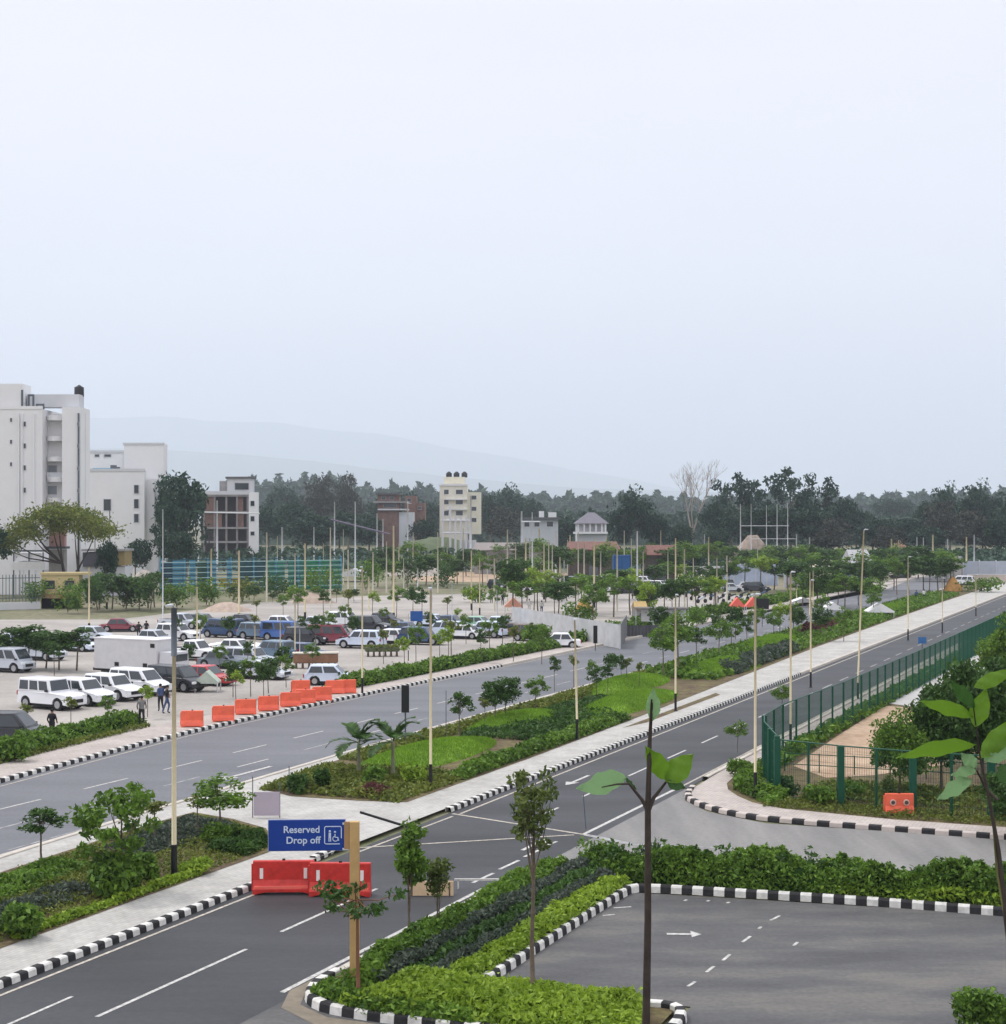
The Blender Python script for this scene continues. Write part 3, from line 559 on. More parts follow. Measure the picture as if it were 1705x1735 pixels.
# young street trees, height 1 unit = real metres (4 m), scaled
young = [tree_meshes('young', 100 + i, 4.0, rx, rz, c, p, lf, m, trunk_r=.035, hollow=.3) for i, (rx, rz, c, p, lf, m) in enumerate((
    (.85, 1.0, 16, 70, .10, LG), (.7, 1.1, 14, 60, .10, LD), (1.05, .95, 17, 65, .11, LG), (.6, .9, 10, 50, .10, LO), (.95, 1.35, 22, 70, .11, LD), (.75, .9, 12, 65, .10, LL)))]
def young_tree(px, base, top, v, label, group='young trees of the roadside planting', wk=1.3):
    b_ = G(px, base, .1); H = (base - top) * b_.y / FPX
    return plant_tree('young_tree', young[v], b_, (H / 4.0 * wk, H / 4.0 * wk, H / 4.0), rnd.uniform(0, 6), label, 'tree', group)
YT = [  # px, base y, top y, kind, label
 (72, 1472, 1362, 1, 'small thin stemmed tree standing alone in the lower left bed'),
 (375, 1425, 1318, 2, 'leaning small tree at the right end of the lower left bed'),
 (262, 1430, 1352, 3, 'narrow little tree just left of the tall cream lamp post'),
 (334, 1418, 1345, 3, 'thin twiggy shrub tree right of the nearest lamp post'),
 (780, 1262, 1168, 1, 'thin dark sapling left of the pair on the median edge'),
 (838, 1232, 1148, 4, 'bushy sapling, left one of a touching pair on the far median edge'),
 (858, 1228, 1140, 4, 'bushy sapling, right one of a touching pair on the far median edge'),
 (908, 1215, 1147, 0, 'small round headed sapling right of the touching pair'),
 (822, 1236, 1180, 3, 'sparse sapling between the dark sapling and the touching pair'),
 (1010, 1190, 1128, 1, 'sapling on the median edge left of the foreground stem'),
 (1030, 1178, 1122, 1, 'second sapling close left of the foreground stem'),
 (1062, 1165, 1112, 3, 'small sapling on the median edge just left of the foreground stem top'),
 (1125, 1150, 1060, 2, 'broad young tree right of the foreground stem top'),
 (1150, 1140, 1040, 2, 'broad young tree behind the median lamp post in mid distance'),
 (1180, 1128, 1060, 1, 'dark young tree right of the mid distance lamp post'),
 (1218, 1118, 1050, 2, 'flat headed young tree on the far median edge'),
 (1240, 1110, 1052, 0, 'round young tree right of the flat headed one'),
 (1265, 1102, 1045, 1, 'dark narrow young tree on the far median edge'),
 (1322, 1085, 1020, 5, 'bright lime young tree on the far median edge'),
 (1345, 1078, 1022, 0, 'green young tree behind the right hand lamp posts'),
 (1392, 1060, 1008, 0, 'small tree standing left of the white tent roofs'),
 (1480, 1047, 1000, 2, 'young tree near the white paving far right'),
 (1250, 1275, 1222, 2, 'small leafy tree on the right verge beside the green fence corner'),
 (1325, 1212, 1160, 2, 'small leafy tree on the right verge behind the second lamp post'),
 (120, 1240, 1178, 3, 'small tree in front of the white off road car'),
 (183, 1228, 1180, 0, 'small tree in front of the white cars at left'),
 (250, 1215, 1160, 5, 'light green small tree near the dark people carrier'),
 (45, 1245, 1190, 3, 'small tree at the left edge before the parked cars'),
 (60, 1130, 1065, 4, 'leafy tree among the parked cars at the left edge'),
 (92, 1145, 1085, 1, 'dark tree left of the white box body'),
 (190, 1142, 1090, 1, 'palm like small tree in front of the white box body'),
 (112, 1110, 1070, 4, 'bushy tree behind the cars at left'),
 (400, 1190, 1135, 5, 'small green tree behind the orange barriers'),
 (455, 1175, 1108, 4, 'dense tree between the dark saloon and the orange barriers'),
 (485, 1165, 1110, 0, 'small tree left of the brown covered stack'),
 (535, 1100, 1040, 1, 'tree between the parked cars near the brown covered stack'),
 (685, 1135, 1078, 5, 'lime small tree in front of the white saloons'),
 (745, 1120, 1070, 5, 'small tree on the car park edge right of the first tall pole'),
 (765, 1118, 1045, 3, 'thin tree on the car park edge before the pale cars'),
 (830, 1105, 1050, 0, 'small tree before the row of pale cars'),
 (852, 1100, 1040, 1, 'dark small tree at the right end of the pale cars'),
 (585, 1065, 1025, 0, 'small round tree behind the silver car'),
 (650, 1062, 1030, 0, 'small round tree behind the white saloon'),
 (775, 1060, 1030, 5, 'tiny bright tree on the pale paving'),
 (435, 1050, 1015, 3, 'small tree at the back edge of the car park'),
 (480, 1045, 1008, 0, 'thin small tree behind the vans'),
 (700, 1040, 990, 4, 'dense tree at the back of the paving near the blue board'),
 (870, 1040, 940, 4, 'taller dark tree right of the striped pole'),
 (905, 1035, 960, 5, 'bright yellow green tree at the back of the car park'),
 (940, 1045, 985, 0, 'green tree behind the grey sheet fence'),
 (1005, 1062, 990, 2, 'green tree at the end of the grey sheet fence'),
 (1100, 1060, 985, 5, 'bright tree right of the thatched hut roof'),
 (1040, 1035, 980, 0, 'green tree before the crowded far cars'),
 (1140, 1045, 975, 4, 'leafy tree in front of the far white cars'),
 (1165, 1035, 970, 0, 'leafy tree left of the orange shelters'),
 (1210, 1030, 960, 4, 'dark leafy tree beside the parked motorcycles'),
 (1385, 1035, 955, 4, 'dense tree behind the white tents'),
 (1420, 1025, 960, 4, 'dense dark tree left of the tall leaning lamp post'),
 (1490, 1010, 950, 4, 'dense dark tree right of the tall leaning lamp post'),
 (1520, 1008, 945, 0, 'green tree at the far end of the car park'),
 (1575, 1005, 940, 4, 'large dense young tree left of the orange cone heap'),
 (1600, 1002, 938, 4, 'large dense young tree above the orange cone heap'),
 (1340, 1000, 945, 0, 'green tree before the bluish wall'),
]
for a in YT: young_tree(*a, **(dict(wk=1.9) if a[0] in (72, 375, 262, 334) else {}))


ORDB = ['first', 'second', 'third', 'fourth', 'fifth', 'sixth', 'seventh', 'eighth', 'ninth', 'tenth', 'eleventh', 'twelfth', 'thirteenth', 'fourteenth', 'fifteenth', 'sixteenth', 'seventeenth', 'eighteenth', 'nineteenth', 'twentieth']
def belt(xs, base, top, what, kinds=(4, 0, 1, 4, 2), j=8, wk=1.7):
    for i, px in enumerate(xs):
        young_tree(px, base + rnd.uniform(-j, j) * .5, top - (6 if base < 1050 else 0) + rnd.uniform(-j, j), kinds[i % len(kinds)], '%s, %s from the left' % (what, ORDB[i]), 'belts of leafy trees', wk * (1.15 if base < 1050 else .95))
belt([640, 665, 690, 722, 748, 775, 818, 850, 880, 915], 992, 950, 'leafy tree in the belt behind the pale paving')
belt([870, 893, 925, 960, 985, 1015, 1045, 1072], 1018, 972, 'leafy tree before the crowded cars behind the sheet fence', (0, 4, 5, 1, 0))
belt([1110, 1135, 1160, 1180, 1205, 1235, 1262, 1290, 1312, 1335], 1000, 955, 'leafy tree in the belt before the bluish sheet wall', (4, 0, 5, 4, 1))
belt([1350, 1375, 1398, 1425, 1448, 1468, 1492, 1515, 1540, 1565, 1590, 1612], 1003, 948, 'dense leafy tree in the belt before the station canopy')
belt([1360, 1384, 1404, 1432, 1455, 1477], 1030, 985, 'green tree along the far pavement beyond the orange shelters', (0, 4, 2))
belt([150, 168, 190, 214, 236, 262], 1030, 975, 'dark leafy tree in the garden belt right of the gatehouse', (4, 1, 4, 0))
belt([290, 325, 362, 395, 430, 462, 498, 535, 570, 600], 1022, 1002, 'bushy tree at the foot of the slatted blue fence', (4, 5, 0, 1, 4))
belt([20, 48, 78, 100, 130], 1134, 1062, 'dark spreading tree among the cars at the left edge', (4, 1, 4), 6, 2.3)
belt([395, 425, 447], 1180, 1118, 'bushy tree between the dark people carrier and the orange barriers', (4, 0, 4), 4, 1.3)
belt([945, 968, 990, 1014, 1036, 1062, 1088, 1112, 1136, 1160], 985, 932, 'dark leafy tree in the rear belt before the reddish tin roofs')
belt([1185, 1214, 1240, 1268, 1296, 1322, 1350, 1378], 978, 930, 'dark leafy tree in the rear belt below the tall masts')
belt([655, 700, 745, 790, 835, 880, 922], 972, 925, 'dark leafy tree in the rear belt below the cream tower block')
belt([1400, 1430, 1462, 1494, 1526, 1556, 1586, 1616], 982, 932, 'dark leafy tree in the rear belt below the sandy mound')
belt([885, 912, 946, 975, 1010, 1040, 1068, 1098, 1126, 1152, 1180, 1212], 1042, 985, 'young tree along the line above the sheet fence and awning', (0, 5, 4, 0, 1))
belt([505, 548, 590, 632, 672, 715, 758, 800, 842], 1048, 1006, 'thin young tree standing on the pale paving', (0, 1, 3, 5), 8, 1.2)
belt([300, 340, 388, 432, 512, 556, 600, 668, 728, 790], 1088, 1042, 'young tree between the rear car rows', (1, 0, 4, 3), 8, 1.2)
belt([318, 372, 420, 480, 530], 1140, 1088, 'young tree between the front car rows right of the lamp post', (4, 0, 1), 6, 1.2)
belt([650, 705, 760, 815, 870, 918], 1125, 1062, 'slim street tree behind the hedge of the far carriageway', (3, 0, 5, 1), 6, 1.1)
belt([1118, 1148, 1182, 1214, 1246, 1282, 1312, 1352, 1392, 1430], 1085, 1030, 'broad young tree on the outer side of the long median', (4, 0, 2, 4), 8, 1.3)
belt([940, 972, 1004, 1052, 1084], 1168, 1112, 'thin sapling along the outer edge of the long median', (1, 3, 0), 8, 1.0)
hedge('hedge', [(81, -26.3), (130, -26.2), (230, -26.0)], [(81, -28.6), (130, -28.6), (230, -28.2)], 1.1, 8000, .26, LG, core_g, 'distant hedge along the far carriageway past the sheet fence', seed=71, rough=.4)

# trees close to the camera, one of a kind
def near_tree(name, px, base, top, mk, label, cat='tree', rz=0):
    b_ = G(px, base, .11); H = (base - top) * b_.y / FPX
    return plant_tree(name, mk(H), b_, 1, rz, label, cat)
near_tree('young_tree', 903, 1700, 1296, lambda H: tree_meshes('tall', 31, H, .72, 1.15, 30, 38, .085, LR, bk=bark, trunk_r=.055, hollow=.35, base_h=2.9, csize=.3), 'tall slender tree with sparse reddish green crown rising from the hedge in the middle')
near_tree('young_tree', 695, 1600, 1372, lambda H: tree_meshes('cone', 32, H, .62, 1.35, 30, 80, .085, LG, trunk_r=.03, hollow=.2, base_h=.8, stems=2, csize=.42), 'dense bright green narrow tree right of the blue sign')
near_tree('shrub', 742, 1590, 1425, lambda H: tree_meshes('cone', 33, H, .62, .9, 20, 48, .075, LR, trunk_r=.02, hollow=.2, base_h=.6, stems=4, csize=.4), 'loose shrub with rusty red leaf tips on thin stems beside the dense narrow tree', 'shrub')
near_tree('young_tree', 608, 1697, 1490, lambda H: tree_meshes('umbrella', 34, H, 1.15, .38, 13, 40, .085, LD, bk=mat('brown_bark', (.2, .09, .05), var=.2), trunk_r=.045, hollow=.7, base_h=2.0, crown_z=H - .45, csize=.26), 'small brown stemmed tree with a wide flat crown in front of the sign post')
near_tree('tree', 205, 1512, 1318, lambda H: tree_meshes('round', 35, H, 1.5, 1.45, 34, 46, .12, LG, trunk_r=.06, hollow=.5, base_h=.8, csize=.24), 'largest leafy tree in the lower left bed, left of the lamp post')
def bush(name, px, base, w, h, m, label, seed, cnt=900, leaf=.12, cat='bush', group=None, z=.12):
    """rounded shrub: leaves through a lumpy dome on short stems"""
    b_ = G(px, base, z); k = b_.y / FPX; rx, hh = w * k / 2, h * k; rng = np.random.default_rng(seed + 900); rr = random.Random(seed); P = []
    for _ in range(9):
        c = np.array([rr.uniform(-.55, .55) * rx, rr.uniform(-.5, .5) * rx, hh * rr.uniform(.3, .72)]); q = rng.normal(size=(cnt // 9, 3)); q /= np.linalg.norm(q, axis=1)[:, None]; q *= (rng.random(len(q)) ** .45)[:, None] * np.array([rx * .5, rx * .5, hh * .36]); P.append(c + q)
    P = np.concatenate(P); P[:, 2] = np.abs(P[:, 2]); b = MB(); V, F = leafquads(P, leaf, rng, up=.3); b.leaves(V, F)
    t = empty(name, b_); tb = MB()
    for _ in range(5): tb.tube([(0, 0, 0), (rr.uniform(-.3, .3) * rx, rr.uniform(-.3, .3) * rx, hh * .6)], [.03, .012], 5)
    tb.build('stem', bark, t); b.build('foliage', m, t); return tag(t, label, cat, group)
BU = [
 (190, 1520, 110, 70, LG, 'broad fern like shrub at the foot of the largest lower left tree', 2600, .13),
 (245, 1490, 60, 45, LG, 'dark shrub left of the black lamp post base', 1200, .12),
 (375, 1432, 70, 40, LG, 'low green shrub under the leaning small tree', 1000, .1),
 (40, 1590, 80, 60, LG, 'leafy clump at the lower left corner', 1500, .12),
 (330, 1480, 60, 26, LL, 'lime tuft right of the black lamp post base', 700, .09),
 (505, 1345, 40, 34, LD, 'spiky shrub at the left tip of the long median', 600, .12),
 (545, 1340, 36, 40, LD, 'dark upright shrub left of the first palm', 600, .12),
 (640, 1335, 55, 38, LG, 'green shrub between the two palms', 800, .12),
 (700, 1330, 46, 36, LL, 'yellow green shrub right of the second palm', 700, .12),
 (1035, 1130, 30, 25, LD, 'dark round shrub in mid median', 400, .13),
 (1385, 1365, 60, 34, LG, 'green shrub inside the front fence near its corner', 800, .1),
 (1335, 1350, 50, 36, LD, 'dark shrub at the fence corner beside the lamp post', 700, .1),
 (1445, 1352, 46, 30, LG, 'green shrub beside the thick fence post', 600, .1),
 (1255, 1315, 50, 30, LG, 'leafy shrub on the rounded corner verge', 700, .1),
 (1665, 1745, 110, 75, LG, 'bushy shrub at the lower right corner', 2600, .07),
 (1690, 1740, 90, 50, LD, 'darker shrub hugging the lower right corner', 1600, .07),
 (1690, 1525, 60, 65, LG, 'tall bushy end of the side road planting at the right edge', 1500, .1),
 (1505, 1365, 22, 50, LR, 'brown conifer like shrub left of the orange box inside the fence', 700, .07),
 (25, 1290, 60, 50, LG, 'bush at the left edge beside the dark car', 900, .13),
 (1100, 1035, 40, 30, LL, 'bright bush beside the thatched hut', 500, .2),
 (980, 1060, 70, 40, LG, 'bush mass at the foot of the sheet fence', 700, .2),
 (905, 1090, 60, 34, LG, 'bush behind the roadside hedge near the white saloon', 700, .2),
 (800, 1020, 50, 30, LG, 'rounded bush with orange flowers left of the striped pole', 500, .25),
 (60, 1030, 46, 50, LG, 'bush in front of the dark picket fence', 500, .22),
 (115, 1038, 70, 55, LG, 'bush in front of the sandy gate pier', 700, .22),
 (165, 1035, 60, 60, LD, 'dark shrub right of the sandy gate', 700, .25),
 (210, 1030, 70, 55, LD, 'dark shrub under the white globe lamp', 700, .25),
 (255, 1035, 60, 65, LD, 'dark leafy mass left of the blue fence', 700, .25),
 (300, 1030, 60, 50, LG, 'green shrubs at the foot of the blue fence, left end', 600, .25),
 (350, 1025, 60, 50, LG, 'green shrubs at the foot of the blue fence, under the yellow sheet', 600, .25),
 (410, 1018, 70, 40, LO, 'olive shrubs at the foot of the blue fence', 600, .25),
 (470, 1012, 80, 45, LD, 'dark shrubs before the green screen', 600, .25),
 (545, 1005, 80, 45, LG, 'green shrubs before the green screen, right end', 600, .25),
 (620, 1000, 80, 50, LG, 'bright shrubs right of the green screen', 700, .25),
 (690, 990, 80, 50, LD, 'dark shrubs behind the pale paving', 600, .28),
 (750, 995, 60, 45, LD, 'dark bushes left of the striped pole', 500, .28),
 (860, 985, 70, 45, LD, 'dark bush mass right of the striped pole', 600, .28),
 (1000, 975, 80, 40, LG, 'green bush mass behind the far cars', 600, .3),
 (1185, 985, 80, 55, LF, 'bluish round bush behind the far white cars', 800, .3),
 (1290, 985, 70, 35, LG, 'low bushes before the bluish wall', 500, .3),
 (1440, 985, 60, 50, LD, 'dark bushes under the blue and white house', 500, .3),
 (1660, 1003, 90, 26, LG, 'long low bush before the far wall at right', 500, .3),
]
for i, (px, by, w, h, m, lb, c, lf) in enumerate(BU): bush('shrub', px, by, w, h, m, lb, i, c, lf)

# two young palms
def palm(px, base, top, label, seed):
    b_ = G(px, base, .12); k = b_.y / FPX; H = (base - top) * k; rr = random.Random(seed); t = empty('young_palm', b_)
    tb = MB(); tb.lathe([(.13, 0), (.10, .3), (.07, H * .38), (.09, H * .46), (.05, H * .56)], 10); tb.build('trunk', mat('palm_trunk', (.22, .23, .15), var=.2, scale=6), t, smooth=True)
    for f in range(8):
        fb = MB(); az = f * 2.4 + rr.uniform(-.3, .3); el = (1.35, .95, .75, .5, .35, 1.1, .6, .2)[f]; Ln = H * (.55 if f else .5); pts = []
        for i in range(11):
            u = i / 10; e2 = el - u * u * 1.3; pts.append((pts[-1] if i == 0 and pts else (Vector((0, 0, H * .52)) if i == 0 else pts[-1] + Vector((math.cos(az) * math.cos(e2), math.sin(az) * math.cos(e2), math.sin(e2))) * Ln / 10)))
        fb.tube(pts, [.022 - .0017 * i for i in range(11)], 4)
        sd_ = Vector((-math.sin(az), math.cos(az), 0))
        for i in range(2, 11):
            for sg in (-1, 1):
                for hj in (0, .5):
                    p = pts[i] if hj == 0 or i == 10 else pts[i].lerp(pts[i + 1], .5); L2 = .62 * math.sin(.35 + .26 * i) * H / 3.5; dr = (pts[i] - pts[i - 1]).normalized()
                    tip = p + sd_ * sg * L2 * .8 + dr * L2 * .55 + Vector((0, 0, -.12 * L2 + .1 * rr.random())); wv = dr * .05
                    fb.add([p - wv, p + wv, p.lerp(tip, .5) + wv * 1.5, tip, p.lerp(tip, .5) - wv * 1.5], [(0, 1, 2, 3, 4)])
        fb.build('frond', LD, t)
    return tag(t, label, 'palm')
palm(608, 1316, 1205, 'young palm with arching dark fronds, left one of the pair on the median tip', 3)
palm(666, 1320, 1200, 'young palm with arching dark fronds, right one of the pair on the median tip', 8)

# broad leaved saplings right in front of the viewpoint
def leaf_blade(b, base, direc, L_, W_, seed=0, m=0, fold=.18, droop=.25, side=None):
    """one broad leaf with a folded midrib and wavy margin"""
    d = Vector(direc).normalized(); sd_ = (Vector(side) if side is not None else d.cross(Vector((0, 1, 0)))).normalized(); upv = sd_.cross(d).normalized(); vs = []; N_ = 12
    for i in range(N_ + 1):
        u = i / N_; w = W_ / 2 * (math.sin(math.pi * min(1, u ** .8)) ** 1.05) * (1 + .05 * math.sin(i * 1.9 + seed)); c = Vector(base) + d * L_ * u + upv * (-droop * L_ * u * u)
        if u < .06 or u > .98: w *= .25
        for q in (-1, -.5, 0, .5, 1): vs.append(c + sd_ * w * q + upv * (abs(q) * fold * w + .012 * math.sin(i * 1.5 + q * 3)))
    b.add(vs, [(i * 5 + j, i * 5 + j + 1, (i + 1) * 5 + j + 1, (i + 1) * 5 + j) for i in range(N_) for j in range(4)], m)
ZS = 12.0; WMUL = 1.6
def F(px, py, Y=ZS): return D(px, py, Y)
t = empty('sapling', F(1096, 1735).xy.to_3d()); o0 = t.location.copy()
tag(t, 'dark slender single stemmed sapling with a few broad leaves, closest to the viewer', 'sapling')
def loc(p): return p - o0
tb = MB(); tb.tube([loc(Vector((F(1094, 1735).x, ZS, 0))), loc(F(1095, 1735)), loc(F(1098, 1560)), loc(F(1098, 1372)), loc(F(1101, 1260)), loc(F(1105, 1185))], [.042, .031, .027, .024, .016, .009], 10)
tb.build('trunk', bark_d, t, smooth=True)
tb = MB(); tb.tube([loc(F(1098, 1374)), loc(F(1088, 1355)), loc(F(1066, 1328, 11.95)), loc(F(1045, 1329, 11.9)), loc(F(1020, 1334, 11.85))], [.018, .013, .010, .007, .004], 8); tb.build('branch', bark_d, t, smooth=True)
tb = MB(); tb.tube([loc(F(1099, 1374)), loc(F(1108, 1352)), loc(F(1129, 1325, 12.05))], [.018, .014, .009], 8); tb.build('branch', bark_d, t, smooth=True)
def bleaf(p, q, W_, m, droop=.1, fold=.15, Yp=ZS, Yq=ZS, side=None):
    a_, c_ = loc(F(*p, Yp)), loc(F(*q, Yq)); b = MB(); dv = (c_ - a_).normalized(); sv = dv.cross(Vector((0, 1, 0))).normalized(); sv = (sv + Vector((0, .35, 0))).normalized(); sv = (sv - dv * sv.dot(dv)).normalized(); leaf_blade(b, a_, c_ - a_, (c_ - a_).length, W_ * WMUL, seed=p[0], droop=droop, fold=fold, side=sv); b.build('leaf', m, t, smooth=True)
bleaf((1128, 1325), (1176, 1277), .115, BIGL, .08, side=(.7, .25, .65))
bleaf((1130, 1322), (1095, 1262), .10, BIGL, .12, side=(.75, .25, -.6))
bleaf((1130, 1324), (1162, 1336), .055, BIGD, .1)
bleaf((1062, 1318), (984, 1340), .12, BIGP, -.1, Yq=11.7, side=(.15, .75, .6))
bleaf((1106, 1222), (1108, 1165), .07, BIGP, .05, side=(1, .4, 0))
bleaf((1060, 1318), (1078, 1338), .02, BIGD, .1)

# plant leaning in at the right edge of the view
ZS = 9.0; WMUL = .85
t = empty('sapling', F(1702, 1735).xy.to_3d()); o0 = t.location.copy(); tag(t, 'dark stemmed young tree with large pale and dark leaves leaning in at the right edge', 'sapling')
tb = MB(); tb.tube([loc(Vector((F(1760, 1735).x, ZS, 0))), loc(F(1730, 1735)), loc(F(1706, 1560)), loc(F(1692, 1440)), loc(F(1672, 1330)), loc(F(1662, 1290)), loc(F(1650, 1200))], [.036, .029, .022, .017, .011, .007, .004], 10)
tb.build('trunk', bark_d, t, smooth=True)
tb = MB(); tb.tube([loc(F(1690, 1355)), loc(F(1672, 1338)), loc(F(1655, 1305))], [.014, .011, .006], 8); tb.build('branch', bark_d, t, smooth=True)
tb = MB(); tb.tube([loc(F(1712, 1600)), loc(F(1690, 1480)), loc(F(1683, 1400))], [.012, .009, .005], 8); tb.build('branch', mat('olive_stem', (.12, .12, .04)), t, smooth=True)
for p, q, W_, m, dr in (((1650, 1215), (1555, 1180), .14, BIGL, .2), ((1652, 1232), (1672, 1165), .17, BIGL, .1), ((1655, 1262), (1510, 1270), .16, BIGL, .22), ((1662, 1285), (1725, 1215), .18, BIGL, .1),
                     ((1668, 1290), (1725, 1245), .2, BIGP, .1), ((1655, 1300), (1628, 1275), .12, BIGP, .1), ((1648, 1320), (1585, 1352), .17, BIGP, .12), ((1655, 1305), (1610, 1312), .12, BIGP, .1),
                     ((1650, 1165), (1720, 1135), .13, BIGL, .1), ((1690, 1300), (1730, 1330), .18, BIGD, .1), ((1652, 1200), (1610, 1150), .12, BIGD, .1)):
    bleaf(p, q, W_, m, dr, side=(.35, .75, .55) if abs(q[0] - p[0]) > abs(q[1] - p[1]) else (.8, .5, .2))

# dark round trees inside the fence
ins = [tree_meshes('round', 60 + i, 5.0, 2.0, 1.85, 42, 230, .12, m, trunk_r=.09, hollow=.35, base_h=1.2, csize=.42) for i, m in enumerate((LG, LD))]
def inside_tree(px, base, top, w, v, label):
    b_ = G(px, base, .1); H = (base - top) * b_.y / FPX; wx = 1.08 * w * b_.y / FPX / 2 / 2.25
    return plant_tree('round_tree', ins[v], b_, (wx, wx, H / 5), px, label, 'tree', 'round trees inside the fence')
inside_tree(1525, 1352, 1215, 105, 0, 'compact round tree at the left of the group inside the fence')
inside_tree(1595, 1345, 1155, 130, 1, 'dark tree in the middle of the group inside the fence')
inside_tree(1665, 1345, 1110, 150, 1, 'tallest dark tree at the right of the group inside the fence')
inside_tree(1640, 1300, 1140, 120, 1, 'dark tree at the back of the group inside the fence')
inside_tree(1710, 1210, 1055, 110, 0, 'bright green tree at the right edge above the group')
inside_tree(1720, 1420, 1290, 120, 1, 'dark leafy tree cut by the right edge behind the large leaves')

# ---------------- background trees
bgt = [tree_meshes('round', 200 + i, 20.0, rx, rz, c, p, lf, m, bk=bark, trunk_r=.35, hollow=.35, csize=cs, up=.15) for i, (rx, rz, c, p, lf, m, cs) in enumerate((
    (8, 7, 42, 60, .62, LF, .36), (7, 8.5, 40, 58, .6, LF, .34), (9, 6, 46, 56, .62, LF, .32), (7.5, 8, 34, 46, .55, LF, .26), (8.5, 7, 42, 58, .62, LFB, .34)))]
def bg_tree(px, top, base, hw, v, label, Y=None, name='tree', group='background trees beyond the site'):
    Y = Y or FPX * CAM_H / (base - HOR); k = Y / FPX; z0 = 0; H = CAM_H - (top - HOR) * k; w = hw * k / (bgt_r[v] * 1.12)
    return plant_tree(name, bgt[v], ((px - 852.5) * k, Y, 0), (w, w, H / 20.5), rnd.uniform(0, 6), label, 'tree', group)
bgt_r = (8, 7, 9, 7.5, 8.5)
BT = [(315, 781, 0, 62, 0, 'tall dark tree between the white blocks and the unfinished building', 330),
 (285, 835, 0, 30, 1, 'lower dark tree in front of the pale building', 320),
 (230, 905, 0, 30, 0, 'small dark tree left of the tall masts', 300), (300, 890, 0, 42, 0, 'dark tree below the tall dark tree at left', 300),
 (180, 905, 0, 22, 0, 'bright green clump at the foot of the white block', 245),
 (455, 852, 0, 34, 2, 'tree just right of the unfinished building', 470), (505, 838, 0, 45, 0, 'broad tree behind the green screen', 500),
 (548, 808, 0, 42, 4, 'brownish tall tree above the left centre wood', 620), (590, 806, 0, 34, 4, 'brownish tall tree right of its twin in the left centre wood', 640),
 (475, 812, 0, 34, 0, 'pale tree at the back of the left centre wood', 800), (520, 862, 0, 50, 0, 'dark broad tree low in the left centre wood', 450),
 (575, 862, 0, 50, 2, 'dark broad tree behind the lattice mast', 460), (625, 862, 0, 40, 0, 'dark tree left of the brick houses', 470), (640, 838, 0, 30, 1, 'tree on the ridge left of the brick houses', 700),
 (690, 822, 0, 30, 1, 'tree on the ridge above the brick houses', 800), (725, 840, 0, 28, 0, 'tree left of the cream tower block', 650), (715, 872, 0, 30, 0, 'dark tree below the brick houses', 480),
 (830, 826, 0, 32, 0, 'dark tree right of the cream tower block', 620), (868, 822, 0, 38, 2, 'dark broad tree right of centre', 640), (905, 835, 0, 34, 0, 'dark tree left of the small white house', 660),
 (850, 860, 0, 40, 4, 'brownish low tree right of the cream tower block', 540), (905, 868, 0, 24, 1, 'dark tree in front of the small white house', 480), (958, 868, 0, 26, 1, 'dark tree between the two pale houses', 480),
 (1000, 856, 0, 22, 3, 'palm crowned tree above the balcony house', 520),
 (1080, 826, 0, 46, 2, 'large dark spreading tree right of the balcony house', 430), (1048, 850, 0, 28, 0, 'left lobe of the large tree beside the balcony house', 440), (1110, 860, 0, 32, 0, 'right hand lower tree beside the large spreading tree', 430),
 (1150, 880, 0, 26, 0, 'dark tree at the foot of the bare tree', 420),
 (1215, 842, 0, 30, 0, 'dark tree right of the bare tree', 440), (1240, 796, 0, 50, 3, 'tall airy tree, leftmost of the high clump', 470), (1285, 808, 0, 46, 3, 'tall airy tree second in the high clump', 470),
 (1340, 785, 0, 58, 3, 'tallest airy tree of the high clump', 460), (1388, 804, 0, 48, 3, 'tall airy tree at the right of the high clump', 470),
 (1260, 850, 0, 46, 0, 'dark lower tree under the high clump, left', 430), (1320, 845, 0, 50, 0, 'dark lower tree under the high clump, middle', 430), (1375, 850, 0, 46, 1, 'dark lower tree under the high clump, right', 430),
 (1422, 832, 0, 34, 0, 'dark tree left of the gap in the skyline', 480), (1450, 852, 0, 34, 1, 'dark tree in the gap of the skyline', 520), (1410, 880, 0, 44, 4, 'brownish tree behind the blue and white house', 420),
 (1480, 870, 0, 40, 0, 'dark tree below the gap of the skyline', 460), (1500, 835, 0, 26, 0, 'pale distant tree in the skyline gap', 900), (1530, 838, 0, 24, 1, 'second pale distant tree in the skyline gap', 900),
 (1535, 868, 0, 40, 1, 'dark tree right of the skyline gap', 480), (1570, 838, 0, 34, 0, 'dark tree rising to the right hand wood', 500), (1610, 820, 0, 44, 2, 'broad tree, left top of the right hand wood', 500),
 (1665, 816, 0, 50, 2, 'broad tree, middle top of the right hand wood', 480), (1720, 818, 0, 50, 0, 'broad tree at the right edge of the right hand wood', 480),
 (1600, 850, 0, 44, 4, 'brown tinged tree inside the right hand wood', 450), (1640, 868, 0, 46, 4, 'brown tinged lower tree inside the right hand wood', 420), (1690, 862, 0, 46, 0, 'dark lower tree at the right edge', 420),
 (1565, 885, 0, 40, 0, 'dark low tree behind the row of short poles', 420), (1500, 892, 0, 34, 4, 'brown low tree behind the sandy mound', 420), (1220, 888, 0, 30, 0, 'low dark tree left of the brown mound', 420), (780, 915, 0, 22, 0, 'low green clump below the cream tower block', 420),
 (-40, 860, 0, 60, 0, 'tree beyond the left edge of the white block', 230)]
for px, top, base, hw, v, lb, Y in BT: bg_tree(px, top, base, hw, v, lb, Y)
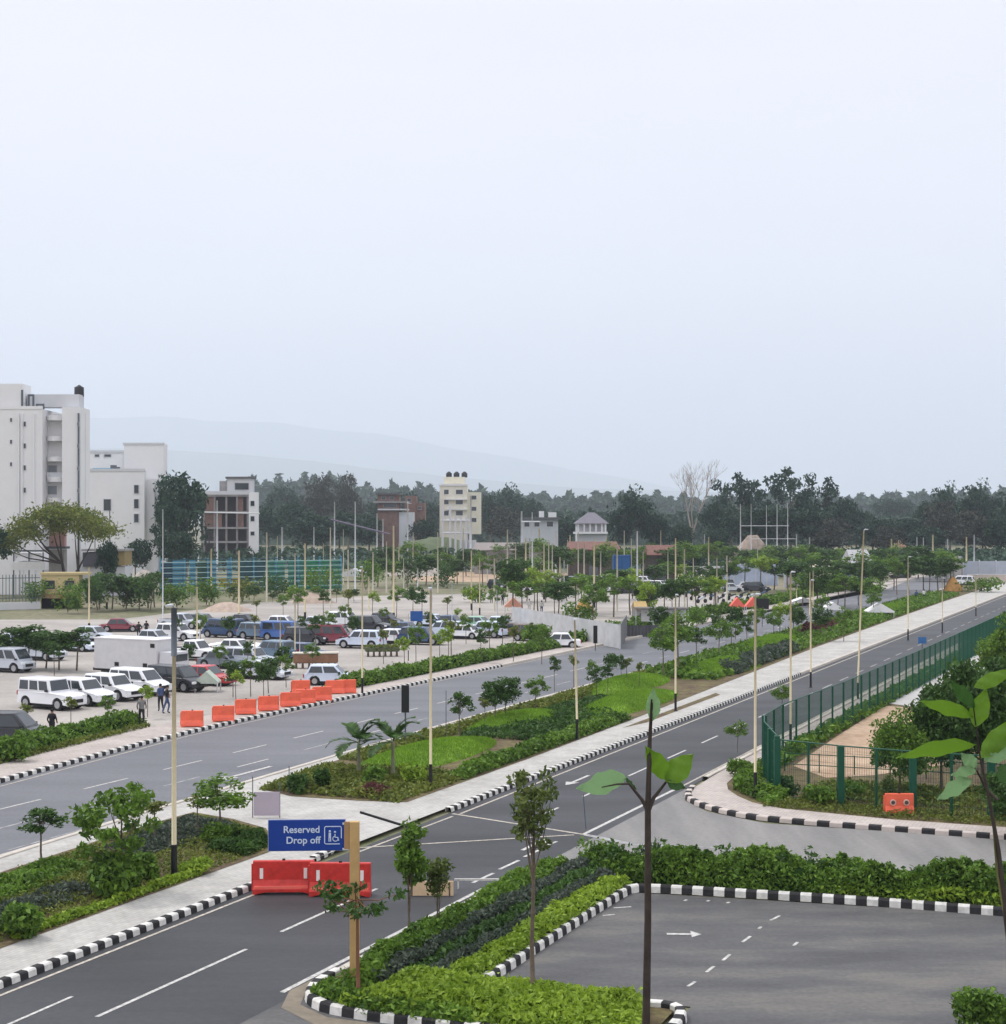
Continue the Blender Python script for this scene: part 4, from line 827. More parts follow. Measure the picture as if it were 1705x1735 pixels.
# distant wooded ridge reads as one mass
def wood(name, prof, Y, count, leaf, label, seed, dy=60):
    rng = np.random.default_rng(seed); x = rng.uniform(prof[0][0], prof[-1][0], count); yt = np.interp(x, [p[0] for p in prof], [p[1] for p in prof])
    Yd = Y + rng.uniform(-dy, dy, count); k = Yd / FPX; topz = CAM_H - (yt - HOR) * k; X = (x - 852.5) * k
    lump = .9 + .12 * np.sin(x * .21 + seed) * np.sin(x * .083) + .05 * np.sin(x * .7 + Yd * .05)
    z = topz * lump * (rng.random(count) ** .45); P = np.stack([X, Yd, z], 1); b = MB(); V, F_ = leafquads(P, leaf, rng, up=.1); b.leaves(V, F_)
    xs = np.linspace(prof[0][0], prof[-1][0], 120); ys = np.interp(xs, [p[0] for p in prof], [p[1] for p in prof]); k = (Y + dy * .6) / FPX; vs = []
    for i, (xx, yy) in enumerate(zip(xs, ys)):
        h_ = (CAM_H - (yy - HOR) * k) * (.82 + .06 * math.sin(i * .9))
        vs += [((xx - 852.5) * k, Y - dy * .3, 0), ((xx - 852.5) * k, Y, h_ * .8), ((xx - 852.5) * k, Y + dy * .6, h_), ((xx - 852.5) * k, Y + dy * 2, 0)]
    b.add(vs, [(4 * i + j, 4 * i + j + 1, 4 * i + j + 5, 4 * i + j + 4) for i in range(119) for j in range(3)], 0)
    return tag(b.build(name, LF), label, 'wood', kind='stuff')
wood('distant_wood', [(380, 812), (480, 808), (560, 800), (620, 822), (700, 818), (760, 824), (850, 828), (960, 838), (1060, 832), (1180, 842), (1300, 834), (1450, 838), (1600, 830), (1760, 820)], 1500, 16000, 3.6, 'bluish wooded ridge behind the whole site', 3, 100)
wood('distant_wood', [(430, 862), (640, 858), (760, 866), (900, 862), (1100, 868), (1300, 860), (1500, 872), (1760, 868)], 760, 15000, 1.7, 'dark belt of woodland behind the houses and masts', 4, 50)
wood('undergrowth', [(-60, 945), (250, 935), (430, 925), (700, 930), (900, 925), (1100, 928), (1400, 930), (1760, 925)], 400, 12000, .7, 'band of scrub and undergrowth along the back of the site', 5, 40)

# bare tree and flat topped tree at left
def bare_tree():
    rr = random.Random(4); t = empty('bare_tree', D(1172, 930, 440).xy.to_3d()); b = MB(); H = 27
    def br(p, d, L_, r, k):
        q = p + d * L_; b.tube([p, p.lerp(q, .5) + Vector((rr.uniform(-1, 1), rr.uniform(-1, 1), 0)) * L_ * .05, q], [r, r * .8, r * .55], 5)
        if k == 0: return
        for _ in range(3 if k > 1 else 4): br(q, (d + Vector((rr.uniform(-.55, .55), rr.uniform(-.55, .55), rr.uniform(-.05, .35)))).normalized(), L_ * rr.uniform(.62, .85), r * .55, k - 1)
    br(Vector((0, 0, 0)), Vector((.03, 0, 1)), 8, .5, 5); b.build('trunk', bark_p, t); return tag(t, 'pale leafless tree standing against the sky right of centre', 'tree')
bare_tree()
def rain_tree():
    Y = 235.; base = D(118, 1000, Y); t = empty('spreading_tree', (base.x, Y, 0)); rr = random.Random(9); rng = np.random.default_rng(9); k = Y / FPX; b = MB(); cl = []
    for px, py in ((20, 905), (45, 880), (70, 865), (95, 858), (120, 860), (145, 868), (165, 880), (180, 893), (60, 898), (100, 885), (135, 885), (35, 893), (155, 898), (85, 872), (112, 872), (10, 920)):
        for dy in (-2.5, 0, 2.5):
            cl.append(Vector(((px - 118) * k + rr.uniform(-.4, .4), dy + rr.uniform(-1, 1), CAM_H - (py - HOR) * k + 0.2 - abs(dy) * .15 - .5)))
    f = Vector((0.6, 0, 6.0)); b.tube([(0.4, 0, 0), (0.9, 0, 2.5), (1.2, 0, 4.5)], [.42, .33, .3], 8); b.tube([(0.4, 0, 0), (-.6, 0, 2.8), (-1.2, 0.4, 5.5)], [.3, .25, .2], 8)
    for c in cl[::5]:
        s_ = Vector((1.2, 0, 4.5)) if c.x > -.5 else Vector((-1.2, .4, 5.5)); b.tube([s_, s_.lerp(c, .55) + Vector((0, 0, -.5)), c], [.16, .09, .03], 5)
    b.build('trunk', bark_d, t, smooth=True); P = []
    for c in cl:
        q = rng.normal(size=(190, 3)) * np.array([1.0, 1.0, .5]); P.append(q + np.array(c))
    P = np.concatenate(P); cb = MB(); V, F_ = leafquads(P, .24, rng, up=.5); cb.leaves(V, F_); cb.build('crown', LO, t)
    return tag(t, 'flat topped spreading tree with a forked dark trunk in front of the white block', 'tree')
rain_tree()
# ------------------------------------------------------------------ buildings
def bx(b, x0, x1, y0, y1, Y, dep, m=0, o=None, dz=0):
    """box whose front face covers photo columns x0-x1 and rows y0(top)-y1(bottom) at depth Y"""
    a, c = D(x0, y0, Y), D(x1, y1, Y); o = o or Vector((0, 0, 0)); zb = c.z if c.z > 2.6 else 0
    b.box((((a.x + c.x) / 2) - o.x, Y + dep / 2 - o.y, (a.z + zb) / 2 - o.z + dz), (c.x - a.x, dep, a.z - zb), m=m); return b
def bld(name, px, Y, label, cat='building'):
    return tag(empty(name, ((px - 852.5) * Y / FPX, Y, 0)), label, cat)
def part(t, name, Y, dep, rects, m, off=0.0):
    for r in rects:
        b = MB(); bx(b, r[0], r[1], r[2], r[3], Y + off, dep, o=t.location); o = b.build(name, m, t)
    return o
def windows(t, rects, Y, fm=None, gm=None, thick=.12):
    """each window: a projecting frame with its own pane"""
    for x0, x1, y0, y1 in rects:
        a, c = D(x0, y0, Y), D(x1, y1, Y); o = t.location; w, h = c.x - a.x, a.z - c.z; cx, cz = (a.x + c.x) / 2 - o.x, (a.z + c.z) / 2; f = MB(); e_ = min(.12, w * .12)
        for dx in (-1, 1): f.box((cx + dx * (w / 2 - e_ / 2), Y - o.y - thick / 2, cz), (e_, thick, h))
        for dz in (-1, 1): f.box((cx, Y - o.y - thick / 2 - .003, cz + dz * (h / 2 - e_ / 2)), (w - 2 * e_ - .01, thick, e_))
        fo = f.build('window', fm or wall_w2, t); MB().box((cx, Y - o.y - .02, cz), (w - 2 * e_, .03, h - 2 * e_)).build('pane', gm or glass, fo)
# white block at left
Y = 254.; t = bld('apartment_block', 60, Y, 'tall white apartment block with curved balconies at the left edge')
b = MB(); bx(b, -190, 72, 693, 1007, Y, 14, o=t.location); bx(b, 72, 105, 702, 1007, Y + 3.2, 2.5, o=t.location); bx(b, 105.1, 137, 690, 1007, Y + .3, 5.6, o=t.location)
b.build('wall', wall_w, t, bevel=.02)
part(t, 'roof_room', Y, 5, [(-150, 37, 650, 692.8)], wall_w, .6); part(t, 'roof_room', Y, 3, [(46, 134, 668, 689.8)], wall_w2, 2.4)
part(t, 'parapet', Y, .25, [(-190, 72, 688, 693.2)], wall_w, -.12)
for yy in (707, 742, 777, 812, 847):
    a = D(88, yy, Y); sb = MB(); pr = [(-1.65 + 3.3 * i / 12, -1.5 * math.sin(math.pi * i / 12) ** .5) for i in range(13)]
    sb.prism([(p[0], p[1] * 1.3 + 3.1) for p in pr], -.38, .38); o = sb.build('balcony_slab', wall_w, t, loc=(a.x - t.location.x, 0, a.z))
    ob = MB(); ob.prism([(-1.5, 3.0), (-1.4, 1.9), (1.4, 1.9), (1.5, 3.0), (1.42, 3.0), (1.34, 1.98), (-1.34, 1.98), (-1.42, 3.0)], .16, 1.15)
    if yy == 812: ob.build('balcony_railing', greyp, t, loc=(a.x - t.location.x, 0, a.z))
    if yy in (777, 812): windows(t, [(80, 98, yy + 10, yy + 27)], Y + 3.2, wall_w, mat('pale_grey_glass', (.25, .27, .3), rough=.2))  # paler grey glass in the balcony recess
windows(t, [(40, 44.5, y, y + 9) for y in (714, 751, 788, 826)] + [(17, 21, y, y + 7) for y in (708, 745, 783)], Y, wall_w2, glass)
for x_ in (30, 36, 56): part(t, 'pilaster', Y, .3, [(x_, x_ + 2.2, 700, 990)], wall_w, -.3)
part(t, 'drain_pipe', Y, .25, [(131.5, 134, 700, 1000)], darkp, .04); part(t, 'drain_pipe', Y, .3, [(149.2, 150.8, 700, 1000)], mat('brown_pipe', (.16, .12, .12)), 5.5); part(t, 'drain_pipe', Y, .3, [(143, 144.4, 700, 1000)], wall_w2, 2.9)
windows(t, [(131, 134, y, y + 7) for y in (715, 752, 790, 828)], Y + .04, wall_w2, glass)
a = D(120, 658, Y); wt = MB(); wt.lathe([(.75, 0), (.78, .1), (.78, 1.5), (.3, 1.75), (.2, 1.9)], 14); wt.build('water_tank', black, t, loc=(a.x - t.location.x, 5, D(0, 668, Y).z), smooth=True)
pb = MB()
for x_, y0_, y1_ in ((36, 660, 690), (47, 668, 692), (55, 668, 692), (61, 684, 692), (72, 684, 693)): a, c = D(x_, y0_, Y), D(x_, y1_, Y); pb.tube([(a.x - t.location.x, .5, a.z), (c.x - t.location.x, .5, c.z)], .18, 6)
for x0_, x1_, y_ in ((47, 55, 669), (60, 73, 685)): a, c = D(x0_, y_, Y), D(x1_, y_, Y); pb.tube([(a.x - t.location.x, .5, a.z), (c.x - t.location.x, .5, c.z)], .18, 6)
pb.build('roof_pipes', darkp, t)
# second white block
Y = 330.; t = bld('apartment_block', 215, Y, 'lower pale building with stepped roofs and a blue tarpaulin, right of the tall white block')
part(t, 'wall', Y, 1.9, [(120, 244.8, 797, 990)], wall_w); part(t, 'wall', Y, 3.8, [(245, 262, 812, 990)], wall_w, 2); part(t, 'wall', Y, 4, [(210, 277, 752, 990)], wall_w, 6)
part(t, 'wall', Y, 8, [(150, 209.8, 766, 796.8)], wall_w, 6.5); part(t, 'parapet', Y, .3, [(119, 245.6, 794, 798.6)], wall_w2, -.15); part(t, 'parapet', Y, .3, [(208, 278.5, 750, 753.4)], wall_w2, 5.8); part(t, 'parapet', Y, .3, [(148, 210, 763, 767)], wall_w2, 6.3)
windows(t, [(226.5, 236, 821, 837), (226.5, 236, 845, 862), (226.5, 236, 870, 886), (175, 189, 845, 866)], Y, wall_w2, glass); windows(t, [(160, 169, 769, 775), (176, 189, 769, 775)], Y + 6.5, wall_w2, glass)
part(t, 'tarpaulin', Y, 2.5, [(157, 186, 793, 797.5)], mat('blue_tarpaulin', (.08, .42, .62), var=.15), .5)
part(t, 'roof_clutter', Y, 1, [(187, 196, 788, 796), (196, 202, 791, 796.5)], darkp, 1.2)
# unfinished building
Y = 380.; t = bld('unfinished_building', 392, Y, 'unfinished concrete frame building with brick infill and white right side')
part(t, 'floor_slab', Y, 5, [(340, 421, y, y + 3.2) for y in (838, 866, 893, 917)], wall_g)
part(t, 'column', Y, .6, [(x, x + 3, 841.2, 940) for x in (344, 362, 382, 400, 418)], mat('grey_column', (.25, .23, .23)), .3)
part(t, 'infill_wall', Y, .3, [(347.2, 361.8, 841.4, 865.8), (365.2, 376, 869.4, 892.8), (403.2, 412, 841.4, 865.8), (347.2, 361.8, 869.4, 892.8), (403.2, 413, 869.4, 892.8)], brickm, .6)
part(t, 'inner_wall', Y, .3, [(341, 434, 838, 940)], mat('dark_inner_wall', (.09, .08, .085)), 4.5)  # back wall of the open floors in one dark tone
part(t, 'side_wall', Y, 2.5, [(421.5, 436, 834, 940)], wall_w, -.3); windows(t, [(424, 432, 848, 858), (424, 432, 874, 884), (424, 432, 900, 908)], Y - .3, wall_w2, glass)
part(t, 'parapet', Y, .4, [(342, 421, 832, 838)], wall_w2, -.2); part(t, 'roof_room', Y, 6, [(372, 402, 815, 837.8)], wall_g, 3); part(t, 'roof_room', Y, 3, [(385, 428, 811, 833.8)], wall_w2, 2); part(t, 'roof_slab', Y, 4, [(382, 430, 807.5, 811)], mat('dark_slab', (.12, .12, .13)), 1.6)
windows(t, [(398, 422, 818, 830)], Y + 2, wall_g, glass)
# cream tower block
Y = 510.; t = bld('tower_block', 768, Y, 'cream tower block with three black water tanks on its roof')
part(t, 'wall', Y, 12, [(745, 792, 822, 935)], wall_y); part(t, 'wall', Y, 10, [(792.2, 815, 834, 905)], wall_y, 3); part(t, 'parapet', Y, .5, [(743.5, 793.5, 820, 823)], wall_w, -.3); part(t, 'stair_head', Y, 5, [(752, 788, 808, 819.8)], wall_y, 3)
part(t, 'balcony_band', Y, 1.2, [(756, 792, y, y + 2) for y in (845, 862, 879)], wall_w, -1.2)
windows(t, [(x, x + w, y, y + 9) for y in (829, 846, 865) for x, w in ((752, 9), (772, 13))], Y, wall_w, glass); windows(t, [(798, 808, y, y + 8) for y in (839, 858, 877)], Y + 3, wall_w, glass)
for px_ in (760, 773, 786.5):
    a = D(px_, 808, Y); MB().lathe([(.9, 0), (.95, .1), (.95, 1.3), (.5, 1.7), (.35, 1.9)], 12).build('water_tank', black, t, loc=(a.x - t.location.x, 5, a.z - .05), smooth=True)
# scaffold tower in front
Y = 372.; t = tag(empty('scaffold', ((775 - 852.5) * Y / FPX, Y, 0)), 'pale grey steel frame standing in front of the cream tower block', 'scaffold')
for px_ in (750, 763, 772, 781, 790, 797): a, c = D(px_, 875 if px_ > 763 else 855, Y), D(px_, 962, Y); MB().tube([(a.x - t.location.x, 0, max(0, c.z)), (a.x - t.location.x, 0, a.z)], .3, 6).build('upright', wall_w2, t)
for py_ in (882, 903): a, c = D(748, py_, Y), D(798, py_, Y); MB().tube([(a.x - t.location.x, -.1, a.z), (c.x - t.location.x, -.1, a.z)], .22, 6).build('cross_bar', wall_w2, t)
part(t, 'panel', Y, .3, [(783, 807, 915, 950)], wall_w2, .5)
# brick houses in the trees
Y = 480.; t = bld('brick_house', 668, Y, 'brownish brick house with a flat dark roof rising above the dark trees')
part(t, 'wall', Y, 10, [(640, 676, 838, 940)], brickm); part(t, 'floor_slab', Y, 12, [(632, 690, 849, 852)], wall_g, -1.3); part(t, 'floor_slab', Y, 11, [(640, 690, 862, 864.5)], wall_w2, -1); part(t, 'roof', Y, 12, [(636, 678, 834.5, 838)], mat('dark_slab', (.12, .12, .13)), -1); windows(t, [(646, 654, 841, 847), (660, 668, 841, 847), (650, 672, 853, 860)], Y, wall_g, glass)
part(t, 'wing', Y, 9, [(676.3, 700, 868, 940)], wall_w2, .2)
t = bld('brick_house', 702, 500., 'second brick house with stepped walls, right of the flat roofed brick house')
part(t, 'wall', 500., 9, [(686, 705, 840, 940)], brickm); part(t, 'wall', 500., 9, [(705.2, 720, 852, 940)], brickm, 1); windows(t, [(690, 697, 844, 850), (708, 715, 858, 864)], 500., wall_g, glass)
Y = 440.; t = bld('white_house', 920, Y, 'small white house with dark openings among the trees right of centre')
part(t, 'wall', Y, 9, [(886, 946, 880, 940)], wall_w2); part(t, 'roof_room', Y, 4, [(914, 922, 866, 876.4), (930, 943, 868, 876.4)], wall_w, 2); part(t, 'roof', Y, 10, [(882, 950, 876.5, 879.9)], mat('dark_slab', (.12, .12, .13)), -1.5); windows(t, [(888, 898, 883, 893), (905, 915, 883, 893), (926, 938, 883, 893)], Y, wall_w, glass)
Y = 400.; t = bld('white_house', 1003, Y, 'white house with an arcaded balcony under a grey roof')
part(t, 'wall', Y, 9, [(978, 1028, 886, 945)], wall_w2, 1.6); part(t, 'balcony', Y, 1.5, [(972, 1030, 901, 904.5)], wall_w, 0)
part(t, 'balcony_column', Y, .5, [(x, x + 2.4, 886, 900.9) for x in (979, 989, 999, 1009, 1019, 1025)], wall_w, .1)
rb = MB(); a, c = D(975, 887, Y), D(1032, 868, Y); ox = t.location.x
rb.add([(a.x - ox, -.3, a.z), (c.x - ox, -.3, a.z), (c.x - ox, 11, a.z), (a.x - ox, 11, a.z), ((a.x * .6 + c.x * .4) - ox, 4, c.z), ((a.x * .4 + c.x * .6) - ox, 4, c.z)], [(0, 1, 5, 4), (1, 2, 5), (2, 3, 4, 5), (3, 0, 4), (0, 3, 2, 1)]); rb.build('roof', mat('grey_roof', (.18, .17, .2), var=.15), t)
def shed(name, x0, x1, y0, ye, yb, Y, dep, wm, rm, label, cat='shed'):
    t = bld(name, (x0 + x1) / 2, Y, label, cat); o = t.location; a, e_, c = D(x0, y0, Y), D(x0, ye, Y), D(x1, yb, Y); w = c.x - a.x; zb = 0
    MB().box((0, dep / 2, e_.z / 2), (w * .94, dep, e_.z)).build('wall', wm, t)
    r_ = MB(); h0, h1 = e_.z + .02, a.z; r_.add([(-w / 2, -.4, h0), (w / 2, -.4, h0), (w / 2, dep + .4, h0), (-w / 2, dep + .4, h0), (-w / 2 * .92, dep / 2, h1), (w / 2 * .92, dep / 2, h1), (-w / 2, -.4, h0 - .15), (w / 2, -.4, h0 - .15), (w / 2, dep + .4, h0 - .15), (-w / 2, dep + .4, h0 - .15)], [(0, 1, 5, 4), (2, 3, 4, 5), (1, 2, 5), (3, 0, 4), (6, 7, 1, 0), (7, 8, 2, 1), (8, 9, 3, 2), (9, 6, 0, 3), (9, 8, 7, 6)]); r_.build('roof', rm, t)
    MB().box((0, -.02, e_.z * .3), (w * .2, .08, e_.z * .6)).build('door', darkp, t); return t
rust = mat('red_tin_roof', (.17, .085, .07), var=.2, scale=1); tin = mat('grey_tin_roof', (.38, .38, .4), var=.15, scale=1); strw = mat('thatch', (.45, .32, .14), var=.25, scale=4)
shed('shed', 962, 1052, 918, 931, 950, 330., 12, mat('shed_wall', (.07, .06, .055), var=.3), rust, 'long low shed with a reddish tin roof right of the tall masts')
shed('shed', 1096, 1150, 924, 940, 962, 300., 8, mat('shed_wall', (.14, .12, .11), var=.2), rust, 'small red roofed shed at the foot of the bare tree')
shed('shed', 800, 935, 920, 932, 950, 350., 14, wall_g, mat('dull_tin_roof', (.24, .21, .2), var=.2), 'wide dull roofed shed right of the cream tower block')
shed('house', 1442, 1480, 932, 954, 985, 270., 8, mat('navy_wall', (.09, .11, .18), var=.5, scale=.6), tin, 'small blue walled house with a grey gable near the right hand lamp post', 'house')
shed('hut', 1075, 1098, 1020, 1031, 1050, 190., 4, wall_g, strw, 'small hut with an orange thatched roof in mid distance', 'hut')
t = bld('container', 1056, 260., 'blue shipping container with its shade put into the colour, beside the red roofed shed', 'container')
part(t, 'body', 260., 3, [(1040, 1069, 941, 1000)], mat('blue_container_shade', (.015, .07, .20), var=.12)); part(t, 'door', 260., .08, [(1042, 1053, 945, 996), (1055, 1067, 945, 996)], mat('blue_container_door_shade', (.02, .09, .24)), -.1)  # blue darkened: the shade on the container is put into its colour
# gate pier, shed and tarpaulins at left
Y = 215.; t = bld('gate_building', 103, Y, 'sandy yellow gatehouse wall with two dark square openings', 'gatehouse')
sandw = mat('sandy_wall', (.55, .45, .24), var=.1); part(t, 'wall', Y, 2.0, [(70, 134, 974, 1020)], sandw); part(t, 'coping', Y, 2.4, [(68, 148, 970, 974)], sandw, -.2); windows(t, [(73.5, 95, 982, 1000), (108, 128, 982, 1000)], Y, sandw, glass); part(t, 'band', Y, .3, [(70, 134, 1006, 1009), (70, 134, 1014, 1017)], mat('brown_band', (.3, .2, .1)), -.3)
Y = 250.; t = bld('shed', 175, Y, 'dark grey flat shed with a mustard end panel left of the rubble', 'shed'); part(t, 'wall', Y, 5, [(140, 193, 936, 960)], mat('slate_panel', (.10, .095, .12))); part(t, 'end_panel', Y, 5.02, [(193.2, 211, 934, 958)], mat('mustard_panel', (.28, .21, .09))); part(t, 'roof', Y, 6, [(138, 212, 930.5, 934)], wall_g, -.4); part(t, 'base', Y, 5, [(138, 212, 960, 1003)], wall_w2, .3)
Y = 245.; t = bld('tent', 50, Y, 'white tarpaulin shelters at the foot of the white block', 'tent'); part(t, 'sheet', Y, 4, [(24, 70, 937, 950)], mat('white_sheet', (.78, .78, .8), var=.06)); part(t, 'sheet', Y, 5, [(18, 76, 952, 966)], mat('white_sheet', (.78, .78, .8), var=.06), -1); part(t, 'beam', Y, .3, [(22, 78, 932, 934.5)], darkp, -.4); part(t, 'post', Y, .3, [(x, x + 1.4, 936, 1000) for x in (22, 48, 72)], darkp, -.4)
a = G(12, 1004); t = tag(empty('stall_umbrella', a), 'dark red umbrella over a pink sheet at the left edge', 'umbrella'); k = a.y / FPX; MB().lathe([(.06, 0), (.06, 5.6)], 8).build('pole', darkp, t)
MB().lathe([(11 * k, 3.6), (10 * k, 4.4), (4 * k, 5.3), (.1, 5.7)], 8).build('canopy', mat('dark_red_cloth', (.28, .01, .02)), t); MB().box((0, 0, 3.0), (26 * k, 2, .4)).build('sheet', mat('pink_sheet', (.75, .2, .22)), t)
Y = 238.; o0 = Vector(((95 - 852.5) * Y / FPX, Y, 0)); t = tag(empty('shrine', o0), 'pink arched shrine tower rising in front of the spreading tree', 'shrine'); k = Y / FPX; zf = lambda py: CAM_H - (py - HOR) * k
MB().box((0, 1, zf(931) / 2), (26 * k, 1.6, zf(931))).build('base', wall_g, t); MB().box((0, 1, zf(928)), (34 * k, 2.2, .35)).build('ledge', darkp, t)
pr = [(-13 * k, zf(928)), (13 * k, zf(928)), (13 * k, zf(900))] + [(13 * k * math.cos(q), zf(900) + 16 * k * math.sin(q)) for q in [math.pi * i / 12 for i in range(1, 12)]] + [(-13 * k, zf(900))]
b = MB(); n_ = len(pr); b.add([(p[0], .4, p[1]) for p in pr] + [(p[0], 1.6, p[1]) for p in pr], [tuple(range(n_)), tuple(reversed(range(n_, 2 * n_)))] + [(i, n_ + i, n_ + (i + 1) % n_, (i + 1) % n_) for i in range(n_)]); b.build('arch_panel', mat('pink_stone', (.62, .36, .36), var=.15, scale=2), t)
b = MB(); b.lathe([(7 * k, zf(886)), (6 * k, zf(880)), (3 * k, zf(875)), (.1, zf(870))], 10, c=(0, 1, 0)); b.build('finial', wall_w2, t, smooth=True)
# rubble, mounds
def heap(name, px, py, w, h, m, label, seed, z=0, cat='mound', kind=None, asp=.6):
    a = G(px, py, 0); k = a.y / FPX; rr = random.Random(seed); b = MB(); N_ = 22; vs = [(0, 0, h * k)]
    for i in range(1, 7):
        r = i / 6
        for j in range(N_): q = 6.2832 * j / N_; w_ = 1 + rr.uniform(-.10, .10); vs.append((w * k / 2 * r * w_ * math.cos(q), w * k / 2 * asp * r * w_ * math.sin(q), max(-.05, h * k * (1 - r ** 1.6) * (1 + rr.uniform(-.08, .08)) - (.06 if i == 6 else 0))))
    b.add(vs, [(0, 1 + j, 1 + (j + 1) % N_) for j in range(N_)] + [(1 + (i - 1) * N_ + j, 1 + i * N_ + j, 1 + i * N_ + (j + 1) % N_, 1 + (i - 1) * N_ + (j + 1) % N_) for i in range(1, 6) for j in range(N_)])
    return tag(b.build(name, m, loc=a, smooth=True), label, cat, kind=kind)
rub = mat('rubble', (.42, .38, .34), var=.3, scale=1.5, bump=1); brown_e = mat('brown_earth', (.26, .17, .12), var=.3, scale=.8)
heap('grass_mound', 740, 962, 260, 52, mat('dull_grass', (.09, .115, .06), var=.25, scale=.3), 'dull green grassy mound behind the masts', 1)
heap('earth_mound', 1275, 965, 100, 58, mat('rocky_earth', (.30, .24, .20), var=.45, scale=.5), 'brown and white earth mound at the foot of the high trees', 2)
heap('sand_heap', 1515, 955, 80, 44, mat('sandy_earth', (.42, .26, .16), var=.3, scale=.4), 'sandy orange mound before the right hand wood', 3)
heap('rubble_heap', 190, 985, 130, 28, rub, 'pale rubble heap below the dark grey shed', 4); heap('rubble_heap', 245, 990, 60, 24, rub, 'smaller rubble heap left of the blue fence', 5)
heap('rubble_heap', 705, 975, 110, 22, rub, 'pale stones and sacks piled behind the shrubs', 6)
heap('earth_mound', 1615, 1003, 34, 26, mat('orange_earth', (.55, .30, .10), var=.2), 'small orange heap by the verge at far right', 7); heap('earth_mound', 990, 1036, 34, 22, mat('orange_earth', (.55, .30, .10), var=.2), 'small orange heap behind the grey sheet fence', 8)
heap('sand_heap', 385, 1036, 90, 16, mat('beige_sand', (.42, .33, .27), var=.2), 'low beige sand heap at the back of the car park under the blue fence', 9); heap('sand_heap', 530, 1022, 80, 18, mat('beige_sand', (.42, .33, .27), var=.2), 'low beige sand heap at the back of the car park below the green screen', 10)
heap('sand_heap', 1180, 1046, 70, 16, mat('pale_sand', (.55, .52, .49), var=.1), 'pale heap left of the orange shelters', 11)
# walls
def wall_run(name, p, q, h, m, label, th=.25, cap=None, posts=0, cat='wall'):
    v = (q - p); v.z = 0; Ln = v.length; t = tag(empty(name, (p.x, p.y, 0), math.atan2(v.y, v.x)), label, cat)
    MB().box((Ln / 2, 0, h / 2), (Ln, th, h)).build('panel', m, t, bevel=.01)
    if cap: MB().box((Ln / 2, 0, h + .06), (Ln + .1, th + .14, .12)).build('coping', cap, t)
    for i in range(posts + 1 if posts else 0): MB().box((Ln * i / posts, -.03, h / 2 + .1), (.16, th + .12, h + .2)).build('post', cap or greyp, t)
    return t
wall_run('sheet_wall', D(1632, 990, 305), D(1800, 990, 305), 4.0, mat('pale_sheet', (.42, .46, .54), var=.1, scale=.5), 'tall pale bluish sheet wall at the far right', posts=6); wall_run('boundary_wall', D(1640, 990, 296), D(1810, 990, 296), 1.7, mat('beige_wall', (.55, .48, .42), var=.1), 'low beige boundary wall in front of the pale bluish sheet wall', cap=wall_w2)
wall_run('sheet_wall', D(1588, 990, 330), D(1630, 990, 300), 5.0, wall_g, 'dark grey end of the tall sheet wall at far right'); wall_run('sheet_wall', D(1225, 990, 290), D(1318, 990, 290), 3.8, mat('blue_white_sheet', (.40, .47, .60), var=.2, scale=.4), 'bluish white sheet wall in front of the brown earth mound', posts=5)
wall_run('sheet_wall', D(1165, 990, 300), D(1220, 990, 300), 3.2, wall_w2, 'pale wall left of the brown earth mound'); wall_run('sheet_wall', D(1330, 990, 280), D(1372, 990, 290), 3.4, mat('lilac_sheet', (.46, .42, .46), var=.2), 'lilac grey sheet wall behind the small trees right of the mound', posts=3)
corr = mat('corrugated_grey_sheet', (.56, .57, .58), var=.14, scale=.8)
t = tag(empty('sheet_fence', G(900, 1082)), 'pale grey corrugated sheet fence enclosing works beside the far carriageway', 'fence'); o = t.location
def cor(p, q, h, m, nm='panel'):
    Ln = (q - p).length; d = (q - p).normalized(); nn = Vector((-d.y, d.x, 0)); b = MB(); N_ = int(Ln / .18); vs = []
    for i in range(N_ + 1):
        c = p + d * (Ln * i / N_) - o + nn * (.03 if i % 2 else -.03); vs += [(c.x, c.y, 0.02), (c.x, c.y, h)]
    b.add(vs, [(2 * i, 2 * i + 2, 2 * i + 3, 2 * i + 1) for i in range(N_)]); b.build(nm, m, t)
    for i in range(int(Ln / 3) + 1): c = p + d * min(Ln, 3 * i) - o + nn * .07; MB().box((c.x, c.y, h / 2 + .05), (.08, .08, h + .1)).build('post', greyp, t)
cor(G(868, 1062), G(1052, 1100), 2.25, corr); cor(G(1052, 1100), G(1062, 1080), 2.25, mat('dark_grey_sheet', (.2, .2, .21), var=.1)); cor(G(1062, 1080), G(1165, 1078), 1.2, mat('dark_low_sheet', (.09, .09, .1), var=.2))
t = tag(empty('awning', G(1120, 1070)), 'white sheeted awning on thin legs at the end of the grey sheet fence', 'awning'); k = t.location.y / FPX
MB().box((0, 0, 2.5), (90 * k, 3, .12)).build('roof_sheet', mat('dark_roof_sheet', (.13, .12, .12)), t); MB().box((5 * k, .3, 1.7), (76 * k, .1, 1.3)).build('side_sheet', mat('white_sheet', (.78, .78, .8), var=.06), t)
for x_ in (-44, -15, 15, 44): MB().tube([(x_ * k, -1.3, 0), (x_ * k, -1.3, 2.45)], .05, 6).build('leg', greyp, t)
